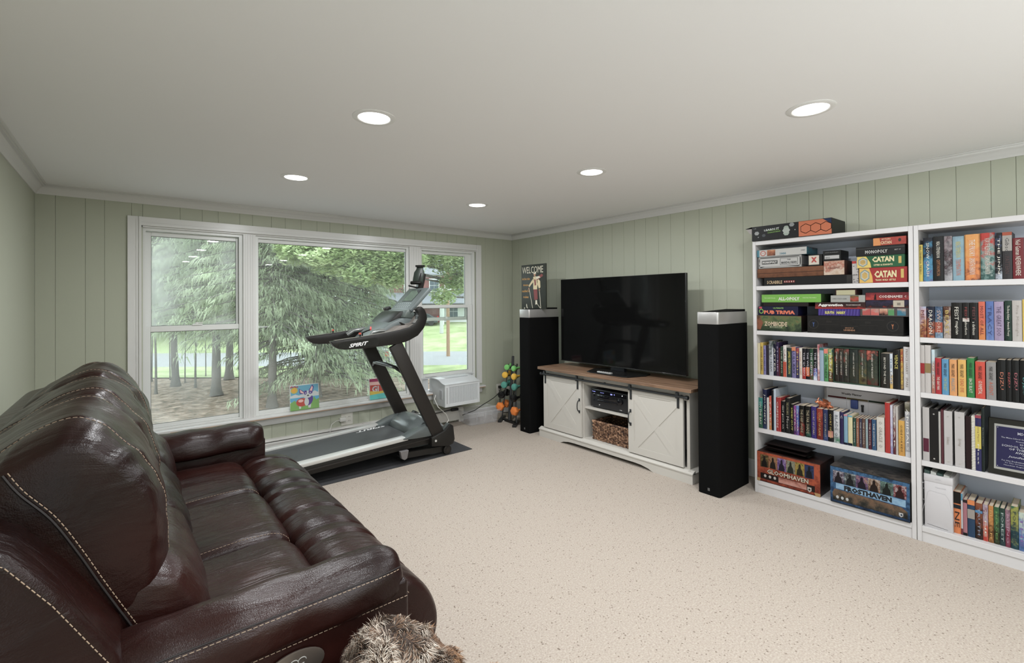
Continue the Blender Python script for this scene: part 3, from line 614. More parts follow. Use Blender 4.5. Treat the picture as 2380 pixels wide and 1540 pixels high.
# front bezel around the grille
mb = MB(); g0, g1, h0, h1 = ax0+0.055, ax1-0.028, 0.298, 0.478
mb.box(ax0, g0, -0.335, -0.300, 0.262, 0.503); mb.box(g1, ax1, -0.335, -0.300, 0.262, 0.503); mb.box(g0, g1, -0.335, -0.300, 0.262, h0); mb.box(g0, g1, -0.335, -0.300, h1, 0.503); mb.box(g0, g1, -0.312, -0.300, h0, h1)
mb.build('front_panel', ACW, t, bevel=0.003, bseg=1)
MB().box(ax0+0.022, ax0+0.030, -0.3358, -0.334, 0.300, 0.475).build('slot', ACG, t)
MB().box(g0, g1, -0.3125, -0.311, h0, h1).build('filter', ACG, t)
gm = MB()
for i in range(34): x = g0+(g1-g0)*(i+0.5)/34; gm.box(x-0.0028, x+0.0028, -0.334, -0.318, h0, h1)
for i in range(28): z = h0+(h1-h0)*(i+0.5)/28; gm.box(g0, g1, -0.330, -0.320, z-0.0014, z+0.0014)
gm.build('grille', ACW, t)['kind'] = 'stuff'
# curved top hood with its air outlet
hp_ = [(-0.10, 0.5405), (-0.16, 0.5405), (-0.20, 0.535), (-0.24, 0.522), (-0.27, 0.510), (-0.30, 0.504), (-0.340, 0.503), (-0.340, 0.512), (-0.30, 0.514), (-0.27, 0.522), (-0.235, 0.538), (-0.20, 0.549), (-0.16, 0.555), (-0.10, 0.555), (-0.02, 0.552), (-0.02, 0.5405)]
MB().prism(hp_, 0, ax0-0.004, ax1+0.004).build('top_cover', ACW, t, bevel=0.002, smooth=True)
lm = MB()
MB().prism([(-0.185, 0.5525), (-0.075, 0.5555), (-0.075, 0.5568), (-0.185, 0.5538)], 0, ax0+0.10, ax1-0.06).build('air_outlet', mat('outlet_shadow', (0.42, 0.45, 0.46), 0.5), t)
for i in range(7): y = -0.175+i*0.014; lm.box(ax0+0.10, ax1-0.06, y, y+0.006, 0.5545+0.0003*i, 0.5575+0.0003*i)
lm.build('louver', ACW, t)
for sx_ in (ax0-0.0005,):
    for k in range(5): MB().box(sx_, ax0+0.005, -0.27+k*0.012, -0.264+k*0.012, 0.34, 0.44).build('side_vent', mat('side_vent_grey', (0.50, 0.51, 0.52), 0.4), t)
# accordion side curtains
for (a, b) in ((WX1-0.0, ax1), ):
    pass
mb = MB(); n_ = 4
for (a, b) in ((-1.312, ax0-0.004), (ax1+0.004, -0.600)):
    q = MB()
    for i in range(8):
        xa = a+(b-a)*i/8; xb_ = a+(b-a)*(i+1)/8; ya, yb = (0.030, 0.044) if i % 2 == 0 else (0.044, 0.030)
        k = len(q.v); q.v += [(xa, ya, 0.402), (xb_, yb, 0.402), (xb_, yb, 0.545), (xa, ya, 0.545)]; q.face((k, k+1, k+2, k+3))
    q.build('side_curtain', ACW, t, fix=False)
MB().box(-1.312, -0.60, 0.024, 0.052, 0.388, 0.404).build('mounting_rail', ACW, t)
MB().box(-1.312, -0.60, 0.024, 0.046, 0.533, 0.546).build('upper_rail', ACW, t)
MB().tube([(ax0+0.01, -0.12, 0.375), (ax0-0.02, -0.14, 0.33), (ax0-0.005, -0.19, 0.25), (ax0+0.07, -0.24, 0.165), (ax0+0.09, -0.26, 0.10), (ax0-0.02, -0.30, 0.03), (ax0-0.12, -0.30, 0.006), (ax0-0.22, -0.22, 0.006)], 0.0048, 7).build('power_cord', WP, t, smooth=True)
# ------------------------------------------------------------------ clear storage bin
m = bpy.data.materials.new('clear_plastic'); m.use_nodes = True
for n in list(m.node_tree.nodes): m.node_tree.nodes.remove(n)
o_ = N(m, 'ShaderNodeOutputMaterial'); tr = N(m, 'ShaderNodeBsdfTransparent'); df = N(m, 'ShaderNodeBsdfDiffuse'); df.inputs[0].default_value = (0.75, 0.76, 0.80, 1); gs = N(m, 'ShaderNodeBsdfGlossy'); gs.inputs['Roughness'].default_value = 0.2
a_ = N(m, 'ShaderNodeMixShader'); a_.inputs[0].default_value = 0.22; b_ = N(m, 'ShaderNodeMixShader'); b_.inputs[0].default_value = 0.06
L(m, tr.outputs[0], a_.inputs[1]); L(m, df.outputs[0], a_.inputs[2]); L(m, a_.outputs[0], b_.inputs[1]); L(m, gs.outputs[0], b_.inputs[2]); L(m, b_.outputs[0], o_.inputs[0])
CLEAR = m
bc = Vector((-0.69, -0.205, 0.0)); t = thing('storage_bin', 'clear plastic storage bin on the carpet below the air conditioner', 'bin', bc, rz=-0.10)
def rring(w, d, z, r=0.03, n=4):
    out = []
    for (sx_, sy_, a0) in ((1, 1, 0), (-1, 1, PI/2), (-1, -1, PI), (1, -1, 1.5*PI)):
        for i in range(n+1): a = a0+PI/2*i/n; out.append((sx_*(w-r)+r*math.cos(a), sy_*(d-r)+r*math.sin(a), z))
    return out
def rings(rs, mb, close_bottom=True):
    n = len(rs[0]); k = len(mb.v)
    for r in rs: mb.v += r
    for j in range(len(rs)-1):
        for i in range(n): a = k+j*n; mb.face((a+i, a+(i+1) % n, a+n+(i+1) % n, a+n+i))
    if close_bottom: mb.face([k+i for i in reversed(range(n))])
    return mb
rings([rring(0.180, 0.125, 0.002), rring(0.186, 0.131, 0.02), rring(0.200, 0.143, 0.135)], MB()).build('bin_body', CLEAR, t, smooth=True, world=False)
rings([rring(0.200, 0.143, 0.135), rring(0.222, 0.165, 0.137), rring(0.224, 0.167, 0.152), rring(0.218, 0.161, 0.156), rring(0.202, 0.145, 0.148)], MB(), False).build('rim', CLEAR, t, smooth=True, world=False)
for x in (-0.10, 0, 0.10): MB().box(x-0.002, x+0.002, -0.140, -0.132, 0.02, 0.13).build('rib', CLEAR, t, world=False)
# ------------------------------------------------------------------ paintings leaning on the window
CANV = mat('canvas_edge', (0.72, 0.72, 0.70), 0.8)
def canvas(name, label, x0, x1, z0, z1, yb, lean, m, shapes):
    t = thing(name, label, 'painting', ((x0+x1)/2, yb, z0)); w = x1-x0; h = z1-z0; th = 0.016
    ca, sa = math.cos(lean), math.sin(lean)
    def P(u, v, d=0): return (x0+u*w, yb + v*h*sa - d*ca, z0 + v*h*ca + d*0 + 0.001)
    MB().hexa([P(0, 0, 0), P(0, 1, 0), P(0, 0, th), P(0, 1, th), P(1, 0, 0), P(1, 1, 0), P(1, 0, th), P(1, 1, th)]).build('canvas', CANV, t)
    pr = patch(t, m, [P(0.02, 0.02, th), P(0.98, 0.02, th), P(0.98, 0.98, th), P(0.02, 0.98, th)], 'painted_picture', 0.0006, (0, -1, 0))
    for i, (mm, pts) in enumerate(shapes): patch(pr, mm, [P(u, v, th) for (u, v) in pts], 'painted_shape', 0.0010+0.0002*i, (0, -1, 0))
    return t, P
def ell(cx, cy, rx, ry, n=16, rot=0.0):
    return [(cx+rx*math.cos(2*PI*i/n)*math.cos(rot)-ry*math.sin(2*PI*i/n)*math.sin(rot), cy+rx*math.cos(2*PI*i/n)*math.sin(rot)+ry*math.sin(2*PI*i/n)*math.cos(rot)) for i in range(n)]
sky_ = mat('painted_blue', (0.17, 0.42, 0.56), 0.6); cl_ = mat('painted_white', (0.62, 0.65, 0.65), 0.6); gr_ = mat('painted_green', (0.22, 0.42, 0.13), 0.6); lk = mat('painted_lake', (0.14, 0.42, 0.62), 0.6)
pur = mat('painted_purple', (0.12, 0.07, 0.28), 0.6); red_ = mat('painted_red', (0.52, 0.09, 0.07), 0.6); org = mat('painted_orange', (0.85, 0.42, 0.08), 0.6); yel = mat('painted_yellow', (0.66, 0.49, 0.11), 0.6); pk = mat('painted_pink', (0.85, 0.55, 0.50), 0.6)
e = lambda *a, **k: ell(*a, **k)
canvas('corgi_painting', 'small painting of a purple dog with a red body standing on the window sill', -2.700, -2.438, 0.389, 0.625, 0.022, 0.06, sky_, [
    (cl_, [(0, 0.42), (1, 0.44), (1, 0.62), (0.85, 0.72), (0.66, 0.62), (0.5, 0.66), (0.3, 0.58), (0.18, 0.64), (0, 0.58)]), (lk, [(0, 0.36), (1, 0.38), (1, 0.50), (0, 0.50)]), (gr_, [(0, 0), (1, 0), (1, 0.40), (0.9, 0.34), (0.82, 0.50), (0.76, 0.30), (0.5, 0.34), (0.25, 0.26), (0.15, 0.40), (0, 0.30)]),
    (yel, e(0.14, 0.80, 0.12, 0.12)), (org, e(0.13, 0.80, 0.06, 0.06)),
    (cl_, [(0.30, 0.05), (0.36, 0.05), (0.38, 0.22), (0.60, 0.22), (0.62, 0.05), (0.70, 0.05), (0.74, 0.4), (0.5, 0.5), (0.28, 0.3)]), (red_, e(0.40, 0.30, 0.20, 0.17)), (pk, e(0.36, 0.36, 0.09, 0.06)), (pur, e(0.64, 0.36, 0.14, 0.22, rot=-0.25)), (cl_, e(0.56, 0.30, 0.08, 0.16)),
    (pur, [(0.30, 0.86), (0.32, 0.66), (0.50, 0.60), (0.52, 0.68)]), (pk, [(0.33, 0.82), (0.35, 0.69), (0.46, 0.64), (0.47, 0.68)]), (pur, [(0.62, 0.72), (0.76, 0.97), (0.82, 0.88), (0.76, 0.62)]), (pk, [(0.66, 0.72), (0.75, 0.92), (0.785, 0.86), (0.74, 0.66)]),
    (cl_, e(0.60, 0.60, 0.16, 0.15)), (pur, [(0.46, 0.66), (0.50, 0.76), (0.57, 0.74), (0.57, 0.62), (0.50, 0.58)]), (pur, [(0.64, 0.74), (0.74, 0.72), (0.76, 0.62), (0.68, 0.60), (0.63, 0.64)]), (cl_, e(0.525, 0.655, 0.022, 0.022)), (cl_, e(0.69, 0.66, 0.022, 0.022)), (SLOT, e(0.61, 0.55, 0.035, 0.025)),
    (red_, [(0.0, 0.93), (0.05, 0.99), (0.11, 0.94), (0.16, 0.99), (0.21, 0.93), (0.26, 0.97), (0.28, 0.88), (0.24, 0.93), (0.20, 0.90), (0.15, 0.95), (0.10, 0.91), (0.05, 0.95), (0.02, 0.88)])])
t, P = canvas('lettered_painting', 'small red and teal painting with white letters behind the treadmill upright', -1.925, -1.725, 0.389, 0.605, 0.022, 0.06, red_, [
    (mat('painted_wine', (0.35, 0.05, 0.12), 0.6), [(0, 0.85), (1, 0.85), (1, 1), (0, 1)]), (pk, [(0, 0.70), (1, 0.66), (1, 0.82), (0, 0.86)]), (yel, [(0, 0.22), (1, 0.26), (1, 0.40), (0.5, 0.36), (0, 0.42)]), (mat('painted_teal', (0.15, 0.55, 0.52), 0.6), [(0, 0), (1, 0), (1, 0.27), (0, 0.23)])])
lettering('GI', cl_, t, (-1.862, 0.0105, 0.498), (1, 0, 0), (0, 0, 1), 0.072, 0.062, 0.03)
# ================================================================== treadmill and its mat
RUB = mat('rubber_mat', (0.035, 0.035, 0.038), 0.8); add_bump(RUB, 300, 0.5, 0.002)
tag(MB().box(-3.15, -1.332, -1.012, -0.20, 0.0, 0.006).build('exercise_mat', RUB, bevel=0.001), 'thin black rubber mat on the carpet under the treadmill', 'mat')
TB = mat('treadmill_black', (0.012, 0.011, 0.010), 0.35, spec=0.35); TBM = mat('treadmill_brown_black', (0.018, 0.015, 0.013), 0.42, spec=0.35); BELT = mat('walking_belt', (0.055, 0.058, 0.060), 0.55); add_bump(BELT, 400, 0.3, 0.001)
ALU = mat('silver_side_rail', (0.62, 0.62, 0.60), 0.35, 0.3); TGR = mat('treadmill_grey', (0.10, 0.115, 0.115), 0.30); TSL = mat('console_slate', (0.12, 0.14, 0.14), 0.35); TTP = mat('taupe_trim', (0.17, 0.15, 0.135), 0.4)
t = thing('treadmill', 'black and silver treadmill with handrails standing below the picture window', 'treadmill', (-2.4, -0.65, 0.006))
NY, FY = -0.985, -0.325
zd = lambda x: 0.178 + (x+2.9)*0.046
# belt deck
MB().hexa([(-3.22, FY-0.075, zd(-3.22)-0.03), (-3.22, FY-0.075, zd(-3.22)-0.004), (-3.22, NY+0.075, zd(-3.22)-0.03), (-3.22, NY+0.075, zd(-3.22)-0.004), (-1.93, FY-0.075, zd(-1.93)-0.03), (-1.93, FY-0.075, zd(-1.93)-0.004), (-1.93, NY+0.075, zd(-1.93)-0.03), (-1.93, NY+0.075, zd(-1.93)-0.004)]).build('walking_belt', BELT, t)
q = lambda x, y, d=0.0: (x, y, zd(x)-0.004+d)
lettering('SPIRIT', mat('white_print', (0.75, 0.75, 0.75), 0.5), t, q(-2.10, FY-0.115, 0.0005), (-1, 0, -0.046), (0, -1, 0), 0.30, 0.050, 0.03, shear=0.3)
for (ya, yb) in ((NY, NY+0.082), (FY-0.082, FY)):
    m_ = MB(); m_.hexa([(-3.22, ya, zd(-3.22)-0.016), (-3.22, ya, zd(-3.22)+0.014), (-3.22, yb, zd(-3.22)-0.016), (-3.22, yb, zd(-3.22)+0.014), (-1.985, ya, zd(-1.985)-0.016), (-1.985, ya, zd(-1.985)+0.014), (-1.985, yb, zd(-1.985)-0.016), (-1.985, yb, zd(-1.985)+0.014)])
    m_.build('side_rail', ALU, t, bevel=0.004, smooth=True)
    yc = ya+0.008 if ya == NY else yb-0.046
    f_ = MB(); f_.hexa([(-3.20, yc, zd(-3.20)-0.085), (-3.20, yc, zd(-3.20)-0.017), (-3.20, yc+0.038, zd(-3.20)-0.085), (-3.20, yc+0.038, zd(-3.20)-0.017), (-1.70, yc, zd(-1.7)-0.095), (-1.70, yc, zd(-1.7)-0.017), (-1.70, yc+0.038, zd(-1.7)-0.095), (-1.70, yc+0.038, zd(-1.7)-0.017)])
    fr_ = f_.build('deck_frame', TB, t, bevel=0.004, smooth=True)
    s = -1 if ya == NY else 1; ys = yc if s < 0 else yc+0.038
    MB().bar((-3.18, ys+s*0.002, zd(-3.18)-0.052), (-1.74, ys+s*0.002, zd(-1.74)-0.052), 0.006, 0.012).build('frame_groove', TBM, fr_, bevel=0.002)
MB().box(-3.24, -3.18, NY+0.005, FY-0.005, 0.085, 0.168).build('rear_cap', TB, t, bevel=0.012, smooth=True)
for y in (NY+0.05, FY-0.05): MB().cyl((-3.12, y, 0.006), (-3.12, y, 0.10), 0.028, 0.022, 14).build('rear_foot', TB, t)
# fine ruled belt texture is left to the material; motor hood
hood = [(-1.925, 0.215), (-1.915, 0.275), (-1.90, 0.292), (-1.84, 0.318), (-1.80, 0.345), (-1.765, 0.348), (-1.63, 0.300), (-1.56, 0.262), (-1.545, 0.20), (-1.545, 0.10), (-1.925, 0.10)]
mb = MB(); nn = 9; ys = [NY+0.085+(FY-0.085-NY-0.085)*i/(nn-1) for i in range(nn)]
for y in ys:
    e_ = abs((y-(NY+FY)/2)/((FY-NY)/2-0.085)); dr = 0.035*e_**3
    for (x, z) in hood: mb.v.append((x+(0.02*e_**3 if x < -1.8 else 0), y, z-dr if z > 0.22 else z))
k = len(hood)
for j in range(nn-1):
    for i in range(k): mb.face((j*k+i, j*k+(i+1) % k, (j+1)*k+(i+1) % k, (j+1)*k+i))
mb.face(range(k)); mb.face([(nn-1)*k+i for i in reversed(range(k))])
hd = mb.build('motor_hood', mat('hood_slate', (0.12, 0.135, 0.135), 0.22), t, smooth=True, angle=35)
pl = patch(hd, mat('silver_badge', (0.62, 0.66, 0.66), 0.3), [(-1.725, -0.77, 0.3385), (-1.655, -0.79, 0.314), (-1.650, -0.66, 0.314), (-1.72, -0.62, 0.3385)][::-1], 'badge', 0.0025, (0.36, 0, 0.93))
lettering('XT185', mat('badge_ink', (0.08, 0.09, 0.1), 0.4), hd, (-1.688, -0.705, 0.3298), (0, -1, 0), (0.93, 0, -0.36), 0.10, 0.030, 0.03, lift=-0.0045, res=1)
# foot-rest wings either side of the hood
for s, y0 in ((1, NY), (-1, FY)):
    ya, yb = sorted((y0-s*0.010, y0+s*0.105)); mb = MB(); m2 = [(-2.04, 0.222), (-2.02, 0.214), (-1.90, 0.205), (-1.72, 0.20), (-1.70, 0.27), (-1.78, 0.298), (-1.90, 0.272), (-2.00, 0.236)]
    mb.prism(m2, 1, ya, yb); mb.build('foot_step', TGR, t, bevel=0.008, smooth=True)
# upright posts (flat tubes), base brackets
def upr(y, name='upright'):
    a, b = Vector((-2.105, y, 1.05)), Vector((-1.690, y, 0.20)); d = (b-a).normalized(); w = Vector((-d.z, 0, d.x))*0.060; th = 0.021
    MB().hexa([tuple(p+sg*w+Vector((0, yy, 0))) for p in (a, b) for sg in (-1, 1) for yy in (-th, th)]).build(name, TBM, t, bevel=0.006, smooth=True)
upr(NY+0.0); upr(FY)
for y, s in ((NY-0.003, -1), (FY+0.003, 1)):
    MB().prism([(-1.775, 0.115), (-1.60, 0.085), (-1.545, 0.10), (-1.530, 0.14), (-1.545, 0.265), (-1.585, 0.290), (-1.64, 0.235), (-1.775, 0.195)], 1, y-0.036, y+0.036).build('base_bracket', TB, t, bevel=0.010, smooth=True)
    MB().cyl((-1.735, y+s*0.035, 0.160), (-1.735, y+s*0.042, 0.160), 0.010, n=12).build('bolt', ALU, t)
    MB().cyl((-1.60, y-0.018, 0.048), (-1.60, y+0.018, 0.048), 0.042, n=24).build('transport_wheel', TB, t, bevel=0.004, smooth=True)
    MB().cyl((-1.60, y+s*0.018, 0.048), (-1.60, y+s*0.021, 0.048), 0.020, n=16).build('wheel_hub', TBM, t)
    MB().prism([(-2.07, 0.125), (-1.99, 0.125), (-2.005, 0.055), (-2.03, 0.045), (-2.055, 0.06)], 1, y-0.018, y+0.018).build('lift_bracket', mat('bracket_grey', (0.16, 0.15, 0.15), 0.4), t, bevel=0.004)
MB().bar((-2.03, NY+0.02, 0.075), (-1.60, NY+0.02, 0.055), 0.03, 0.05).build('lift_arm', TB, t); MB().bar((-2.03, FY-0.02, 0.075), (-1.60, FY-0.02, 0.055), 0.03, 0.05).build('lift_arm', TB, t)
MB().bar((-1.60, NY, 0.11), (-1.60, FY, 0.11), 0.06, 0.06).build('base_crossbar', TB, t)
# rounded cross handle between the uprights
MB().tube([(-2.03, NY+0.02, 0.800), (-2.055, NY+0.10, 0.835), (-2.07, NY+0.22, 0.850), (-2.07, FY-0.22, 0.850), (-2.055, FY-0.10, 0.835), (-2.03, FY-0.02, 0.800)], 0.016, 10).build('cross_handle', TB, t, smooth=True)
MB().prism([(-2.08, 0.845), (-1.99, 0.835), (-1.99, 0.82), (-2.08, 0.83)], 1, NY+0.12, FY-0.12).build('handle_shelf', TGR, t, bevel=0.004)
# handrails: flat arms that sweep up at the front
outer = [(-2.655, 1.106), (-2.635, 1.072), (-2.60, 1.047), (-2.56, 1.036), (-2.45, 1.034), (-2.30, 1.040), (-2.12, 1.050), (-2.00, 1.070), (-1.90, 1.115), (-1.835, 1.185), (-1.805, 1.270), (-1.822, 1.335), (-1.865, 1.372)]
inner = [(-1.915, 1.352), (-1.892, 1.315), (-1.898, 1.265), (-1.930, 1.222), (-1.985, 1.192), (-2.08, 1.170), (-2.22, 1.150), (-2.42, 1.128), (-2.62, 1.110)]
def side_poly(mb, pts_o, pts_i, y0, y1):
    # quad strip between the outer and the inner outline so that the curved shape stays clean
    import itertools
    def res(pts, n):
        P_ = [Vector(p) for p in pts]; L_ = [0]
        for a, b in zip(P_, P_[1:]): L_.append(L_[-1]+(b-a).length)
        out = []
        for i in range(n):
            s = L_[-1]*i/(n-1); j = max(0, min(len(P_)-2, next((q-1 for q in range(1, len(L_)) if L_[q] >= s-1e-9), len(P_)-2)))
            out.append(P_[j].lerp(P_[j+1], (s-L_[j])/max(1e-9, L_[j+1]-L_[j])))
        return out
    n = 26; A = res(pts_o, n); B = res(pts_i[::-1], n)
    for y in (y0, y1):
        for a, b in zip(A, B): mb.v.append((a.x, y, a.y)); mb.v.append((b.x, y, b.y))
    o2 = 2*n
    for i in range(n-1):
        mb.face((2*i, 2*i+1, 2*i+3, 2*i+2)); mb.face((o2+2*i+2, o2+2*i+3, o2+2*i+1, o2+2*i)); mb.face((2*i, 2*i+2, o2+2*i+2, o2+2*i)); mb.face((2*i+1, o2+2*i+1, o2+2*i+3, 2*i+3))
    mb.face((0, o2, o2+1, 1)); mb.face((2*n-2, 2*n-1, o2+2*n-1, o2+2*n-2))
def handrail(y, s):
    mb = MB(); side_poly(mb, outer, inner, y-0.030, y+0.030); hr = mb.build('handrail', TB, t, bevel=0.006, smooth=True)
    tp = MB(); n = len(inner)
    for (x, z) in inner: tp.v.append((x, y-0.027, z+0.002)); tp.v.append((x, y+0.027, z+0.002))
    for i in range(n-1): tp.face((2*i, 2*i+1, 2*i+3, 2*i+2))
    tp.build('top_trim', TTP, hr, fix=False)
    ys = y+s*0.0305
    pn = [(-2.60, 1.058), (-2.55, 1.046), (-2.28, 1.050), (-2.255, 1.075), (-2.275, 1.112), (-2.30, 1.118), (-2.56, 1.098), (-2.595, 1.085)]
    MB().prism([(x, z) for x, z in pn], 1, min(ys, ys+s*0.003), max(ys, ys+s*0.003)).build('side_panel', mat('gloss_black_panel', (0.010, 0.010, 0.010), 0.2), hr)
    MB().box(-2.42, -2.405, y-0.006, y+0.006, 1.125, 1.150).build('toggle_stem', TB, hr); MB().box(-2.421, -2.404, y-0.007, y+0.007, 1.150, 1.163).build('toggle_cap', mat('red_toggle', (0.55, 0.08, 0.05), 0.4), hr)
    return hr
h1 = handrail(NY, -1); handrail(FY, 1)
lettering('SPIRIT', mat('silver_letters', (0.75, 0.75, 0.75), 0.35), h1, (-2.435, NY-0.0345, 1.072), (1, 0, 0.10), (0, 0, 1), 0.160, 0.030, 0.035, shear=0.35)
# console: sloping tray between the arms, upper display, side wings
mb = MB()
cp = [(-2.28, 1.075), (-2.22, 1.130), (-2.12, 1.200), (-2.06, 1.232), (-1.98, 1.262), (-1.86, 1.285), (-1.83, 1.25), (-1.88, 1.20), (-2.02, 1.15), (-2.22, 1.06)]
mb.prism(cp, 1, NY+0.14, FY-0.14); mb.build('control_tray', TSL, t, bevel=0.008, smooth=True)
for s, y0 in ((1, NY), (-1, FY)):
    ya, yb = sorted((y0+s*0.028, y0+s*0.150))
    MB().prism([(-2.18, 1.135), (-2.05, 1.20), (-1.90, 1.225), (-1.84, 1.30), (-1.815, 1.29), (-1.84, 1.20), (-1.93, 1.14), (-2.15, 1.08)], 1, ya, yb).build('cup_holder', TTP, t, bevel=0.010, smooth=True)
    MB().cyl((-1.985, (ya+yb)/2, 1.2105), (-1.983, (ya+yb)/2, 1.2135), 0.040, n=20).build('cup_hole', TB, t)
    MB().tube([(-2.155, y0+s*0.10, 1.165), (-2.20, y0+s*0.115, 1.155), (-2.27, y0+s*0.13, 1.150), (-2.33, y0+s*0.13, 1.115)] if s < 0 else [(-2.16, y0+s*0.09, 1.165), (-2.20, y0+s*0.10, 1.165), (-2.25, y0+s*0.12, 1.150), (-2.28, y0+s*0.13, 1.11)], 0.019, 12).build('pulse_grip', mat('grip_metal', (0.22, 0.23, 0.22), 0.25, 0.5), t, smooth=True)
MB().tube([(-2.28, -0.70, 1.11), (-2.295, -0.74, 1.145), (-2.265, -0.78, 1.165), (-2.235, -0.77, 1.172)], 0.006, 7).build('safety_cord', TB, t, smooth=True)
MB().bar((-2.245, -0.80, 1.175), (-2.215, -0.73, 1.190), 0.012, 0.012).build('safety_key', mat('red_key', (0.75, 0.05, 0.05), 0.4), t)
# tall shroud behind the tray
MB().prism([(-2.07, 1.225), (-2.02, 1.275), (-1.965, 1.318), (-1.91, 1.335), (-1.86, 1.30), (-1.83, 1.26), (-1.90, 1.20)], 1, NY+0.20, FY-0.055).build('shroud', TB, t, bevel=0.006, smooth=True)
# lower grey speaker bar
bar_ = [(-1.955, 1.272), (-1.925, 1.338), (-1.88, 1.345), (-1.84, 1.300), (-1.87, 1.262)]
MB().prism(bar_, 1, NY+0.135, FY-0.135).build('speaker_bar', mat('speaker_bar_green_grey', (0.11, 0.13, 0.12), 0.3), t, bevel=0.006, smooth=True)
nd = Vector((-0.06, 0, -0.015)).normalized()
lettering('SPIRIT', SLOT, t, (-1.941, -0.65, 1.304), (0, -1, 0), (0.41, 0, 0.91), 0.12, 0.018, 0.02, lift=0.002, res=1, name='bar_lettering')
# display
a = Vector((-1.905, 0, 1.340)); b = Vector((-1.697, 0, 1.550)); d = (b-a).normalized(); n_ = Vector((d.z, 0, -d.x)); th = 0.038; y0, y1 = NY+0.125, FY-0.125
MB().hexa([tuple(p+n_*k+Vector((0, y, 0))) for p in (a, b) for y in (y0, y1) for k in (0, th)]).build('console_display', TSL, t, bevel=0.012, bseg=3, smooth=True)
dsp = bpy.data.objects['console_display']; fn = Vector((-d.z, 0, d.x))
def dp(u, v, l=0.0): return a+d*(b-a).length*u+Vector((0, y1+(y0-y1)*v, 0))+fn*l
patch(dsp, SLOT, [dp(0.36, 0.26), dp(0.36, 0.74), dp(0.88, 0.74), dp(0.88, 0.26)], 'screen_frame', 0.0014, fn)
sm_ = mat('screen_glass', (0.30, 0.33, 0.34), 0.04, 0.7)
patch(dsp, sm_, [dp(0.38, 0.275), dp(0.38, 0.725), dp(0.865, 0.725), dp(0.865, 0.275)], 'screen', 0.0022, fn)
for i in range(3):
    for j in range(7): patch(dsp, mat('console_button', (0.30, 0.34, 0.34), 0.4), [dp(0.10+i*0.075, 0.16+j*0.1), dp(0.10+i*0.075, 0.22+j*0.1), dp(0.14+i*0.075, 0.22+j*0.1), dp(0.14+i*0.075, 0.16+j*0.1)], 'button', 0.0016, fn)
# tablet holder on a short post
MB().bar((-1.675, -0.62, 1.545), (-1.640, -0.62, 1.690), 0.045, 0.060, (1, 0, 0)).build('holder_post', TB, t, bevel=0.003)
MB().cyl((-1.80, -0.64, 1.588-0.02), (-1.675, -0.62, 1.545), 0.008, n=8).build('holder_clamp', TB, t)
hx_ = Vector((0.62, -0.78, 0)); hn = Vector((-0.78, -0.62, 0)); hc = Vector((-1.700, -0.62, 1.598)); ht = Vector((-1.668, -0.62, 1.762))
mb = MB()
for k in (0, 0.016):
    for (u, hw) in ((0, 0.052), (0.62, 0.052), (0.82, 0.034), (1.0, 0.032)):
        for s in (-1, 1): mb.v.append(tuple(hc.lerp(ht, u)-hn*k+hx_*s*hw))
for j in range(3):
    i = 2*j; mb.face((i, i+1, i+3, i+2)); mb.face((8+i+2, 8+i+3, 8+i+1, 8+i)); mb.face((i, i+2, 8+i+2, 8+i)); mb.face((i+1, 8+i+1, 8+i+3, i+3))
mb.face((0, 8, 9, 1)); mb.face((6, 7, 15, 14)); mb.build('holder_back', mat('holder_green_black', (0.03, 0.042, 0.034), 0.3), t, bevel=0.003, smooth=True)
MB().cyl(hc+hx_*-0.06+hn*0.014, hc+hx_*0.052+hn*0.014, 0.017, n=14).build('holder_foot', TB, t, bevel=0.004, smooth=True)
MB().bar(ht-hx_*0.040, ht+hx_*0.040, 0.045, 0.020).build('holder_grip', TB, t, bevel=0.004)
MB().prism([(-1.850, 1.300), (-1.826, 1.322), (-1.810, 1.270), (-1.838, 1.190), (-1.905, 1.120), (-1.935, 1.150), (-1.88, 1.215), (-1.856, 1.265)], 1, NY+0.029, FY-0.029).build('front_shell', TB, t, smooth=True, angle=50)
# ================================================================== television wall
CABW = mat('cream_cabinet_paint', (0.50, 0.475, 0.435), 0.4)
WTOP = mat('walnut_top', (0.30, 0.17, 0.10), 0.42)
def wood(m, cols, sc=(1, 1, 1), s=6, dist=3.0):
    tc = N(m, 'ShaderNodeTexCoord'); mp = N(m, 'ShaderNodeMapping'); mp.inputs['Scale'].default_value = sc; L(m, tc.outputs['Object'], mp.inputs[0])
    n = N(m, 'ShaderNodeTexNoise'); n.inputs['Scale'].default_value = s; n.inputs['Detail'].default_value = 6; n.inputs['Distortion'].default_value = dist*0.2; L(m, mp.outputs[0], n.inputs[0])
    r = ramp(m, n.outputs[0], [(0.3, cols[0]), (0.5, cols[1]), (0.7, cols[2])]); L(m, r.outputs[0], bsdf(m).inputs[0])
wood(WTOP, [(0.10, 0.058, 0.036), (0.19, 0.112, 0.070), (0.28, 0.175, 0.11)], (14, 0.9, 14), 3)
IRON = mat('black_iron', (0.018, 0.02, 0.022), 0.45)
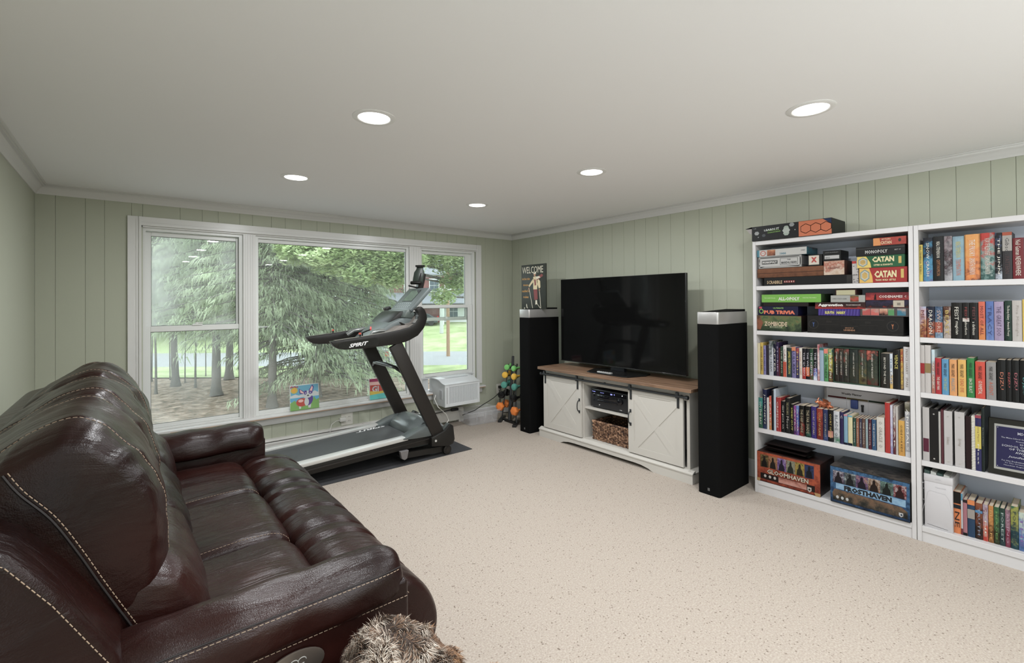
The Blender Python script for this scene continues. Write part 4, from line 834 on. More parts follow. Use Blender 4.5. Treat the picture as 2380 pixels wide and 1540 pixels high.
# ------------------------------------------------------------------ barn-door cabinet
t = thing('media_cabinet', 'cream barn-door television cabinet with a brown wood top', 'cabinet', (-0.30, -1.95, 0))
XB, XFc, YA, YB = -0.10, -0.500, -1.145, -2.785     # back, carcase front, far end, near end
top = box_o('tabletop', WTOP, -0.578, -0.085, YB-0.058, YA+0.030, 0.705, 0.732, t, bevel=0.002, bseg=1)
box_o('side_panel', CABW, XFc, XB, YA-0.025, YA, 0.06, 0.705, t); box_o('side_panel', CABW, XFc, XB, YB, YB+0.025, 0.06, 0.705, t)
box_o('back_panel', CABW, XB-0.008, XB, YB+0.025, YA-0.025, 0.10, 0.70, t)
box_o('bottom_panel', CABW, XFc, XB-0.008, YB+0.025, YA-0.025, 0.085, 0.105, t)
box_o('header_rail', CABW, XFc, XFc+0.02, YB+0.025, YA-0.025, 0.625, 0.705, t)
D1, D2 = -1.690, -2.205                              # divider panels of the open middle bay
box_o('divider', CABW, XFc, XB-0.008, D1, D1+0.022, 0.105, 0.625, t); box_o('divider', CABW, XFc, XB-0.008, D2-0.022, D2, 0.105, 0.625, t)
box_o('ceiling_panel', CABW, XFc+0.02, XB-0.008, D2, D1, 0.610, 0.625, t)
box_o('shelf', CABW, XFc+0.012, XB-0.008, D2, D1, 0.385, 0.403, t)
# plinth with arched cut-out and moulded cap
mb = MB(); za = 0.072; pf = [(YA+0.048, 0.0), (YA+0.048, za), (YB-0.042, za), (YB-0.042, 0.0), (-2.475, 0.0), (-2.43, 0.018), (-2.36, 0.031), (-2.30, 0.034), (-1.60, 0.034), (-1.52, 0.031), (-1.45, 0.018), (-1.405, 0.0)]
k = len(mb.v)
arch = [(-1.405, 0.0), (-1.45, 0.018), (-1.52, 0.031), (-1.60, 0.034), (-2.30, 0.034), (-2.36, 0.031), (-2.43, 0.018), (-2.475, 0.0)]
xa, xb = -0.540, -0.518
def quad_y(y0, z0a, y1, z1a):
    mb.hexa([(xa, y0, z0a), (xa, y0, za), (xa, y1, z1a), (xa, y1, za), (xb, y0, z0a), (xb, y0, za), (xb, y1, z1a), (xb, y1, za)])
ps = [(YA+0.048, 0.0)] + arch + [(YB-0.042, 0.0)]
for (y0, z0_), (y1, z1_) in zip(ps, ps[1:]): quad_y(y0, z0_, y1, z1_)
bm_ = mb; pl_ = bm_.build('plinth', CABW, t)
box_o('plinth_side', CABW, -0.518, XB, YB-0.042, YB-0.020, 0, za, t); box_o('plinth_side', CABW, -0.518, XB, YA+0.026, YA+0.048, 0, za, t)
MB().prism([(-0.545, 0.072), (-0.545, 0.080), (-0.530, 0.088), (-0.512, 0.097), (XFc, 0.098), (XFc, 0.060), (-0.52, 0.060)], 1, YB-0.045, YA+0.052).build('plinth_moulding', CABW, t)
MB().prism([(YB-0.045, 0.072), (YB-0.045, 0.080), (YB-0.030, 0.088), (YB-0.010, 0.097), (YB, 0.098), (YB, 0.066), (YB-0.02, 0.066)], 0, -0.53, XB).build('plinth_moulding', CABW, t)
box_o('shade_strip', mat('shadow_black', (0.01, 0.01, 0.01), 0.8), XB, XB+0.012, YB, YA, 0.0, 0.09, t)  # black strip painted in for the shade beneath the cabinet
def door(y0, y1, hy):
    """sliding door leaf between y0 (far) and y1 (near): boards, frame and a flush X brace"""
    z0, z1 = 0.106, 0.662; xf, xo = -0.524, -0.504
    d = box_o('door', CABW, xf+0.004, xo, y1, y0, z0, z1, t); fw = 0.058
    box_o('door_frame', CABW, xf, xf+0.004, y0-fw, y0, z0, z1, d); box_o('door_frame', CABW, xf, xf+0.004, y1, y1+fw, z0, z1, d)
    box_o('door_frame', CABW, xf, xf+0.004, y1+fw, y0-fw, z1-fw, z1, d); box_o('door_frame', CABW, xf, xf+0.004, y1+fw, y0-fw, z0, z0+fw, d)
    ya, yb, zb, zt = y0-fw, y1+fw, z0+fw, z1-fw
    w = 0.060
    for (p, q) in (((ya, zb), (yb, zt)), ((ya, zt), (yb, zb))):
        dy, dz = q[0]-p[0], q[1]-p[1]; l = math.hypot(dy, dz); cy, cz = w/2*l/abs(dz), w/2*l/abs(dy)
        # brace clipped to the panel: hexagon
        s = 1 if (dz > 0) else -1
        if s > 0: poly = [(p[0], p[1]), (p[0]-cy, p[1]), (q[0], q[1]-cz), (q[0], q[1]), (q[0]+cy, q[1]), (p[0], p[1]+cz)]
        else: poly = [(p[0], p[1]), (p[0], p[1]-cz), (q[0]+cy, q[1]), (q[0], q[1]), (q[0], q[1]+cz), (p[0]-cy, p[1])]
        x2 = xf+0.0002 if s > 0 else xf+0.0010
        MB().prism(poly, 0, x2, xf+0.0045).build('cross_brace', CABW, d)
    for ys in (y0-0.030, y1+0.040):
        h = box_o('hanger_strap', IRON, xf-0.005, xf, ys-0.010, ys+0.010, 0.560, 0.665, d, bevel=0.001)
        box_o('hanger_head', IRON, -0.548, -0.530, ys-0.013, ys+0.013, 0.640, 0.690, d, bevel=0.004)
        box_o('hanger_arm', IRON, xf-0.008, xf, ys-0.008, ys+0.008, 0.655, 0.672, d)
    MB().tube([(xf, hy, 0.458), (xf-0.020, hy, 0.452), (xf-0.030, hy, 0.430), (xf-0.032, hy, 0.405), (xf-0.030, hy, 0.380), (xf-0.020, hy, 0.358), (xf, hy, 0.352)], 0.005, 8).build('door_handle', IRON, d, smooth=True)
    for z in (0.462, 0.348): MB().prism([(hy-0.009, z-0.014), (hy+0.009, z-0.014), (hy+0.009, z+0.014), (hy-0.009, z+0.014)], 0, xf-0.004, xf).build('handle_plate', IRON, d, bevel=0.003)
door(-1.150, -1.672, -1.652); door(-2.222, -2.742, -2.247)
MB().cyl((-0.540, YA+0.005, 0.658), (-0.540, YB-0.0, 0.658), 0.0105, n=12).build('slide_rail', IRON, t)
for y in (YA+0.010, YB-0.002):
    MB().cyl((-0.540, y-0.012, 0.658), (-0.540, y+0.012, 0.658), 0.017, n=14).build('rail_end', IRON, t, bevel=0.004)
for y in (-1.20, -1.68, -1.95, -2.215, -2.72): MB().cyl((-0.535, y, 0.658), (-0.500, y, 0.658), 0.008, n=10).build('rail_spacer', IRON, t)
# ------------------------------------------------------------------ receiver on the cabinet shelf
RB = mat('receiver_black', (0.012, 0.013, 0.016), 0.3); RG = mat('receiver_gloss', (0.006, 0.006, 0.008), 0.08); LED = mat('blue_display', (0.05, 0.05, 0.3), 0.4, emit=(0.35, 0.38, 1.0), estr=2.2)
LED.cycles.emission_sampling = 'NONE'
t = thing('av_receiver', 'black audio receiver with a blue display in the cabinet middle', 'receiver', (-0.30, -1.97, 0.403))
ry0, ry1 = -1.745, -2.180; rx = -0.465
box_o('housing', RB, rx+0.01, -0.15, ry1, ry0, 0.416, 0.575, t, bevel=0.003)
box_o('front_panel', RB, rx, rx+0.012, ry1-0.002, ry0+0.002, 0.414, 0.580, t, bevel=0.003)
for y in (ry0-0.05, ry1+0.05):
    for x in (rx+0.05, -0.2): MB().cyl((x, y, 0.403), (x, y, 0.417), 0.02, n=14).build('foot', RB, t)
box_o('display_window', RG, rx-0.002, rx, ry1+0.02, ry0-0.015, 0.538, 0.572, t)
def fx(s, y, z, w, h, m, b=0.02): return lettering(s, m, t, (rx-0.0025, y, z), (0, -1, 0), (0, 0, 1), w, h, b, res=1)
fx('10', -1.995, 0.555, 0.022, 0.015, LED, 0.04); fx('HD', -2.028, 0.557, 0.008, 0.012, LED); fx('S-IN', -1.79, 0.556, 0.026, 0.007, LED); fx('oooo', -1.885, 0.555, 0.045, 0.004, LED)
MB().cyl((rx-0.004, -1.770, 0.557), (rx, -1.770, 0.557), 0.0022, n=8).build('indicator_lamp', LED, t)
MB().cyl((rx-0.004, -2.115, 0.560), (rx, -2.115, 0.560), 0.0032, n=8).build('indicator_lamp', mat('white_led', (1, 1, 1), 0.4, emit=(0.9, 0.95, 1), estr=4), t)
box_o('flap', RG, rx-0.006, rx, -2.06, -1.83, 0.495, 0.532, t, bevel=0.002); box_o('flap', RG, rx-0.004, rx, -2.06, -1.83, 0.468, 0.486, t, bevel=0.002)
MB().cyl((rx-0.022, -2.10, 0.505), (rx, -2.10, 0.505), 0.026, n=28).build('volume_knob', RG, t, bevel=0.003, smooth=True)
MB().cyl((rx-0.012, -1.785, 0.520), (rx, -1.785, 0.520), 0.009, n=16).build('selector_knob', RB, t, bevel=0.002)
MB().cyl((rx-0.010, -1.785, 0.475), (rx, -1.785, 0.475), 0.006, n=12).build('button', RB, t)
MB().cyl((rx-0.008, -1.855, 0.440), (rx, -1.855, 0.440), 0.004, n=12).build('headphone_jack', ALU, t)
fx('AVR', -1.79, 0.535, 0.018, 0.005, mat('silver_letters', (0.75, 0.75, 0.75), 0.35)); fx('UHD', -2.10, 0.430, 0.03, 0.006, mat('silver_letters', (0.75, 0.75, 0.75), 0.35))
# ------------------------------------------------------------------ wicker basket
WK = mat('dark_wicker', (0.16, 0.085, 0.05), 0.6)
tc = N(WK, 'ShaderNodeTexCoord'); n_w = N(WK, 'ShaderNodeTexNoise'); n_w.inputs['Scale'].default_value = 55; n_w.inputs['Detail'].default_value = 3; L(WK, tc.outputs['Object'], n_w.inputs[0])
r_w = ramp(WK, n_w.outputs[0], [(0.35, (0.025, 0.010, 0.006)), (0.5, (0.15, 0.075, 0.042)), (0.66, (0.42, 0.25, 0.155))]); L(WK, r_w.outputs[0], bsdf(WK).inputs[0])
t = thing('wicker_basket', 'dark brown woven basket in the cabinet middle below the receiver', 'basket', (-0.32, -1.965, 0.105))
bx0, bx1, by0, by1, bz0, bz1 = -0.475, -0.175, -2.185, -1.765, 0.108, 0.278
rows = 11; loop = []
def rect_pt(s, inset=0.0):
    Wd, Dp = (by1-by0)-2*inset, (bx1-bx0)-2*inset; P = 2*(Wd+Dp); u = (s % 1.0)*P
    if u < Wd: return (bx0+inset, by1-inset-u, (-1, 0))
    u -= Wd
    if u < Dp: return (bx0+inset+u, by0+inset, (0, -1))
    u -= Dp
    if u < Wd: return (bx1-inset, by0+inset+u, (1, 0))
    u -= Wd
    return (bx1-inset-u, by1-inset, (0, 1))
wv = MB(); ns = 96
for r_ in range(rows):
    z = bz0+0.008+(bz1-bz0-0.016)*r_/(rows-1); k = len(wv.v); m_ = 6
    for i in range(ns):
        x, y, (nx, ny) = rect_pt(i/ns, 0.008); o_ = 0.005*math.sin(PI*(i+r_)) if False else (0.0055 if (i//2+r_) % 2 == 0 else -0.0035)
        sw = 0.0012*noise.noise(Vector((i*0.7, r_*3.1, 0)))
        for j in range(m_):
            a = 2*PI*j/m_; wv.v.append((x+nx*(o_+0.0055*math.cos(a)), y+ny*(o_+0.0055*math.cos(a)), z+sw+0.0082*math.sin(a)))
    for i in range(ns):
        for j in range(m_): wv.face((k+i*m_+j, k+i*m_+(j+1) % m_, k+((i+1) % ns)*m_+(j+1) % m_, k+((i+1) % ns)*m_+j))
wv.build('weave', WK, t, smooth=True)['kind'] = 'stuff'
box_o('basket_liner', mat('inner_wicker', (0.05, 0.025, 0.015), 0.8), bx0+0.010, bx0+0.014, by0+0.01, by1-0.01, bz0, bz1-0.01, t); box_o('basket_liner', mat('inner_wicker', (0.05, 0.025, 0.015), 0.8), bx1-0.014, bx1-0.010, by0+0.01, by1-0.01, bz0, bz1-0.01, t)
box_o('basket_liner', mat('inner_wicker', (0.05, 0.025, 0.015), 0.8), bx0+0.01, bx1-0.01, by0+0.010, by0+0.014, bz0, bz1-0.01, t); box_o('basket_liner', mat('inner_wicker', (0.05, 0.025, 0.015), 0.8), bx0+0.01, bx1-0.01, by1-0.014, by1-0.010, bz0, bz1-0.01, t)
box_o('basket_floor', mat('inner_wicker', (0.05, 0.025, 0.015), 0.8), bx0+0.01, bx1-0.01, by0+0.01, by1-0.01, bz0-0.002, bz0+0.004, t)
rim = MB(); rim.tube([(bx0+0.006, by0+0.006, bz1), (bx0+0.006, by1-0.006, bz1), (bx1-0.006, by1-0.006, bz1), (bx1-0.006, by0+0.006, bz1), (bx0+0.006, by0+0.006, bz1)], 0.009, 8); rim.build('rim', WK, t, smooth=True)
tag(MB().hexa([(-0.42, -2.14, 0.118), (-0.40, -2.14, 0.235), (-0.42, -1.82, 0.118), (-0.40, -1.82, 0.215), (-0.24, -2.14, 0.118), (-0.25, -2.14, 0.245), (-0.24, -1.82, 0.118), (-0.25, -1.82, 0.225)]).build('folded_cloth', mat('black_cloth', (0.015, 0.015, 0.018), 0.9), bevel=0.02, bseg=3, smooth=True), 'black cloth folded inside the wicker basket', 'cloth')
# ------------------------------------------------------------------ television
t = thing('television', 'large flat black television standing on the cabinet', 'television', (-0.30, -1.92, 0.733))
y0, y1, z0, z1 = -1.186, -2.641, 0.779, 1.640
box_o('casing', mat('tv_casing', (0.012, 0.012, 0.012), 0.35), -0.292, -0.262, y1, y0, z0, z1, t, bevel=0.003)
box_o('rear_housing', mat('tv_casing', (0.012, 0.012, 0.012), 0.35), -0.262, -0.225, y1+0.2, y0-0.2, z0+0.05, z0+0.50, t, bevel=0.01)
box_o('screen', mat('tv_screen', (0.004, 0.004, 0.004), 0.06, spec=0.25), -0.300, -0.292, y1+0.004, y0-0.004, z0+0.010, z1-0.003, t, bevel=0.001, bseg=1)
box_o('bottom_bezel', mat('tv_bezel', (0.06, 0.06, 0.06), 0.2, 0.7), -0.301, -0.293, y1+0.001, y0-0.001, z0, z0+0.009, t, bevel=0.001, bseg=1)
MB().hexa([(-0.262, -1.97, 0.752), (-0.262, -1.97, 0.86), (-0.262, -1.85, 0.752), (-0.262, -1.85, 0.86), (-0.235, -1.99, 0.752), (-0.235, -1.99, 0.86), (-0.235, -1.83, 0.752), (-0.235, -1.83, 0.86)]).build('neck', RB, t)
MB().prism([(-0.275, -1.99), (-0.23, -1.99), (-0.23, -1.83), (-0.275, -1.83)], 2, 0.740, 0.83).build('stand_column', RB, t, bevel=0.006)
MB().prism([(-0.505, -2.14), (-0.490, -2.19), (-0.30, -2.25), (-0.19, -2.22), (-0.16, -2.15), (-0.16, -1.70), (-0.19, -1.66), (-0.30, -1.64), (-0.490, -1.72), (-0.505, -1.77)], 2, 0.733, 0.742).build('stand_base', mat('brushed_black_metal', (0.02, 0.02, 0.02), 0.25, 0.5), t, bevel=0.002)
# remote on the base
t = thing('remote_control', 'slim silver remote lying on the television foot', 'remote', (-0.46, -1.93, 0.7425))
box_o('remote_body', mat('silver_remote', (0.42, 0.42, 0.41), 0.3, 0.3), -0.492, -0.458, -2.005, -1.845, 0.7425, 0.756, t, bevel=0.004)
for k in range(5): MB().cyl((-0.475, -1.875-k*0.024, 0.7555), (-0.475, -1.875-k*0.024, 0.7580), 0.005, n=10).build('button', SLOT, t)
# ------------------------------------------------------------------ tower speakers
SPB = mat('speaker_cloth', (0.004, 0.004, 0.004), 0.9, spec=0.08); SPS = mat('satin_aluminium', (0.42, 0.41, 0.40), 0.32, 0.55)
def speaker(label, xf, yl, yr, xb, h):
    t = thing('tower_speaker', label, 'speaker', ((xf+xb)/2, (yl+yr)/2, 0), group='tower speakers')
    r = 0.018; pts = []
    for (cx, cy, a0) in ((xf+r, yl-r, PI/2), (xf+r, yr+r, PI)):
        for i in range(5): a = a0+PI/2*i/4; pts.append((cx+r*math.cos(a), cy+r*math.sin(a)))
    pts += [(xb, yr), (xb, yl)]
    MB().prism(pts, 2, 0.0, h-0.088).build('speaker_body', SPB, t, smooth=True)
    MB().prism(pts, 2, h-0.088, h).build('aluminium_cap', SPS, t, bevel=0.003, smooth=True)
    MB().hexa([(xf+0.03, yl-0.01, h), (xf+0.03, yl-0.01, h+0.001), (xf+0.03, yr+0.01, h), (xf+0.03, yr+0.01, h+0.001), (xb-0.01, yl-0.01, h), (xb-0.01, yl-0.01, h+0.016), (xb-0.01, yr+0.01, h), (xb-0.01, yr+0.01, h+0.016)]).build('top_grille', SPB, t, bevel=0.003)
    ym = (yl+yr)/2
    MB().prism([(ym-0.008, 0.030), (ym+0.008, 0.030), (ym+0.008, 0.050), (ym-0.008, 0.050)], 0, xf-0.0012, xf).build('badge', mat('badge_grey', (0.10, 0.10, 0.10), 0.4), t)
    return t
speaker('tall black tower speaker with silver cap beside the bookcases', -0.619, -2.915, -3.083, -0.175, 1.323)
speaker('tall black tower speaker with silver cap under the welcome sign', -0.567, -0.808, -0.976, -0.125, 1.323)
# ------------------------------------------------------------------ welcome sign standing on the far speaker
sx, sy0, sy1, sz0, sz1 = -0.30, -0.70, -0.975, 1.325, 1.79
p1 = onp(1212, 722, 0, -0.40); 
t = thing('welcome_sign', 'dark painted welcome sign with a golfer standing on the far speaker', 'sign', (-0.36, -0.89, 1.3235))
# the board faces the room, turned with the wall
X = -0.385; ya, yb, za, zb = -0.7805, -1.0, 1.3235, 1.722
ya = onp(1212, 650, 0, X).y; yb = onp(1268.5, 650, 0, X).y; zb = onp(1240, 614, 0, X).z
box_o('board', mat('sign_green_black', (0.022, 0.026, 0.020), 0.5), X, X+0.016, yb, ya, za, zb, t, bevel=0.002)
Wd = ya-yb; Hh = zb-za
def sg(u, v): return (X-0.0004, ya-u*Wd, za+v*Hh)
def ltr(s, u, v, w, h, m, b=0.03, sh=0): return lettering(s, m, t, sg(u, v), (0, -1, 0), (0, 0, 1), w*Wd, h*Hh, b, sh, lift=0.0008)
def sp2(m, pts, n=0): return patch(t, m, [sg(u, v) for u, v in pts], 'painted_figure', 0.0008+0.0002*n, (-1, 0, 0))
cream = mat('sign_cream', (0.66, 0.62, 0.50), 0.6); ochre = mat('sign_ochre', (0.55, 0.30, 0.10), 0.6); wine = mat('sign_wine', (0.20, 0.05, 0.05), 0.6); skin = mat('sign_skin', (0.45, 0.26, 0.17), 0.6); jac = mat('sign_jacket', (0.62, 0.52, 0.33), 0.6)
ltr('WELCOME', 0.47, 0.88, 0.86, 0.15, cream, 0.0)
for s, v in (('let the rules', 0.685), ('slumps', 0.54), ('mulled in', 0.41), ('rules', 0.275)): ltr(s, 0.19 if s != 'let the rules' else 0.20, v, 0.32 if len(s) > 7 else 0.22, 0.055, ochre, 0.02)
sp2(skin, e(0.56, 0.765, 0.04, 0.035)); sp2(cream, [(0.50, 0.785), (0.53, 0.815), (0.60, 0.815), (0.63, 0.785)], 1)
sp2(jac, [(0.52, 0.73), (0.62, 0.73), (0.72, 0.66), (0.78, 0.55), (0.76, 0.44), (0.71, 0.44), (0.72, 0.54), (0.68, 0.58), (0.66, 0.46), (0.50, 0.46), (0.50, 0.60), (0.34, 0.52), (0.33, 0.48), (0.36, 0.47), (0.50, 0.56)][::1], 1) if False else None
sp2(jac, [(0.50, 0.72), (0.62, 0.73), (0.68, 0.60), (0.66, 0.44), (0.50, 0.44)], 1); sp2(jac, [(0.52, 0.70), (0.50, 0.60), (0.33, 0.49), (0.31, 0.53)], 1); sp2(jac, [(0.62, 0.73), (0.78, 0.62), (0.79, 0.48), (0.73, 0.45), (0.66, 0.58)], 1)
sp2(wine, [(0.54, 0.66), (0.60, 0.66), (0.62, 0.54), (0.56, 0.52)], 2); sp2(wine, [(0.51, 0.44), (0.66, 0.44), (0.68, 0.22), (0.54, 0.20)], 1); sp2(cream, [(0.58, 0.10), (0.66, 0.11), (0.65, 0.20), (0.59, 0.20)], 1)
sp2(skin, e(0.32, 0.46, 0.025, 0.022), 2); sp2(skin, e(0.75, 0.42, 0.025, 0.022), 2)
for (u0, v0, u1, v1) in ((0.33, 0.46, 0.47, 0.02), (0.75, 0.42, 0.80, 0.02), (0.62, 0.15, 0.78, 0.02)): sp2(cream, [(u0-0.008, v0), (u0+0.010, v0), (u1+0.010, v1), (u1-0.008, v1)], 2)
sp2(wine, [(0.60, 0.70), (0.86, 0.78), (0.90, 0.73), (0.66, 0.64)], 3); sp2(cream, [(0.60, 0.72), (0.74, 0.73), (0.80, 0.70), (0.64, 0.66)], 4)
sp2(cream, [(0.20, 0.10), (0.22, 0.03), (0.28, 0.01), (0.25, 0.04), (0.23, 0.12)], 2); sp2(cream, e(0.13, 0.02, 0.018, 0.018), 2)
# ------------------------------------------------------------------ dumbbell rack with dumbbells
RK = mat('rack_black', (0.012, 0.012, 0.013), 0.4)
rc = Vector((-0.235, -0.335, 0.0)); t = thing('dumbbell_rack', 'black folding dumbbell rack in the corner behind the far speaker', 'rack', rc)
# placed along the corner; two leaning side plates and a base
def ron(px, py, y): p = onp(px, py, 1, y); return p
def rp(a, b, w=0.03, h=0.012, up=(0, 1, 0)): return MB().bar(a, b, w, h, up)
pL = [(ron(1174, 898, -0.42)), (ron(1197, 902, -0.50))]
colors = [('lime green', (0.22, 0.60, 0.18), 0.034, 'd0'), ('yellow', (0.85, 0.50, 0.08), 0.038, 'd1'), ('teal green', (0.10, 0.32, 0.26), 0.040, 'd2'), ('glossy black', (0.012, 0.012, 0.012), 0.044, 'd3'), ('orange', (0.85, 0.25, 0.06), 0.052, 'd4')]
near = [(1178.5, 853), (1174, 871), (1172, 894), (1165.5, 917), (1162.5, 944)]
far_ = [(1194.5, 856), (1195, 875), (1196, 899), (1194, 925), (1196, 955)]
posL, posR = [], []
for i in range(5):
    posL.append(onp(near[i][0], near[i][1], 0, -0.40-0.020*i)); posR.append(onp(far_[i][0], far_[i][1], 0, -0.40-0.022*i))
lab5 = ['top', 'second', 'middle', 'fourth', 'bottom']
for i, (cn, col, r, _) in enumerate(colors):
    dm = mat('dumbbell_'+cn.replace(' ', '_'), col, 0.35 if i != 3 else 0.12)
    for side, P in (('left', posL[i]), ('right', posR[i])):
        dt = thing('dumbbell', '%s dumbbell in the %s row, %s column of the rack' % (cn, lab5[i], side), 'dumbbell', P, rz=(0.50 if side == 'left' else 0.12), group='dumbbells on the rack')
        hw = r*0.62
        for sgn in (0, 1):
            x0 = sgn*(0.105+2*hw)
            mb = MB(); nseg = 12 if i != 4 else 6
            mb.lathe([(r*0.45, x0-hw), (r*0.85, x0-hw*0.82), (r, x0-hw*0.4), (r, x0+hw*0.4), (r*0.85, x0+hw*0.82), (r*0.45, x0+hw)], (0, 0, 0), nseg if i == 4 else 16, 0)
            mb.build('head', dm, dt, smooth=i != 4, world=False)
        MB().cyl((hw*0.9, 0, 0), (0.105+hw*1.1, 0, 0), 0.0135, n=12).build('handle', dm, dt, world=False)
# the rack frame stands behind the heads, in the plane of the columns
cL = (posL[0]+posL[4])/2; cR = (posR[0]+posR[4])/2
off = Vector((0.055, 0.04, 0))
apex = (posL[0]+posR[0])/2 + off*1.6 + Vector((0, 0, 0.07)); 
for k, (P0, P4) in enumerate(((posL[0], posL[4]), (posR[0], posR[4]))):
    a = P0+off+Vector((0, 0, 0.03)); b = Vector((P4.x, P4.y, 0.012))+off
    for dd in (Vector((0.0, 0.0, 0)), Vector((0.085, -0.06, 0))):
        MB().bar(a+dd, b+dd, 0.055, 0.012, (1, -0.7, 0)).build('side_plate', RK, t)
    for i in range(5):
        p = (posL if k == 0 else posR)[i]
        MB().bar(p+off*0.75+Vector((0, 0, -colors[i][2]*0.55)), p+off*3.0+Vector((0, 0, -colors[i][2]*0.55)), 0.05, 0.008).build('cradle', RK, t)
mid = (posL[4]+posR[4])/2+off
MB().bar(apex, Vector((mid.x+0.02, mid.y+0.02, 0.01)), 0.06, 0.03, (1, -0.7, 0)).build('centre_post', RK, t, bevel=0.003)
MB().bar(apex-Vector((0, 0, 0.01)), apex+Vector((0.012, 0.010, 0.055)), 0.040, 0.030, (1, -0.7, 0)).build('carry_handle', RK, t, bevel=0.006)
for P in (posL[4], posR[4]):
    f0 = Vector((P.x, P.y, 0.012)) - Vector((0.05, 0.05, 0)); MB().bar(f0, f0+Vector((0.20, 0.17, 0)), 0.045, 0.024).build('foot_bar', RK, t, bevel=0.003)
MB().bar(Vector((posL[4].x, posL[4].y, 0.012))+off, Vector((posR[4].x, posR[4].y, 0.012))+off, 0.04, 0.024).build('base_bar', RK, t)
# ------------------------------------------------------------------ small things on the floor near the rack
p = onp(1173, 978, 2, 0); tag(MB().tube([p+Vector((-0.02, 0.01, 0.004)), p+Vector((0, 0, 0.006)), p+Vector((0.02, -0.01, 0.005)), p+Vector((0.03, 0.01, 0.004))], 0.004, 6).build('cable_clip', WP, smooth=True), 'tiny white scrap on the carpet before the dumbbell rack', 'scrap')
# ================================================================== bookcases
LAM = mat('white_laminate', (0.52, 0.505, 0.505), 0.35); LAMB = mat('pale_blue_grey_backing', (0.50, 0.53, 0.60), 0.6); PAPER = mat('book_pages', (0.46, 0.39, 0.30), 0.9); PAPERW = mat('white_pages', (0.52, 0.49, 0.45), 0.9)
XFB = -0.300
SH = [0.090, 0.470, 0.865, 1.185, 1.510, 1.840]      # upper faces of the boards
def bookcase(label, y1, y0):
    t = thing('bookcase', label, 'bookcase', (-0.16, (y0+y1)/2, 0), group='white bookcases')
    for (a, b) in ((y1-0.022, y1), (y0, y0+0.022)): box_o('side_panel', LAM, XFB, -0.02, a, b, 0, 1.840, t, bevel=0.0012, bseg=1)
    for i, z in enumerate(SH):
        box_o('top_panel' if i == 5 else ('bottom_panel' if i == 0 else 'shelf'), LAM, XFB+(0 if i in (0, 5) else 0.004), -0.024, y0+0.022, y1-0.022, z-0.030, z, t, bevel=0.0012, bseg=1)
    box_o('back_panel', LAMB, -0.024, -0.018, y0, y1, 0.03, 1.836, t)
    box_o('kick_board', LAM, XFB+0.006, XFB+0.022, y0+0.022, y1-0.022, 0.0, 0.059, t)
    pm = mat('shelf_pin', (0.6, 0.6, 0.6), 0.3, 0.8)
    for z in (0.235, 0.30, 1.02, 1.33, 1.40):
        for x in (-0.26, -0.06): MB().cyl((x, y1-0.0225, z), (x, y1-0.026, z), 0.003, n=8).build('pin_hole', pm, t)
    return t
Y1A, Y1B = -3.184, -4.102
bookcase('white bookcase of board games and books beside the tower speaker', Y1A, Y1B)
bookcase('white bookcase at the right edge of the picture with binders and paperbacks', Y1B-0.002, Y1B-0.925)
_bc = {}
ORD = ['first', 'second', 'third', 'fourth', 'fifth', 'sixth', 'seventh', 'eighth', 'ninth', 'tenth', 'eleventh', 'twelfth', 'thirteenth', 'fourteenth', 'fifteenth', 'sixteenth', 'seventeenth', 'eighteenth', 'nineteenth', 'twentieth']
ORD += ['twenty-'+o for o in ORD[:9]] + ['thirtieth'] + ['thirty-'+o for o in ORD[:9]]
def cm_(c, rough=0.45):
    if isinstance(c, str): return mat('cover_'+c, c, rough, spec=0.25)
    return art(c, 26, 0.55, rough, seed=len(c)+ord(c[0][0]))
def book(xf, y0, y1, z0, z1, depth, cover, label, group, text=None, tcol='e8e4da', span=(0.12, 0.88), tw=0.55, pages=PAPER, extra=None, hard=False, flip=False, lean=0.0, name='book'):
    """upright book, spine towards the room: y0 far side, y1 near side"""
    t = thing(name, label, 'book' if name == 'book' else name.split('_')[-1], ((xf+depth/2), (y0+y1)/2, z0), group=group)
    w = y0-y1; g = min(0.0004, w*0.02); a, b = y0-g, y1+g; tk = 0.0022 if not hard else 0.003; bul = min(0.004, w*0.10); n = 4
    sp = [(xf+bul*(2*i/n-1)**2, a+(b-a)*i/n) for i in range(n+1)]
    poly = sp + [(xf+depth, b), (xf+depth, b+tk), (xf+tk*1.5, b+tk), (xf+tk*1.5, a-tk), (xf+depth, a-tk), (xf+depth, a)]
    c = cm_(cover); MB().prism(poly, 2, z0, z1).build('cover', c, t)
    hh = 0.004 if hard else 0.0006
    MB().box(xf+tk*1.5, xf+depth-0.004, b+tk, a-tk, z0+0.0002+(hh if hard else 0), z1-hh).build('pages', pages, t)
    H = z1-z0; ym = (y0+y1)/2
    if extra:
        for (u0, u1, col) in extra:
            q = [(xf-0.0006, a, z1-u0*H), (xf-0.0006, b, z1-u0*H), (xf-0.0006, b, z1-u1*H), (xf-0.0006, a, z1-u1*H)]
            patch(t, cm_(col), q, 'spine_band', 0.0006, (-1, 0, 0))
    if text:
        for k, tx in enumerate(text.split('|')):
            s0, s1 = span if '|' not in text else [(span[0], (span[0]+span[1])/2-0.02), ((span[0]+span[1])/2+0.02, span[1])][k]
            tc_ = tcol if isinstance(tcol, str) else tcol[k]
            zc = z1-(s0+s1)/2*H
            if w > 0: lettering(tx, mat('ink_'+tc_, tc_, 0.5), t, (xf-0.0008, ym, zc), (0, 0, -1), (0, -1, 0), (s1-s0)*H, w*tw*0.85, 0.0, lift=0.0008, name='title', res=1)
    return t
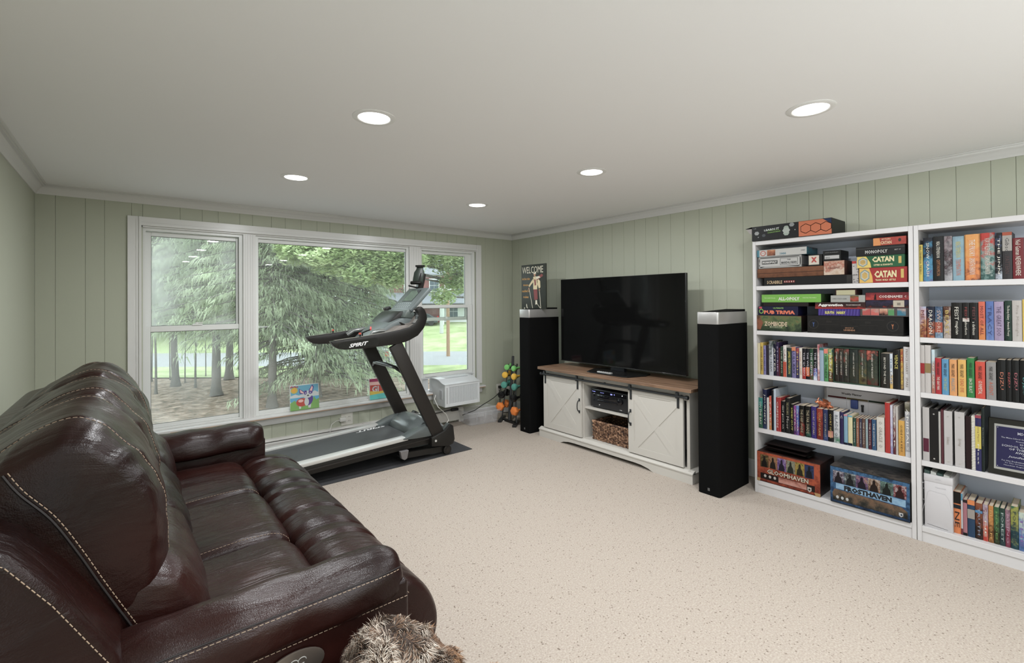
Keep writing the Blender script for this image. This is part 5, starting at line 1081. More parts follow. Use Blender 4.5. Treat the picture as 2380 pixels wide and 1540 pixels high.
def row(origin, sc, zb, ybot, xf, entries, where, group, slope=0.0):
    ox, oy = origin
    for i, en in enumerate(entries):
        xl, xr, yt, look, cov = en[:5]; text = en[5] if len(en) > 5 else None; tcol = en[6] if len(en) > 6 else 'e8e4da'; kw = en[7] if len(en) > 7 else {}
        yb = ybot + slope*(xl)
        P = onp(ox+xl/sc, oy+yb/sc, 0, xf); Q = onp(ox+xr/sc, oy+yb/sc, 0, xf); T = onp(ox+(xl+xr)/2/sc, oy+yt/sc, 0, xf)
        kw = dict(kw); dp = kw.pop('d', 0.135 if T.z-zb < 0.22 else 0.165)
        dp = min(dp, -0.026-xf)
        lab = kw.pop('label', None) or '%s, %s from left, %s' % (look, ORD[i], where)
        book(xf, P.y, Q.y, zb+0.0003, T.z, dp, cov, lab, group, text, tcol, **kw)
A0, B0, C0, D0, E0, F0 = (1740, 480), (1740, 770), (1740, 1000), (2110, 500), (2110, 780), (2110, 1060)
K = 'd8d2c4'; G = 'c8a94a'
row(B0, 5.133, SH[2], 450, -0.283, [
 (105, 137, 138, 'thin cream book', 'cfc39b'), (140, 175, 132, 'yellow paperback', 'c2a23a', 'SINGLE HANDED|STORIES', '3a2c10'), (177, 208, 168, 'lavender paperback', '7d78a8', 'THE ROADS OF', '2a2850'), (209, 240, 162, 'slim charcoal paperback', '2b2430'),
 (243, 296, 112, 'grey-white book with a dark green top', ['aeb2bb', 'b9bcc4', '2c3a34'], 'IN THE MIRROR|DREAM', ('1c3a2a', '50545c')), (298, 330, 150, 'navy paperback with white title', '12142a', 'AFTER', K), (332, 361, 128, 'dark purple book with a red spot', ['5a2038', '2c2140', '33224a'], 'STORIES', 'b0a0c0'),
 (363, 377, 195, 'very thin dark red booklet', '5a1820'), (380, 411, 180, 'dark green book', ['20261c', '26382a', '2c4436'], 'THE RING', 'a8b09a'), (414, 452, 165, 'white paperback with a vermilion foot', 'd3cdc6', 'CALLING', '8a3020', dict(extra=[(0.52, 1.0, 'c4482c')])),
 (456, 511, 195, 'dark green novel with yellow author name', ['2c3c50', '26382c', '24302c'], 'JAMES PATTERSON', 'd8c23a', dict(tw=0.7)), (516, 565, 185, 'purple book with an orange top', ['4b4270', '7d74a4', '6a6298'], 'LULLABY', '2a2442', dict(extra=[(0, 0.13, 'cf7a4e')])), (568, 601, 200, 'violet paperback with a red picture', ['262440', '3a3260', 'a03a3a'], 'HIGH', 'c8b050'),
 (605, 640, 195, 'white paperback with small coral marks', 'cdc5b9', 'SOUND OF SLEEP', 'b86a4a'), (642, 684, 205, 'black fantasy paperback with a red foot', '14121a', 'THE QUEEN', 'c9c4cc', dict(extra=[(0.62, 1, ['8a1418', 'b83020'])])), (686, 728, 205, 'black fantasy paperback with an orange foot', '12131a', 'THE WEAVER', 'c9c4cc', dict(extra=[(0.60, 0.9, ['c4501c', 'e07a30'])])),
 (730, 773, 205, 'black fantasy paperback with a green flame', ['7a1c18', '2f5a3a', '16221c'], 'THE KEEPER', 'c9c4cc'), (775, 820, 205, 'black fantasy paperback with a blue and white foot', '12131a', 'THE TOWER', 'c9c4cc', dict(extra=[(0.62, 1, ['c9ccda', '3a5aa8', '8a2028'])])), (822, 846, 155, 'thin red and white striped book', ['a01c2c', 'd5c5c5', 'a01c2c']),
 (848, 897, 195, 'pale blue hardback with a teal top', '8da3b6', None, K, dict(extra=[(0, 0.07, '2f6a62')], hard=True)), (901, 950, 208, 'green paperback with a coral top', ['2f7a3c', '4a8e52', '86b884'], 'THE SIREN', '182a18', dict(extra=[(0, 0.14, 'd8745c')])), (953, 1001, 212, 'dark book with a lime and teal spine', ['1c1410', '5a3a20', 'c6bc40', '3f7870'], 'MAN IN', K)],
 'middle shelf, left bookcase', 'books on the middle shelf of the left bookcase', 0.12)
# slipcased set
P = onp(1740+1010/5.133, 770+600/5.133, 0, -0.288); Q = onp(1740+1566/5.133, 770+640/5.133, 0, -0.288); T = onp(1740+1285/5.133, 770+205/5.133, 0, -0.288)
SLIP = mat('green_slipcase', '24402f', 0.5); t = thing('slipcase', 'dark green slipcase holding six matching volumes on the middle shelf', 'box', (-0.21, (P.y+Q.y)/2, SH[2]))
zt = T.z
box_o('case_side', SLIP, -0.286, -0.12, P.y-0.0035, P.y, SH[2], zt, t); box_o('case_side', SLIP, -0.286, -0.12, Q.y, Q.y+0.0035, SH[2], zt, t)
box_o('case_top', SLIP, -0.286, -0.12, Q.y+0.0035, P.y-0.0035, zt-0.0035, zt, t); box_o('case_floor', SLIP, -0.286, -0.12, Q.y+0.0035, P.y-0.0035, SH[2], SH[2]+0.008, t); box_o('case_back', SLIP, -0.1235, -0.12, Q.y+0.0035, P.y-0.0035, SH[2]+0.008, zt-0.0035, t)
sx_ = [1026, 1079, 1133, 1199, 1311, 1407, 1545]; sa = [['3a2018', '1e1a16', '3c2a1c', 'a84a3a'], ['4a2018', '1e1a18', '2c2a20', 'b05038'], ['301c18', '24241e', '3a3a2c', '8a3a34'], ['3a2418', '2c3024', '1e2420', '26302a'], ['2c1c14', '5a5028', '26382c', '6a3028'], ['5a1c18', '3a4030', '1f2a22', 'c05a48']]
sw_ = ['first and narrowest', 'second', 'third', 'thick fourth', 'fifth', 'last and widest']
for i in range(6):
    p = onp(1740+sx_[i]/5.133, 770+(600+20*i/5)/5.133, 0, -0.283); q = onp(1740+sx_[i+1]/5.133, 770+(600+20*i/5)/5.133, 0, -0.283)
    book(-0.282, p.y-0.0006, q.y+0.0004, SH[2]+0.0085, zt-0.006, 0.150, sa[i], '%s dark picture-spined volume in the green slipcase' % sw_[i], 'volumes in the green slipcase', 'STORIES OF THE NIGHT', K, (0.10, 0.80), 0.16 if i > 2 else 0.30)
row(B0, 5.133, SH[2], 640, -0.285, [
 (1572, 1682, 262, 'thick dark green-black novel with white title', ['26180f', '1c201c', '2a2824'], 'BEYOND THE VALE', K, dict(tw=0.25, label='thick dark green-black novel just right of the green slipcase')),
 (1686, 1721, 265, 'x', ['c8a040', 'c9ced4', 'b8c4d0'], 'THE LAKE', '3a5a80', dict(label='slim pale grey paperback between two dark books, middle shelf')), (1723, 1808, 222, 'x', '14120f', 'VENICE|', ('d0c24a', K), dict(label='black book with yellow lettering near the right of the middle shelf', tw=0.5, hard=True, d=0.2)),
 (1814, 1846, 210, 'x', ['2a1c4a', 'b08a2a', '9a2420'], 'THE GOLD', 'd8c23a', dict(label='narrow red, gold and purple book beside the tall white hardback')), (1850, 1930, 185, 'x', 'c6c2c0', 'PRINCE HARRY   SPARE', '8a7a70', dict(label='tall white hardback at the right end of the middle shelf', tw=0.38, hard=True, span=(0.05, 0.93)))],
 '', 'books right of the slipcase', 0.0)
row(B0, 5.133, SH[1], 1150, -0.280, [
 (118, 169, 790, 'teal and green book', ['2a4a2c', '26604c', '2a8a84'], 'ON THE BAY', K), (171, 217, 692, 'tall navy picture book', ['2c3a5a', '1a1e38', '20264a'], 'JOURNEYS', K, dict(d=0.2)), (219, 245, 790, 'thin white booklet', 'c9c4c0'), (247, 274, 772, 'red, orange and yellow book', ['b89030', 'c0402c', 'd0573a'], 'TALES', K), (276, 298, 700, 'slim tall black book', '15131a', None, K, dict(d=0.2)),
 (301, 328, 690, 'tall pale blue-white album', 'b3bfcd', None, K, dict(d=0.21, pages=PAPERW)), (330, 365, 788, 'red book with white lettering', '9c2426', 'CRIMSON', K), (367, 386, 790, 'narrow scarlet book', 'b02626'), (389, 435, 832, 'short black book with script title', '131214', 'Girl gone on', K), (438, 496, 795, 'thick black hardback', '161515', 'THE LONG HAUL|Moor', ('a0966a', 'b0a8a0'), dict(hard=True, d=0.2)),
 (499, 538, 868, 'black paperback with yellow title', '12120f', 'IN THE MIDST|OUT', ('d0c24a', 'd0c24a')), (540, 567, 885, 'magenta and purple paperback', ['38205a', '7a2a6a', '8a3a8a'], 'ASTRO', K), (569, 600, 885, 'blue and pink paperback', ['a8406a', '3f4f9a', '6a84c0'], 'SKY WAR', K), (608, 665, 885, 'dark thriller with a fiery red foot', ['a82820', '3a1a10', '14110e', '100e0c'], 'THE DEEP SHADE', 'b0a080'),
 (675, 740, 893, 'dark green thriller', ['2a5a4a', '16241e', '12110e', '100e0c'], 'THE FAR SHADE', 'b0a080'), (747, 808, 897, 'deep purple paperback', ['2c2060', '3c2c78', '352a70'], 'COURT OF STARS', 'c0b090', dict(tw=0.4)), (813, 884, 922, 'brick red paperback', ['7a2018', '6a1814', 'b04020'], 'COURT OF FLAME', 'd0a050', dict(tw=0.4)), (889, 945, 932, 'indigo paperback with a pale feather', ['3a4a7a', '20284e', '28325e'], 'COURT OF FROST', 'a8a890', dict(tw=0.4)),
 (949, 1010, 937, 'black paperback with gold title and pink figure', '0f0d0f', 'COURT OF ASH', G, dict(tw=0.4, extra=[(0.66, 0.86, ['c88a78', 'a86a58'])])), (1014, 1085, 952, 'white paperback with a green foot', ['3f7a58', 'b9b9bc', 'c2c2c6'], 'BLADE OF', '6a707a'), (1091, 1132, 962, 'dark violet paperback with white crescent', ['2c2452', '281f4c', '2a2250'], 'C', K, dict(span=(0.1, 0.2))), (1137, 1182, 990, 'sky blue paperback', '769fb6', None, K, dict(extra=[(0, 0.05, 'c87a8a'), (0.93, 1.0, '14182c')])), (1186, 1240, 1002, 'cream paperback with orange edge', 'cfc594', None, K, dict(extra=[(0, 0.05, '5aa0b8'), (0.92, 1.0, '14182c')]))],
 'fourth shelf, left bookcase', 'books on the fourth shelf of the left bookcase', 0.12)
sm2 = [(1248, 1281, '24493d', 'dark green'), (1285, 1319, '8c5236', 'copper brown'), (1323, 1353, '3b374c', 'slate violet'), (1357, 1393, '5f4238', 'mottled brown'), (1398, 1425, '8499a0', 'pale grey-blue'), (1431, 1466, '521c2c', 'maroon'), (1471, 1523, '2b5276', 'steel blue')]
row(B0, 5.133, SH[1], 1370, -0.278, [(a, b, 1032+ (a-1248)*0.09, 'x', c, 'THE SCHOOL', K, dict(label='%s volume of the low matching row left of the white ornate book' % l, tw=0.4)) for a, b, c, l in sm2], '', 'matching low volumes on the fourth shelf')
row(B0, 5.133, SH[1], 1400, -0.284, [
 (1529, 1622, 1025, 'x', 'c9c3b9', 'O  ORACLE  O', '9a948a', dict(label='white ornate-spined thick book right of the low matching volumes', hard=True, tw=0.5, d=0.15)), (1629, 1690, 852, 'x', 'ae2016', None, K, dict(label='tall bright red album standing near the right of the fourth shelf', d=0.235)), (1693, 1722, 880, 'x', ['8a84b0', 'b8b4cc', 'c4c0cc'], None, K, dict(label='thin lavender magazine right of the tall red album', d=0.22)), (1727, 1756, 890, 'x', ['3a1c28', '7a2a30', 'b0a8a4'], 'YEAR', K, dict(label='thin maroon and white yearbook on the fourth shelf', d=0.22)),
 (1758, 1784, 895, 'x', 'b8b0aa', None, K, dict(label='thin stack of pale papers left of the yellow guide', d=0.22)), (1788, 1864, 1065, 'x', ['c48a20', 'd29c28', 'cf9a26'], 'GUIDE FOR KIDS', '3a2a18', dict(label='yellow guide book in front of darker books, fourth shelf right end', tw=0.35)), (1868, 1930, 850, 'x', 'c4c3c6', 'ANIMALS', 'e6e2dc', dict(label='tall grey-white album lettered animals at the right end of fourth shelf', d=0.235, tw=0.5, extra=[(0.0, 0.16, ['3a3a30', '6a6450', '9a9484']), (0.22, 0.9, '9a9a9e')])), (1938, 1950, 880, 'x', '7a1c24', None, K, dict(label='very thin dark red booklet against the right side of the fourth shelf', d=0.2))],
 '', 'tall books at the right of the fourth shelf')
row(D0, 5.133, SH[4], 700, -0.286, [
 (131, 180, 352, 'narrow yellow paperback', 'cfb63a', 'NEAL STEPHENSON  THE BIG U', '2a2410', dict(span=(0.03, 0.8))), (184, 298, 268, 'black paperback with blue and pink figure', ['6a3a78', '3a8ab0', '1a2030', '0f1014'], 'SNOW CRASH', K, dict(tw=0.35)), (302, 430, 250, 'black hardback with big white author name', '161616', 'NEAL STEPHENSON|CRYPTONOMICON', (K, 'b0703a'), dict(tw=0.38)), (434, 532, 248, 'glossy grey and pink paperback', ['a4a4a6', '8e8c90', '3a2228', '8e8084', '7e7e80'], 'FALL', '5a5458', dict(tw=0.4)),
 (536, 675, 250, 'pale blue book with yellow and orange lettering', ['7a9eb0', '86a8b4', '7898a8'], 'NEAL STEPHENSON|TERMINATION', ('c8b84a', 'c86a42'), dict(tw=0.5)), (680, 865, 225, 'very thick orange fantasy book with plum foot', ['3a1c2c', 'd87a2c', 'e09a40', 'd88a3a'], 'THE PRIORY|SAMANTHA SHANNON', ('e0d0c4', 'e0d0c4'), dict(tw=0.45)), (869, 1040, 208, 'thick red and teal fantasy book', ['c0d0c8', '1c4a46', '7a9a94', 'b8281c', 'c03020'], 'A DAY OF FALLEN NIGHT|SAMANTHA SHANNON', (K, K), dict(tw=0.45)), (1043, 1127, 208, 'black and white book', ['b0b8c4', '101014', '0e0e12', '4a5a7a'], 'THE JINN', K, dict(tw=0.5)),
 (1131, 1249, 200, 'dark grey book with a grey and orange top', '322e30', 'Gibson|PATTERN', ('2a2628', '4a2a2a'), dict(tw=0.5, extra=[(0, 0.07, 'a84a2c'), (0.07, 0.40, 'a09a94')])), (1253, 1386, 268, 'dark red book with white title', '741820', 'Neil Gaiman NEVERWHERE', K, dict(tw=0.55, span=(0.05, 0.92)))],
 'top shelf, right bookcase', 'books on the top shelf of the right bookcase')
row(D0, 5.133, SH[3], 1450, -0.286, [
 (142, 222, 1088, 'paperback with a pale sky and sunset', ['7a2a1c', 'b07a40', 'c0a0a8', '9aaac8'], 'METAL', '6a1c28'), (229, 320, 1088, 'navy paperback with white title and orange flames', ['2a2a34', 'b05a28', '1c2238', '141a30'], 'DRAGON', K), (326, 418, 1088, 'misty blue paperback with a red label', ['4a6a84', '7a94ac', '2c4460', '6a84a8'], 'SWORD', 'c0a090', dict(extra=[(0.5, 0.82, 'a04a34')])), (426, 515, 1088, 'brown paperback with a white creature', ['3a2018', 'b0a49c', '5a3424', '3c2418'], 'BEAST', G),
 (519, 652, 1042, 'thick black novel with large white name', '16130f', 'FEIST|magician', (K, K), dict(tw=0.42)), (656, 738, 1042, 'black novel with a red name and white blossom', '151311', 'FEIST|silverthorn', ('8a2424', K), dict(tw=0.42, extra=[(0.42, 0.52, ['c8c0b8', 'a89a94'])])), (742, 840, 1042, 'black novel with a dark red name', '151311', 'FEIST|a darkness', ('6a3030', K), dict(tw=0.42)),
 (846, 926, 1030, 'coral orange paperback', ['cf7a2c', 'cc5a38', 'cf5a42'], 'MOST OF ALL', '6a2014'), (933, 1028, 1026, 'cornflower blue paperback', ['6a84b8', '4f6aa8', '5470ae'], 'TRACY', '2a3a70'), (1032, 1148, 1030, 'lilac paperback', ['9484a4', '9c8aa8', 'a08eac'], 'THE GREAT SOO', '5a4668'), (1156, 1243, 1018, 'dark green book with white slanted title', ['101c1c', '1c3a2c', '141c20'], 'The Bony Ackary|Amanda Foery', (K, K), dict(tw=0.5)), (1247, 1367, 1016, 'off-white paperback', 'b4ada8', 'Five Midnight', 'a0968e', dict(tw=0.4)), (1371, 1400, 1002, 'yellow paperback at the picture edge', 'c8a83a')],
 'second shelf, right bookcase', 'books on the second shelf of the right bookcase')
row(E0, 4.811, SH[2], 640, -0.286, [
 (140, 192, 105, 'white book with a red band', 'bdb6b2', None, K, dict(extra=[(0.38, 0.60, 'a01c20')], d=0.2, hard=True)), (194, 262, 105, 'white book with a gold band', 'bdb6b2', None, K, dict(extra=[(0.38, 0.58, '8a7242')], d=0.2, hard=True)), (269, 306, 155, 'slim pale blue book with an orange foot', 'bcd0d8', 'SCRAP PLANKS', K, dict(extra=[(0.25, 1.0, ['b0452c', 'a87a6a', '8fb0bc'])], d=0.2)),
 (309, 378, 250, 'crimson thriller', 'ae1a24', 'MARK GREANEY|THE GRAY MAN', ('2a0c10', K), dict(tw=0.5)), (383, 461, 262, 'sky blue thriller', '4f90b8', 'MARK GREANEY|ON TARGET', ('12222c', 'b0b858'), dict(tw=0.5)), (467, 552, 268, 'tan orange thriller', 'd8924c', 'MARK GREANEY|BALLISTIC', ('3a2410', '6a94a0'), dict(tw=0.5)), (562, 655, 270, 'amber yellow thriller', 'dca640', 'MARK GREANEY|DEAD EYE', ('2a2010', 'c05024'), dict(tw=0.5)), (663, 748, 250, 'bright green thriller', '217a36', 'MARK GREANEY|BACK BLAST', ('0c2412', K), dict(tw=0.5)),
 (757, 868, 290, 'vermilion thriller', 'cc3c22', 'MARK GREANEY|GUNMETAL', ('2c100c', K), dict(tw=0.45)), (878, 990, 296, 'grey thriller with orange title', '8a8684', 'MARK GREANEY|AGENT', ('26221f', 'c05a3c'), dict(tw=0.45)), (1000, 1100, 270, 'black book with orange tube letters', '10100f', 'DJZU', 'c06a4a', dict(tw=0.55, span=(0.3, 0.72))), (1104, 1163, 272, 'narrow black book with red tube letters', '10100f', 'DJZU', 'b8403a', dict(tw=0.55, span=(0.3, 0.65))), (1167, 1250, 274, 'black book with pink tube letters', '10100f', 'DJZU', 'b85a64', dict(tw=0.55, span=(0.3, 0.7))), (1255, 1345, 276, 'black book with teal tube letters', '10100f', 'DJZU', '3a8a88', dict(tw=0.5, span=(0.4, 0.8)))],
 'middle shelf, right bookcase', 'books on the middle shelf of the right bookcase', 0.09)
row(F0, 5.5, SH[0], 1000, -0.262, [
 (590, 684, 455, 'orange paperback with a black top', 'e07a34', 'NE', '1c0c10', dict(span=(0.48, 0.85), tw=0.75, extra=[(0, 0.28, '12100f'), (0.31, 0.40, '14222c')])), (686, 708, 480, 'very thin white book with a blue top', 'c4c2c6', None, K, dict(extra=[(0, 0.16, '3f8aa8'), (0.85, 1, '6a1c2c')])), (711, 765, 556, 'dusty pink book', 'a86a74', None, K, dict(extra=[(0, 0.08, '2a1c20'), (0.92, 1, '14100f')])), (768, 863, 562, 'dark blue book with an oval badge', '24405e', None, K, dict(extra=[(0, 0.13, 'd87a34'), (0.25, 0.5, '9a9088')])),
 (867, 961, 602, 'brown and black paperback', ['14161a', '2a1c18', '7a3e22', '8a4a2c'], 'TRUTH', '8a94a8', dict(tw=0.4, extra=[(0.2, 0.27, '4a84b0')])), (964, 1031, 622, 'rose and scarlet paperback', ['b8301e', 'c86a50', 'a89aa8', '7a2440'], 'ONE', K, dict(tw=0.4)), (1036, 1101, 636, 'brown and amber paperback', ['4a2a10', '7a4a1c', 'c8802c', '2c0f10'], 'BLOOM', 'd8a048', dict(tw=0.5)), (1104, 1176, 652, 'green and olive paperback', ['1a1c10', '2f3018', '3f6a44', '2a5a34'], 'HEROES', '6aa04a', dict(tw=0.4)), (1179, 1249, 667, 'dark teal paperback', ['101c24', '26383c', '2a4a40', '1f3a30'], 'FOREST', 'a8b8b4', dict(tw=0.5)),
 (1251, 1316, 686, 'plum and rose paperback', ['5a1420', '7a2a44', '94707e', '1c1014'], 'RISING', 'b88aa0', dict(tw=0.5)), (1320, 1419, 645, 'thick green and yellow paperback', ['0f2428', '1c444c', '9a9a30', '1c5a44'], 'FOREVER', '1c3438', dict(tw=0.5)), (1423, 1500, 722, 'white and blue paperback at the picture edge', ['3a5a8a', '5a7ab0', 'b8c4b4'], 'THE', '7a5aa0')],
 'bottom shelf, right bookcase', 'paperbacks on the bottom shelf of the right bookcase', 0.21)
# ------------------------------------------------------------------ binders and the like, fourth shelf of the right bookcase
def binder(xl, xr, yt, lab, col, ring=True, text=None, d=0.245, name='binder', xf=-0.284, rough=0.35, extra=None):
    P = onp(2110+xl/4.811, 780+1380/4.811, 0, xf); Q = onp(2110+xr/4.811, 780+1380/4.811, 0, xf); T = onp(2110+(xl+xr)/2/4.811, 780+yt/4.811, 0, xf)
    t = thing(name, lab, 'binder' if name == 'binder' else 'folder', (xf+d/2, (P.y+Q.y)/2, SH[1]), group='binders and folders'); y0, y1, z0, z1 = P.y-0.0005, Q.y+0.0005, SH[1]+0.0003, T.z; m = cm_(col, rough); tk = 0.0025
    box_o('spine', m, xf, xf+tk, y1, y0, z0, z1, t, bevel=0.0008, bseg=1); box_o('cover', m, xf+tk, xf+d, y0-tk, y0, z0, z1, t); box_o('cover', m, xf+tk, xf+d, y1, y1+tk, z0, z1, t)
    w = y0-y1
    if w > 0.012: box_o('papers', PAPERW, xf+0.02, xf+d-0.01, y1+tk+w*0.12, y0-tk-w*0.12, z0+0.006, z1-0.012, t)
    if ring:
        for z in (z0+0.02, z1-0.03): MB().cyl((xf-0.0012, (y0+y1)/2, z), (xf, (y0+y1)/2, z), 0.004, n=12).build('rivet', mat('shelf_pin', (0.6, 0.6, 0.6), 0.3, 0.8), t)
    for (u0, u1, c) in (extra or []):
        H = z1-z0; patch(t, cm_(c), [(xf, y0-w*0.08, z1-u0*H), (xf, y1+w*0.08, z1-u0*H), (xf, y1+w*0.08, z1-u1*H), (xf, y0-w*0.08, z1-u1*H)], 'label_card', 0.0008, (-1, 0, 0))
    if text: lettering(text, mat('ink_9a8e80', '9a8e80', 0.5), t, (xf-0.0012, (y0+y1)/2, z1-0.55*(z1-z0)), (0, 0, -1), (0, -1, 0), 0.045, w*0.35, 0.0, 0.3, lift=0.0008, name='handwriting', res=1)
    return t
b_ = binder(168, 246, 800, 'white binder at the left end with a small maroon label', 'b7b2b0', False, extra=[(0.58, 0.83, '5a1c34')])
binder(248, 345, 818, 'black ring binder beside the white one at the left', '1c1b1b'); binder(347, 372, 850, 'thin sheaf of white papers between the black binder and maroon folders', 'b0aca6', False, name='paper_folder', d=0.22)
binder(374, 404, 825, 'maroon folders beside the first large white binder', '5a2c34', False, name='folder', d=0.235)
binder(407, 502, 842, 'large white ring binder, left of the pair', 'b9b4b3', True, 'Sofware'); binder(526, 640, 853, 'large white ring binder, right of the pair', 'b9b4b3', True, 'Spring')
binder(648, 712, 900, 'dark maroon folder right of the white binders', '241216', False, name='folder', d=0.2)
P = onp(2110+735/4.811, 780+1400/4.811, 0, -0.284); y = P.y; T = onp(2110+735/4.811, 780+900/4.811, 0, -0.284)
t = thing('spiral_notebook', 'cream spiral-bound notebook standing among the binders', 'notebook', (-0.18, y, SH[1])); box_o('pages', PAPERW, -0.277, -0.09, y-0.007, y+0.007, SH[1]+0.0003, T.z, t)
mb = MB(); nc = 34
for i in range(nc):
    z = SH[1]+0.006+(T.z-SH[1]-0.012)*i/(nc-1); k = len(mb.v)
    mb.tube([(-0.277+0.009*math.sin(a_), y+0.009*math.cos(a_), z) for a_ in [PI+PI*q/6 for q in range(7)]], 0.0012, 4)
mb.build('spiral', mat('spiral_wire', (0.75, 0.72, 0.62), 0.4), t)['kind'] = 'stuff'
row(E0, 4.811, SH[1], 1430, -0.284, [(757, 826, 890, 'x', '2c2a5a', 'Training Paper|Meet', ('5a1c2c', K), dict(label='purple book with a yellow band beside the notebook', extra=[(0.2, 0.60, 'c8b43a'), (0.0, 0.05, '9a3a4a')], d=0.22, tw=0.3)), (828, 862, 810, 'x', '16211e', 'The School Planner', 'a0a49a', dict(label='tall dark green planner left of the award plaque', d=0.25, tw=0.3, span=(0.3, 0.6)))], '', 'books beside the award plaque')
# award plaque leaning at the right end
t = thing('award_plaque', 'black framed blue award plaque leaning on the fourth shelf', 'plaque', (-0.22, -4.62, SH[1]))
xp = -0.262; P = onp(2110+893/4.811, 780+1180/4.811, 0, xp); py0 = P.y; py1 = py0-0.262; pz0, pz1 = SH[1]+0.0003, onp(2110+950/4.811, 780+925/4.811, 0, xp).z
ln = 0.055
def pq(u, v, d=0.0): return (xp + v*ln - d, py0+(py1-py0)*u, pz0+(pz1-pz0)*v + 0.0)
MB().hexa([pq(0, 0, 0), pq(0, 1, 0), pq(0, 0, 0.018), pq(0, 1, 0.018), pq(1, 0, 0), pq(1, 1, 0), pq(1, 0, 0.018), pq(1, 1, 0.018)]).build('frame_board', mat('black_lacquer', (0.01, 0.009, 0.008), 0.15), t, bevel=0.003)
patch(t, mat('silver_plate', (0.36, 0.35, 0.33), 0.3, 0.6), [pq(0.09, 0.10, 0.018), pq(0.91, 0.10, 0.018), pq(0.91, 0.90, 0.018), pq(0.09, 0.90, 0.018)], 'silver_plate', 0.001, (-1, 0, 0))
patch(t, mat('deep_blue_plate', (0.010, 0.008, 0.045), 0.2), [pq(0.12, 0.14, 0.018), pq(0.88, 0.14, 0.018), pq(0.88, 0.86, 0.018), pq(0.12, 0.86, 0.018)], 'blue_plate', 0.0016, (-1, 0, 0))
ink = mat('plaque_silver_ink', (0.36, 0.36, 0.40), 0.3)
for s, v, w, h in (('MSCA', 0.77, 0.16, 0.05), ('The Maine School Counselor Association', 0.675, 0.62, 0.024), ('Presents the', 0.63, 0.2, 0.02), ('2014', 0.585, 0.10, 0.026), ('SCHOOL COUNSELOR', 0.535, 0.60, 0.036), ('OF THE YEAR', 0.485, 0.40, 0.036), ('AWARD', 0.435, 0.22, 0.036), ('to', 0.40, 0.03, 0.016), ('Jennifer Burns', 0.35, 0.42, 0.045), ('For Her Dedication and Contribution', 0.275, 0.60, 0.022), ('To The Counseling Profession', 0.235, 0.52, 0.022), ('Nauchtar Regional High School', 0.195, 0.54, 0.022)):
    c = pq(0.5, v, 0.0205); lettering(s, ink, t, c, (0, -1, 0), (ln, 0, pz1-pz0), w*0.262, h*(pz1-pz0), 0.01, 0.25 if 'Burns' in s else 0, res=1)
for u in (0.14, 0.86):
    for v in (0.16, 0.84): p = Vector(pq(u, v, 0.020)); MB().cyl(p, p+Vector((-0.001, 0, 0)), 0.0018, n=8).build('stud', ALU, t)
# white electronics carton at the bottom left of the right bookcase
P = onp(2110+218/5.5, 1060+880/5.5, 0, -0.285); Q = onp(2110+578/5.5, 1060+960/5.5, 0, -0.285); T = onp(2110+218/5.5, 1060+215/5.5, 0, -0.285)
t = thing('white_carton', 'plain white product carton at the left end of the bottom shelf', 'box', (-0.17, (P.y+Q.y)/2, SH[0])); WC = mat('white_card', (0.46, 0.445, 0.455), 0.5)
box_o('carton_base', WC, -0.285, -0.06, Q.y, P.y, SH[0]+0.0003, T.z-0.040, t, bevel=0.001); box_o('carton_lid', WC, -0.287, -0.058, Q.y-0.002, P.y+0.002, T.z-0.040, T.z, t, bevel=0.001)
zc = (SH[0]+T.z)/2; yc = (P.y+Q.y)/2; wcm = mat('pale_print', (0.42, 0.41, 0.43), 0.5)
def line2(pts, m=wcm, w=0.0012, nm='printed_outline'):
    for a, b in zip(pts, pts[1:]):
        a = Vector(a); b = Vector(b); d = (b-a).normalized(); n_ = Vector((0, -d.z, d.y))*w/2; patch(t, m, [a-n_, b-n_, b+n_, a+n_], nm, 0.0006, (-1, 0, 0))
X_ = -0.2854
line2([(X_, yc+0.075, SH[0]+0.06), (X_, yc+0.045, zc+0.05), (X_, yc+0.035, zc+0.06), (X_, yc-0.03, zc+0.055), (X_, yc-0.045, zc+0.03), (X_, yc-0.07, SH[0]+0.05)])
line2([(X_, yc+0.05, SH[0]+0.018), (X_, yc-0.04, SH[0]+0.010)], SLOT, 0.0015)
lettering('Google', wcm, t, (X_, yc+0.075, T.z-0.055), (0, -1, 0), (0, 0, 1), 0.035, 0.008, 0.01); lettering('Nest Wifi', wcm, t, (X_, yc-0.01, zc+0.085), (0, -1, 0), (0, 0, 1), 0.045, 0.007, 0.01); lettering('orbi', wcm, t, (X_-0.002, yc, T.z-0.020), (0, -1, 0), (0, 0, 1), 0.025, 0.01, 0.01)
tg = thing('document_wallets', 'dark green wallets stacked on top of the white carton', 'folder', (-0.17, yc, T.z))
for i in range(4): MB().hexa([(-0.28+i*0.0, P.y-0.028*i, T.z+0.0004), (-0.28, P.y-0.028*i, T.z+0.022-0.003*i), (-0.28, P.y-0.028*i-0.024, T.z+0.0004), (-0.28, P.y-0.028*i-0.024, T.z+0.016-0.003*i), (-0.07, P.y-0.028*i, T.z+0.0004), (-0.07, P.y-0.028*i, T.z+0.026-0.003*i), (-0.07, P.y-0.028*i-0.024, T.z+0.0004), (-0.07, P.y-0.028*i-0.024, T.z+0.020-0.003*i)]).build('wallet', mat('wallet_green', (0.03, 0.055, 0.05), 0.35) if i % 2 == 0 else mat('wallet_pale', (0.35, 0.36, 0.34), 0.4), tg)
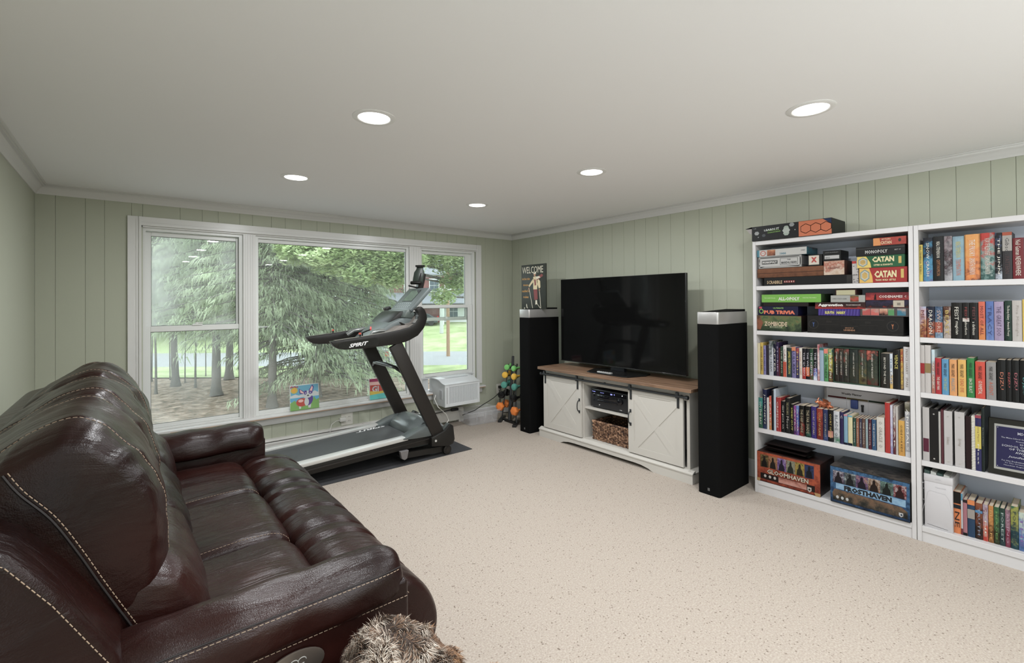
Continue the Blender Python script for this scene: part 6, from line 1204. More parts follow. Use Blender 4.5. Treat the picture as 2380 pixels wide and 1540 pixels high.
# ================================================================== game boxes
def gbox(o, sc, xl, xr, ytop, zb, lab, face, side=None, d=0.22, xf=-0.286, name='game_box', ybot=None, lid=0.55, yref=None, group='board game boxes', bevel=0.0015):
    """flat box lying on zb; returns (thing, face-coordinate function, width, height)"""
    yr = yref if yref is not None else ytop+40
    P = onp(o[0]+xl/sc, o[1]+yr/sc, 0, xf); Q = onp(o[0]+xr/sc, o[1]+yr/sc, 0, xf); T = onp(o[0]+(xl+xr)/2/sc, o[1]+ytop/sc, 0, xf)
    y0, y1, z1 = P.y, Q.y, T.z; d = min(d, -0.027-xf)
    t = thing(name, lab, 'box', (xf+d/2, (y0+y1)/2, zb), group=group)
    fm_ = cm_(face); sm = cm_(side) if side else fm_; z0 = zb+0.0004
    mb = MB(); mb.box(xf, xf+d, y1, y0, z0+(z1-z0)*(1-lid)*0.25, z1); mb.build('lid', sm, t, bevel=bevel, bseg=1)
    box_o('tray', sm, xf+0.0015, xf+d-0.0015, y1+0.0015, y0-0.0015, z0, z0+(z1-z0)*(1-lid)*0.25+0.001, t)
    W_, H_ = y0-y1, z1-z0
    def F(u, v): return (xf-0.0001, y0-u*W_, z0+v*H_)
    f_ = patch(t, fm_, [F(0.003, 0.02), F(0.997, 0.02), F(0.997, 0.98), F(0.003, 0.98)], 'face_print', 0.0006, (-1, 0, 0))
    return t, F, W_, H_, z1, y0, y1
def gp(g, m, pts, n=0, nm='print', sc_=26): return patch(g[0], (art(m, sc_, 0.8) if sc_ != 26 else cm_(m)) if not isinstance(m, bpy.types.Material) else m, [g[1](u, v) for u, v in pts], nm, 0.0010+0.0003*n, (-1, 0, 0))
def gt(g, s, u, v, w, h, col, b=0.03, sh=0, n=3): return lettering(s, mat('ink_'+col, col, 0.5), g[0], g[1](u, v), (0, -1, 0), (0, 0, 1), w*g[2], h*g[3], b, sh, lift=0.0012+0.0002*n, res=1)
def sil(g, u0, u1, v0, v1, c, n=2):
    # a hooded figure in silhouette, with a lighter edge
    m_ = (u0+u1)/2; w = (u1-u0)/2; h = v1-v0
    gp(g, c, [(m_-w*0.75, v0), (m_+w*0.70, v0), (m_+w*0.55, v0+h*0.42), (m_+w*0.24, v0+h*0.58), (m_+w*0.20, v0+h*0.84), (m_, v0+h*0.93), (m_-w*0.24, v0+h*0.82), (m_-w*0.26, v0+h*0.58), (m_-w*0.60, v0+h*0.40)], n, 'portrait_figure')
def rect(u0, v0, u1, v1): return [(u0, v0), (u1, v0), (u1, v1), (u0, v1)]
a = (A0, 4.967)
g1 = gbox(*a, 178, 1190, 790+12, SH[4], 'long black word-game box at the bottom of the left stack, top shelf', '0f0e0e', d=0.25); gt(g1, 'SCRABBLE', 0.135, 0.42, 0.19, 0.40, 'c9a878', 0.01)
for i, c in enumerate('GRAND'): gp(g1, '8a1c1c', rect(0.25+i*0.027, 0.32, 0.272+i*0.027, 0.58)); gt(g1, c, 0.261+i*0.027, 0.45, 0.012, 0.16, K)
gp(g1, ['201e1c', '2c2a28'], rect(0.95, 0.05, 0.998, 0.95))
g2 = gbox(*a, 100, 866, 700, g1[4], 'brown wooden games case under the silver box, top shelf', ['5a3218', '6f4020', '7a4826'], d=0.24, name='wooden_case', bevel=0.006); gp(g2, '2a160c', rect(0.0, 0.46, 1, 0.50), 1)
g3 = gbox(*a, 112, 612, 568, g2[4], 'silver metal-look game box with rounded white front, top shelf', '9a9894', '6a6866', d=0.2, bevel=0.006)
gp(g3, '161616', [(0.02+0.05*(1-math.cos(q*PI/2/4)), 0.08+0.25*(1-math.sin(q*PI/2/4))) for q in range(4, -1, -1)] + [(0.93+0.05*math.sin(q*PI/8), 0.08+0.25*(1-math.cos(q*PI/8))) for q in range(5)] + [(0.93+0.05*math.cos(q*PI/8), 0.67+0.25*math.sin(q*PI/8)) for q in range(5)] + [(0.07-0.05*math.sin(q*PI/8), 0.67+0.25*math.cos(q*PI/8)) for q in range(5)], 0)
gp(g3, 'b4b2ae', rect(0.04, 0.16, 0.96, 0.86), 1); gp(g3, '3a3a3a', rect(0.09, 0.36, 0.46, 0.66), 2); gt(g3, 'MONOPOLY', 0.275, 0.51, 0.34, 0.2, 'e0ddd8', 0.03, 0, 5); gp(g3, '4a4a4a', rect(0.52, 0.24, 0.92, 0.80), 2); gp(g3, 'b4b2ae', rect(0.53, 0.27, 0.91, 0.77), 3); gt(g3, 'MANDALORIAN', 0.72, 0.42, 0.34, 0.2, '262626', 0.03, 0, 6); gt(g3, 'THE', 0.72, 0.66, 0.08, 0.1, '262626', 0.03, 0, 6)
g4 = gbox(*a, 97, 672, 482, g3[4], 'white and teal jigsaw puzzle box on top of the left stack', 'b9b7b2', ['1c5260', '2a6a78', '5a2c24'], d=0.2); gp(g4, '3f8294', rect(0.003, 0.02, 0.05, 0.98), 1); gp(g4, 'b8442a', [(0.13+0.06*math.cos(i*PI/8), 0.5+0.36*math.sin(i*PI/8)) for i in range(16)], 1); gp(g4, 'c9c5bf', [(0.13+0.045*math.cos(i*PI/8), 0.5+0.26*math.sin(i*PI/8)) for i in range(16)], 2); gt(g4, 'JIGSAW', 0.13, 0.5, 0.07, 0.15, 'b8442a', 0.02, 0, 5)
gp(g4, ['3a1c10', 'a8603a', 'd89a60'], rect(0.215, 0.10, 0.385, 0.92), 1); gt(g4, '1000', 0.54, 0.30, 0.12, 0.36, '4a7a8c'); gt(g4, 'SUNSET', 0.93, 0.55, 0.08, 0.16, '6a6a6a')
g5 = gbox(*a, 687, 850, 552, g2[4], 'small black card box with a red cross on its white front', '14120f', d=0.12, name='card_box', xf=-0.280); gp(g5, 'c9bfae', rect(0.05, 0.12, 0.78, 0.92), 1); gt(g5, 'X', 0.42, 0.55, 0.42, 0.46, 'b02a1c', 0.08)
g7 = gbox(*a, 867, 1105, 622, g1[4], 'marbled cream and pink small game box on the word-game box', ['b89a80', 'c8b4a0', 'a8604a', 'c4a890'], ['2c1c18', '5a3428', '3a2820'], d=0.17, xf=-0.288); gt(g7, 'ARGENT', 0.5, 0.5, 0.6, 0.14, '7a4a3a')
g6 = gbox(*a, 857, 1063, 505, g7[4], 'small black box with a white label on the marbled box', '131313', d=0.16, name='card_box', xf=-0.285); gp(g6, 'b2b0ae', rect(0.10, 0.18, 0.92, 0.52), 1); gt(g6, 'BIWOX', 0.28, 0.30, 0.25, 0.12, '3a3a3a'); gt(g6, 'cards for the family game', 0.5, 0.80, 0.75, 0.10, '7a7a7a')
g8 = gbox(*a, 1197, 1268, 625, SH[4], 'upright white domino game box with a red top, between the stacks', 'bab4b0', d=0.12, name='game_box', xf=-0.270, yref=850); gp(g8, 'b82c26', rect(0.0, 0.88, 0.7, 0.99), 1)
for u, v in ((0.15, 0.75), (0.65, 0.62), (0.8, 0.5), (0.3, 0.06), (0.7, 0.10), (0.15, 0.17), (0.85, 0.2)): gp(g8, '161616', rect(u, v, u+0.22, v+0.022), 1)
gt(g8, 'ALLEYES|DOMINO'.replace('|', ' '), 0.5, 0.38, 0.8, 0.05, '3a3634')
g9 = gbox(*a, 1277, 1832, 700, SH[4], 'red settlers game box at the bottom of the right stack, top shelf', 'a01c1a', d=0.24, yref=850); gp(g9, 'd8a83a', [(0.003, 0.02), (0.30, 0.02), (0.285, 0.45), (0.22, 0.98), (0.003, 0.98)], 0); hexa_ = lambda cx, cy, r, k=3.6: [(cx+r*math.cos(i*PI/3+PI/6), cy+r*k*math.sin(i*PI/3+PI/6)) for i in range(6)]
gp(g9, '6a8a8e', hexa_(0.125, 0.5, 0.115), 1); gp(g9, 'b8b4a0', hexa_(0.125, 0.5, 0.095), 2); gp(g9, ['8a8a6a', 'c8a040', '7a6a4a'], hexa_(0.125, 0.5, 0.065), 3)
gt(g9, 'CATAN', 0.56, 0.56, 0.46, 0.46, 'd8c890', 0.05); gt(g9, 'TRADE  BUILD  SETTLE', 0.56, 0.18, 0.42, 0.12, 'd8c890'); gp(g9, 'c8a84a', rect(0.875, 0.28, 0.935, 0.85), 1)
g10 = gbox(*a, 1252, 1804, 562, g9[4], 'green settlers expansion box in the right stack, top shelf', '175a34', d=0.24, yref=700); gp(g10, 'd8b84a', [(0.003, 0.02), (0.31, 0.02), (0.29, 0.45), (0.20, 0.98), (0.003, 0.98)], 0); gp(g10, '6a8a8e', hexa_(0.13, 0.5, 0.115), 1); gp(g10, 'b8b4a0', hexa_(0.13, 0.5, 0.095), 2); gp(g10, ['8a8a6a', 'c8a040', '7a6a4a'], hexa_(0.13, 0.5, 0.065), 3)
gt(g10, 'CATAN', 0.56, 0.68, 0.46, 0.46, 'd8c890', 0.05); gt(g10, 'CITIES & KNIGHTS', 0.56, 0.22, 0.40, 0.15, 'd8c890'); gp(g10, 'c8a84a', rect(0.875, 0.28, 0.935, 0.85), 1)
g11 = gbox(*a, 1238, 1806, 450, g10[4], 'black property-trading game box in the right stack, top shelf', '141414', d=0.25, yref=570); gt(g11, 'MONOPOLY', 0.43, 0.42, 0.46, 0.36, 'b8b6b2', 0.03); gp(g11, '5a5a58', rect(0.0, 0.76, 1, 0.79), 1); gt(g11, 'BEST OF', 0.86, 0.5, 0.12, 0.14, '8a8884')
g12 = gbox(*a, 1438, 1820, 350, g11[4], 'small orange-red settlers game box at the top of right stack', ['b03a20', 'a02c20', 'b83c24'], d=0.16, yref=440); gp(g12, 'd8883a', [(0.003, 0.02), (0.24, 0.02), (0.20, 0.98), (0.003, 0.98)], 0); gt(g12, 'CATAN', 0.40, 0.35, 0.34, 0.42, 'd8b48a', 0.04); gt(g12, 'SETTLERS', 0.40, 0.78, 0.28, 0.18, 'd8b48a'); gp(g12, '3a2018', [(0.81+0.045*math.cos(i*PI/6), 0.55+0.22*math.sin(i*PI/6)) for i in range(12)], 1)
# second shelf
h1_ = gbox(*a, 78, 610, 1256, SH[3], 'green illustrated zombie game box at the bottom left, second shelf', ['1c2a20', '34442c', '5a6a3c', '7a4428'], ['120f0e', '2a1c16'], d=0.22, yref=1430); gt(h1_, 'ZOMBICIDE', 0.46, 0.46, 0.50, 0.30, 'c0a888', 0.04, 0.05); gp(h1_, '8a9470', rect(0.33, 0.20, 0.60, 0.32), 1); gt(h1_, 'GREEN HORDE', 0.465, 0.26, 0.22, 0.08, '1c2018'); gp(h1_, ['6a3a28', '8a5034', '30281c'], [(0.003, 0.1), (0.12, 0.05), (0.18, 0.5), (0.10, 0.95), (0.003, 0.97)], 0)
h2_ = gbox(*a, 113, 570, 1150, h1_[4], 'dark blue trivia game box with orange letters, second shelf', '141436', d=0.17, yref=1245); gt(h2_, 'PUB TRIVIA', 0.54, 0.34, 0.78, 0.42, 'd8643a', 0.06); gt(h2_, 'ULTIMATE', 0.52, 0.80, 0.26, 0.16, '7ab03a', 0.03); gp(h2_, '7ab03a', [(0.08+0.06*math.cos(i*PI/8), 0.45+0.27*math.sin(i*PI/8)) for i in range(16)], 1); gp(h2_, '141436', [(0.08+0.04*math.cos(i*PI/8), 0.45+0.18*math.sin(i*PI/8)) for i in range(16)], 2); gp(h2_, 'b83a4a', rect(0.02, 0.74, 0.10, 0.95), 2)
h3_ = gbox(*a, 170, 690, 1106, h2_[4], 'thin dark brown box under the lime green box, second shelf', '1c1210', d=0.2, yref=1140)
h4_ = gbox(*a, 150, 838, 1010, h3_[4], 'lime green property game box, second shelf', '6aa830', '3a5a2a', d=0.23, yref=1090); gt(h4_, 'ALL-OPOLY', 0.48, 0.45, 0.36, 0.44, 'c8ccb8', 0.05); gt(h4_, 'THE GAME FOR ALL', 0.15, 0.55, 0.20, 0.12, 'b8d890'); gt(h4_, 'FUN FOR THE FAMILY', 0.82, 0.55, 0.22, 0.12, 'b8d890')
k1 = gbox(*a, 678, 1790, 1262, SH[3], 'large black mechanical-looking game chest filling the second shelf', ['131211', '1c1a18', '171615'], d=0.25, yref=1470, bevel=0.004)
for cx, c in ((0.075, '3a5a9a'), (0.90, 'b0622a')):
    for r, cc, n in ((0.058, '2e2b28', 0), (0.048, '0c0c0c', 1), (0.043, '1a1a1c', 2)): gp(k1, cc, [(cx+r*math.cos(i*PI/10), 0.5+r*4.6*math.sin(i*PI/10)) for i in range(20)], n)
    gt(k1, 'Y', cx, 0.48, 0.022, 0.24, c, 0.05)
gt(k1, 'LEAGUE OF', 0.47, 0.34, 0.09, 0.07, '9a6a44'); gt(k1, 'LEGENDS', 0.47, 0.22, 0.12, 0.09, '9a6a44', 0.04)
for (u0, v0, u1, v1) in ((0.14, 0.80, 0.36, 0.815), (0.50, 0.80, 0.82, 0.815), (0.38, 0.44, 0.56, 0.455), (0.0, 0.10, 1.0, 0.115), (0.14, 0.50, 0.36, 0.51), (0.58, 0.50, 0.76, 0.51)): gp(k1, '38342f', rect(u0, v0, u1, v1), 1, 'seam')
for i in range(6):
    for u in (0.25, 0.66): gp(k1, '34302c', rect(u-0.03, 0.62+0.035*(i % 3), u+0.03, 0.635+0.035*(i % 3)), 1, 'vent') if i < 3 else None
for i in range(7): u = 0.08+i*0.14; gp(k1, '262320', [(u-0.035, 0.02), (u+0.035, 0.02), (u+0.022, 0.09), (u-0.022, 0.09)], 0, 'tooth')
k2 = gbox(*a, 803, 1284, 1180, k1[4], 'purple striped comedy game box, second shelf', '3c2a78', d=0.17, yref=1240); gt(k2, 'SLEUTH   HARRY', 0.42, 0.45, 0.50, 0.42, 'c8c04a', 0.05)
for i in range(14): gp(k2, '5a48a0', [(0.02+i*0.07, 0.03), (0.035+i*0.07, 0.03), (0.055+i*0.07, 0.97), (0.04+i*0.07, 0.97)], 0)
k3 = gbox(*a, 1288, 1852, 1165, k1[4], 'grey box with a strip of bright pictures, second shelf', '4a4444', d=0.19, yref=1235)
for i, c in enumerate(['b04a44', 'c05a50', '4a3a34', '4a8a50', '2f7088']): gp(k3, [c, c, 'a89084'] if i != 2 else ['2a1c18', 'a86a54', 'c8a080'], rect(0.05+i*0.18, 0.12, 0.05+i*0.18+(0.17 if i != 3 else 0.12), 0.88), 1, 'picture')
k4 = gbox(*a, 767, 1350, 1104, k2[4], 'red and brown marble-race game box, second shelf', ['8a1c18', '3a1c18', '241414'], d=0.24, yref=1165); gt(k4, 'Aggravation', 0.32, 0.55, 0.50, 0.55, 'd8d4cc', 0.05); gt(k4, 'THE CLASSIC MARBLE RACE GAME', 0.77, 0.6, 0.28, 0.22, 'a89890'); gp(k4, 'a8241c', rect(0, 0.02, 1, 0.16), 1)
k5 = gbox(*a, 1352, 1850, 1078, k3[4], 'dark picture game box with a price sticker, second shelf', ['8a1c18', '1c1418', '2c2440', '141012'], d=0.19, yref=1135); gp(k5, 'b4a894', rect(0.65, 0.08, 0.90, 0.95), 1, 'sticker')
for i in range(9): gp(k5, '2a2420', rect(0.74+i*0.009, 0.3, 0.744+i*0.009, 0.65), 2, 'barcode')
k6 = gbox(*a, 1350, 1854, 990, k5[4], 'red spy word-game box on top at the right, second shelf', ['b03428', '7a1c24', '6a1820'], d=0.19, yref=1070); gt(k6, 'CODENAMES', 0.59, 0.46, 0.54, 0.34, 'd0c0b8', 0.03); gt(k6, 'C', 0.92, 0.46, 0.04, 0.26, 'd0c0b8'); gp(k6, '1c0c10', [(0.20, 0.05), (0.26, 0.05), (0.255, 0.6), (0.24, 0.88), (0.215, 0.6)], 1)
k7 = gbox(*a, 947, 1345, 1022, k4[4], 'pale grey game box with a small picture, second shelf', '9a9a94', d=0.17, yref=1085); gp(k7, ['2c3a20', 'a83a2c', '3a5a2c'], rect(0.58, 0.08, 0.82, 0.95), 1, 'picture'); gt(k7, 'FAMILY PARTY GAME', 0.27, 0.5, 0.42, 0.16, '7a7a74')
k8 = gbox(*a, 1002, 1242, 955, k7[4], 'little cream box with dark red edges on the grey box', '3a1c18', d=0.13, yref=1010, name='card_box'); gp(k8, 'b0aa84', rect(0.05, 0.04, 0.95, 0.88), 1)
# two big adventure boxes on the bottom shelf
c_ = (C0, 5.923)
b1 = gbox(*c_, 118, 988, 368, SH[0], 'large orange-brown adventure game box at the bottom left', ['5a1c10', '8a3418', 'b04a20', '8a3a1c'], ['241210', '1a1010', '3a1c14'], d=0.27, xf=-0.300, yref=700, bevel=0.002)
por = [['5a4a20', '3a2c18', '8a7038'], ['4a3424', 'a07048', '2c1c14'], ['2a2040', '6a4a8a', 'a090a8'], ['3a4438', '8a8a70', '5a4030'], ['5a5018', 'a08828', '3a2c10'], ['1c2c50', '283860', '101420']]
for i in range(6): gp(b1, por[i], [(0.06+i*0.142, 0.50-(0.02 if i in (0, 5) else 0)), (0.06+i*0.142+0.138, 0.50), (0.06+i*0.142+0.138, 0.90), (0.06+i*0.142, 0.90)], 1, 'portrait_panel', 70); sil(b1, 0.06+i*0.142, 0.198+i*0.142, 0.50, 0.90, ['14100c', '1c1410', '1a1426', '20241c', '242010', '0c101c'][i])
gt(b1, 'GLOOMHAVEN', 0.50, 0.385, 0.66, 0.15, '1c100c', 0.09); gt(b1, 'GLOOMHAVEN', 0.50, 0.385, 0.65, 0.14, 'd0c0a8', 0.02, 0, 6)
gp(b1, '1c1210', rect(0.06, 0.10, 0.92, 0.29), 0); gp(b1, ['c89080', 'b87a68', '8a4a3c'], rect(0.36, 0.11, 0.80, 0.28), 1)
for i in range(3): gp(b1, 'b8b0a8', [(0.14+i*0.08+0.022*math.cos(q*PI/4), 0.21+0.05*math.sin(q*PI/4)) for q in range(8)], 2, 'icon')
gp(b1, 'b08a54', [(0, 0), (0.05, 0), (0.06, 0.10), (0, 0.10)], 2, 'corner_print'); gp(b1, 'b08a54', [(1, 0), (0.93, 0), (0.91, 0.10), (1, 0.10)], 2, 'corner_print'); gp(b1, 'b8b0a8', [(0.81, 0.22), (0.87, 0.22), (0.87, 0.12), (0.84, 0.06), (0.81, 0.12)], 2, 'crest'); gp(b1, '1c1210', [(0.84+0.015*math.cos(q*PI/4), 0.15+0.03*math.sin(q*PI/4)) for q in range(8)], 3, 'crest')
b2 = gbox(*c_, 1128, 2226, 600, SH[0], 'large blue adventure game box at the bottom right of the left bookcase', ['12243a', '1c3a5c', '3a6a94', '16304c'], ['16130f', '2c2a24', '1c1c1c'], d=0.27, xf=-0.312, yref=1150, bevel=0.002)
pb2 = [['2c2430', '5a4a58', 'a0a0a8'], ['2c2c2c', '4a5050', 'a8b0b0'], ['241c2c', '6a4a70', 'a88060'], ['3a2420', '8a6a50', 'b0a8a0'], ['26302c', '4a5c54', '6a9084'], ['4a1c1c', '7a2c30', 'a8a0a0']]
for i in range(6): gp(b2, pb2[i], [(0.04+i*0.154, 0.56), (0.04+i*0.154+0.150, 0.56), (0.04+i*0.154+0.150, 0.89), (0.04+i*0.154, 0.89)], 1, 'portrait_panel', 70); sil(b2, 0.04+i*0.154, 0.19+i*0.154, 0.56, 0.89, ['1a141c', '14181a', '181020', '20140f', '101814', '2c1012'][i])
gp(b2, ['6a94b8', '88b0cc', '6a94b8'], [(0.08, 0.40), (0.95, 0.36), (0.95, 0.54), (0.08, 0.55)], 0); gt(b2, 'FROSTHAVEN', 0.49, 0.46, 0.60, 0.14, '0c1018', 0.06)
gp(b2, ['14130f', '2c2c28', '5a4a3a', '7a5a40', '2c3438'], [(0.04, 0.08), (0.97, 0.08), (0.97, 0.26), (0.90, 0.34), (0.06, 0.38), (0.03, 0.26)], 1)
for i in range(3): gp(b2, 'b8b8b8', [(0.10+i*0.065+0.020*math.cos(q*PI/4), 0.17+0.045*math.sin(q*PI/4)) for q in range(8)], 3, 'icon')
gp(b2, 'b8b8b8', [(0.87, 0.20), (0.92, 0.20), (0.92, 0.13), (0.895, 0.09), (0.87, 0.13)], 3, 'crest'); gp(b2, '12243a', [(0.90+0.012*math.cos(q*PI/4), 0.15+0.022*math.sin(q*PI/4)) for q in range(8)], 4, 'crest')
topm = art(['1c1a18', '34302c', '5a5048', '2a2826'], 20, 0.9, 0.25)
MB().box(-0.311, -0.045, b2[6]+0.001, b2[5]-0.001, b2[4], b2[4]+0.0008).build('lid_print', topm, b2[0])
# untidy pile of dark folders on the orange-brown box
rng = random.Random(9)
for i in range(7):
    zz = b1[4]+0.0006+i*0.0085; yc = (b1[5]+b1[6])/2 + 0.030 + rng.uniform(-0.03, 0.03); t = thing('map_envelope', '%s dark envelope in the untidy pile on the orange-brown box' % ['lowest', 'second', 'third', 'fourth', 'fifth', 'sixth', 'topmost'][i], 'envelope', (-0.19+rng.uniform(-0.02, 0.02), yc, zz), rz=rng.uniform(-0.12, 0.12), group='dark envelopes on the adventure box')
    w, d = 0.135+rng.uniform(-0.02, 0.01), 0.085+rng.uniform(-0.01, 0.005); mb = MB()
    mb.grid(lambda u, v: (-d+2*d*u, -w+2*w*v, 0.0015+0.0045*(noise.noise(Vector((u*2, v*3, i*4)))+0.6)*(0.3+v*0.7)), 6, 8); n0 = len(mb.v); mb.grid(lambda u, v: (-d+2*d*u, -w+2*w*v, 0.0008), 6, 8)
    mb.build('envelope', art([['14100f', '241816', '1a1412'], ['1c1512', '3a1c14', '141010'], ['100f0e', '1c1c16', '26221a']][i % 3], 18, 0.8, 0.5, seed=i), t, world=False)
# big coding-game box on top of the bookcase, flap standing open at the left
P = onp(1740+38/4.967, 480+385/4.967, 0, -0.315); Q = onp(1740+962/4.967, 480+300/4.967, 0, -0.315); T = onp(1740+500/4.967, 480+182/4.967, 0, -0.315); zt = T.z; z0 = SH[5]
t = thing('hexagon_box', 'black, orange and navy hexagon-patterned game box on the left bookcase', 'box', (-0.17, (P.y+Q.y)/2, z0)); HB = cm_('0e0f10'); OR = cm_('c8683a'); NV = cm_('16284c')
y0, y1 = P.y, Q.y; W_, H_ = y0-y1, zt-z0
box_o('carton', HB, -0.315, -0.05, y1, y0, z0+0.0004, zt, t, bevel=0.001, bseg=1)
def F(u, v): return (-0.3152, y0-u*W_, z0+v*H_)
def U(u, w): return (-0.315+w*0.265, y0-u*W_, zt+0.0002)
patch(t, OR, [F(0.615, 0.01), F(0.997, 0.01), F(0.997, 0.99), F(0.615, 0.99)], 'orange_print', 0.0006, (-1, 0, 0)); patch(t, NV, [F(0.90, 0.99), F(0.997, 0.99), F(0.997, 0.62)], 'navy_print', 0.0010, (-1, 0, 0))
patch(t, OR, [U(0.615, 0), U(0.88, 0), U(0.82, 1), U(0.56, 1)][::-1], 'orange_print', 0.0006, (0, 0, 1)); patch(t, NV, [U(0.88, 0), U(0.997, 0), U(0.997, 1), U(0.82, 1)][::-1], 'navy_print', 0.0008, (0, 0, 1))
def seg_(a, b, m, w, n_, nm): 
    a = Vector(a); b = Vector(b); d = (b-a).normalized(); s = d.cross(Vector(n_))*w/2; patch(t, m, [a-s, b-s, b+s, a+s], nm, 0.0012, n_)
r = 0.155
for ix in range(4):
    for iy in range(3):
        cx = 0.64+ix*0.118+(0.059 if iy % 2 else 0); cy = 0.02+iy*0.47
        hx = [(cx+0.068*math.cos(PI/6+k*PI/3), cy+0.31*math.sin(PI/6+k*PI/3)) for k in range(6)]
        for k in range(6):
            a_, b_2 = hx[k], hx[(k+1) % 6]
            if all(0.615 < q[0] < 0.995 and 0.01 < q[1] < 0.99 for q in (a_, b_2)): seg_(F(*a_), F(*b_2), HB, 0.003, (-1, 0, 0), 'hexagon_line')
        h2 = [(cx-0.03+0.068*math.cos(PI/6+k*PI/3), 0.1+iy*0.45+0.30*math.sin(PI/6+k*PI/3)) for k in range(6)]
        for k in range(6):
            a_, b_2 = h2[k], h2[(k+1) % 6]
            if all(0.62 < q[0]+0.06*q[1] < 0.87 and 0.01 < q[1] < 0.99 for q in (a_, b_2)): seg_(U(*a_), U(*b_2), HB, 0.003, (0, 0, 1), 'hexagon_line')
lettering('LEARN IT', mat('ink_c8ccc8', 'c8ccc8'), t, F(0.27, 0.70), (0, -1, 0.05), (0, 0, 1), 0.20*W_, 0.13*H_, 0.03, res=1, lift=0.0012); lettering('CODING BY DESIGN', mat('ink_7ab03a', '7ab03a'), t, F(0.30, 0.50), (0, -1, 0.05), (0, 0, 1), 0.17*W_, 0.08*H_, 0.03, res=1, lift=0.0012)
patch(t, cm_('7ab03a'), [F(0.215, 0.595), F(0.37, 0.62), F(0.37, 0.64), F(0.215, 0.615)], 'green_rule', 0.001, (-1, 0, 0))
for (cx, cy, rr, c) in ((0.46, 0.52, 0.05, 'a8b0a8'), (0.46, 0.70, 0.035, '9aa89a'), (0.46, 0.33, 0.04, '9aa89a'), (0.463, 0.50, 0.026, '6ab02c'), (0.455, 0.70, 0.016, '6ab02c'), (0.07, 0.52, 0.034, '9a9c9c'), (0.53, 0.86, 0.034, '8a8e8e'), (0.165, 0.33, 0.026, '4a5054'), (0.09, 0.24, 0.008, 'b0b0b0'), (0.57, 0.5, 0.008, 'b0b0b0')):
    patch(t, cm_(c), [F(cx+rr*math.cos(k*PI/3), cy+rr*4.2*math.sin(k*PI/3)) for k in range(6)], 'game_tile_print', 0.001+rr*0.01, (-1, 0, 0))
lettering('8 - 99', mat('ink_c8ccc8', 'c8ccc8'), t, F(0.045, 0.86), (0, -1, 0), (0, 0, 1), 0.03*W_, 0.06*H_, 0.02, res=1, lift=0.001)
for (cu, cw, rr, c) in ((0.40, 0.4, 0.05, '7a8a7a'), (0.40, 0.4, 0.025, '5a9a2c'), (0.48, 0.7, 0.03, '6a6e6e'), (0.05, 0.7, 0.04, '8a8c8c')): patch(t, cm_(c), [U(cu+rr*math.cos(k*PI/3), cw+rr*2*math.sin(k*PI/3)) for k in range(6)][::-1], 'game_tile_print', 0.001+(0.06-rr)*0.01, (0, 0, 1))
GC = mat('grey_card', (0.30, 0.28, 0.27), 0.8)
MB().hexa([(-0.315, y0, zt-0.001), (-0.315, y0, zt+0.0005), (-0.315, y0+0.045, zt-0.010), (-0.315, y0+0.045, zt-0.0085), (-0.05, y0, zt-0.001), (-0.05, y0, zt+0.0005), (-0.05, y0+0.045, zt-0.010), (-0.05, y0+0.045, zt-0.0085)]).build('end_flap', HB, t)
MB().hexa([(-0.313, y0+0.001, zt-0.012), (-0.313, y0+0.001, z0+0.05), (-0.311, y0+0.042, zt-0.012), (-0.311, y0+0.016, z0+0.055), (-0.18, y0+0.001, zt-0.012), (-0.18, y0+0.001, z0+0.05), (-0.18, y0+0.042, zt-0.012), (-0.18, y0+0.016, z0+0.055)]).build('inner_flap', GC, t)
lettering('LEARN IT 3', mat('ink_5a8a3a', '5a8a3a'), t, (-0.16, y1-0.0002, z0+0.5*H_), (1, 0, 0), (0, 0, 1), 0.14, 0.4*H_, 0.02, res=1, lift=-0.0006)
# ------------------------------------------------------------------ ornament, planner board and magnets on the fourth shelf
PL = mat('planner_white', (0.50, 0.49, 0.50), 0.3); xq = -0.085
p0 = onp(1740+905/5.133, 770+660/5.133, 0, xq); p1 = onp(1740+1805/5.133, 770+800/5.133, 0, xq); zt = min(p0.z, SH[2]-0.034)
t = thing('planner_board', 'white weekly planner board standing behind the books, fourth shelf', 'board', (xq, (p0.y+p1.y)/2, SH[1]))
box_o('board', PL, xq, xq+0.008, p1.y, p0.y, SH[1]+0.0004, zt, t); Wp, Hp = p0.y-p1.y, zt-SH[1]
def pb3(u, v): return (xq-0.0002, p0.y-u*Wp, SH[1]+v*Hp)
for (u, w) in ((0.0, 0.03), (0.955, 0.03)): patch(t, mat('planner_rail', (0.34, 0.34, 0.35), 0.3, 0.5), [pb3(u, 0.02), pb3(u+w, 0.02), pb3(u+w, 1), pb3(u, 1)], 'side_rail', 0.001, (-1, 0, 0))
lettering('Weekly Planner', mat('ink_3a3636', '3a3636'), t, pb3(0.38, 0.905), (0, -1, 0), (0, 0, 1), 0.28*Wp, 0.055*Hp, 0.03, res=1)
for u0, u1, c in ((0.05, 0.31, '5a1c1c'), (0.315, 0.60, '6a5a34'), (0.605, 0.90, '1c3422')):
    patch(t, cm_(c), [pb3(u0, 0.80), pb3(u1, 0.80), pb3(u1, 0.835), pb3(u0, 0.835)], 'colour_bar', 0.001, (-1, 0, 0)); patch(t, cm_('6a4a2c' if u0 < 0.5 else '4a1c1c'), [pb3(u0, 0.42), pb3(u1, 0.42), pb3(u1, 0.45), pb3(u0, 0.45)], 'colour_bar', 0.001, (-1, 0, 0))
for u in (0.312, 0.602): patch(t, mat('planner_rail', (0.34, 0.34, 0.35), 0.3, 0.5), [pb3(u, 0.05), pb3(u+0.003, 0.05), pb3(u+0.003, 0.80), pb3(u, 0.80)], 'printed_rule', 0.001, (-1, 0, 0))
P = onp(1740+1262/5.133, 770+868/5.133, 0, xq-0.01); q = onp(1740+1357/5.133, 770+925/5.133, 0, xq-0.01)
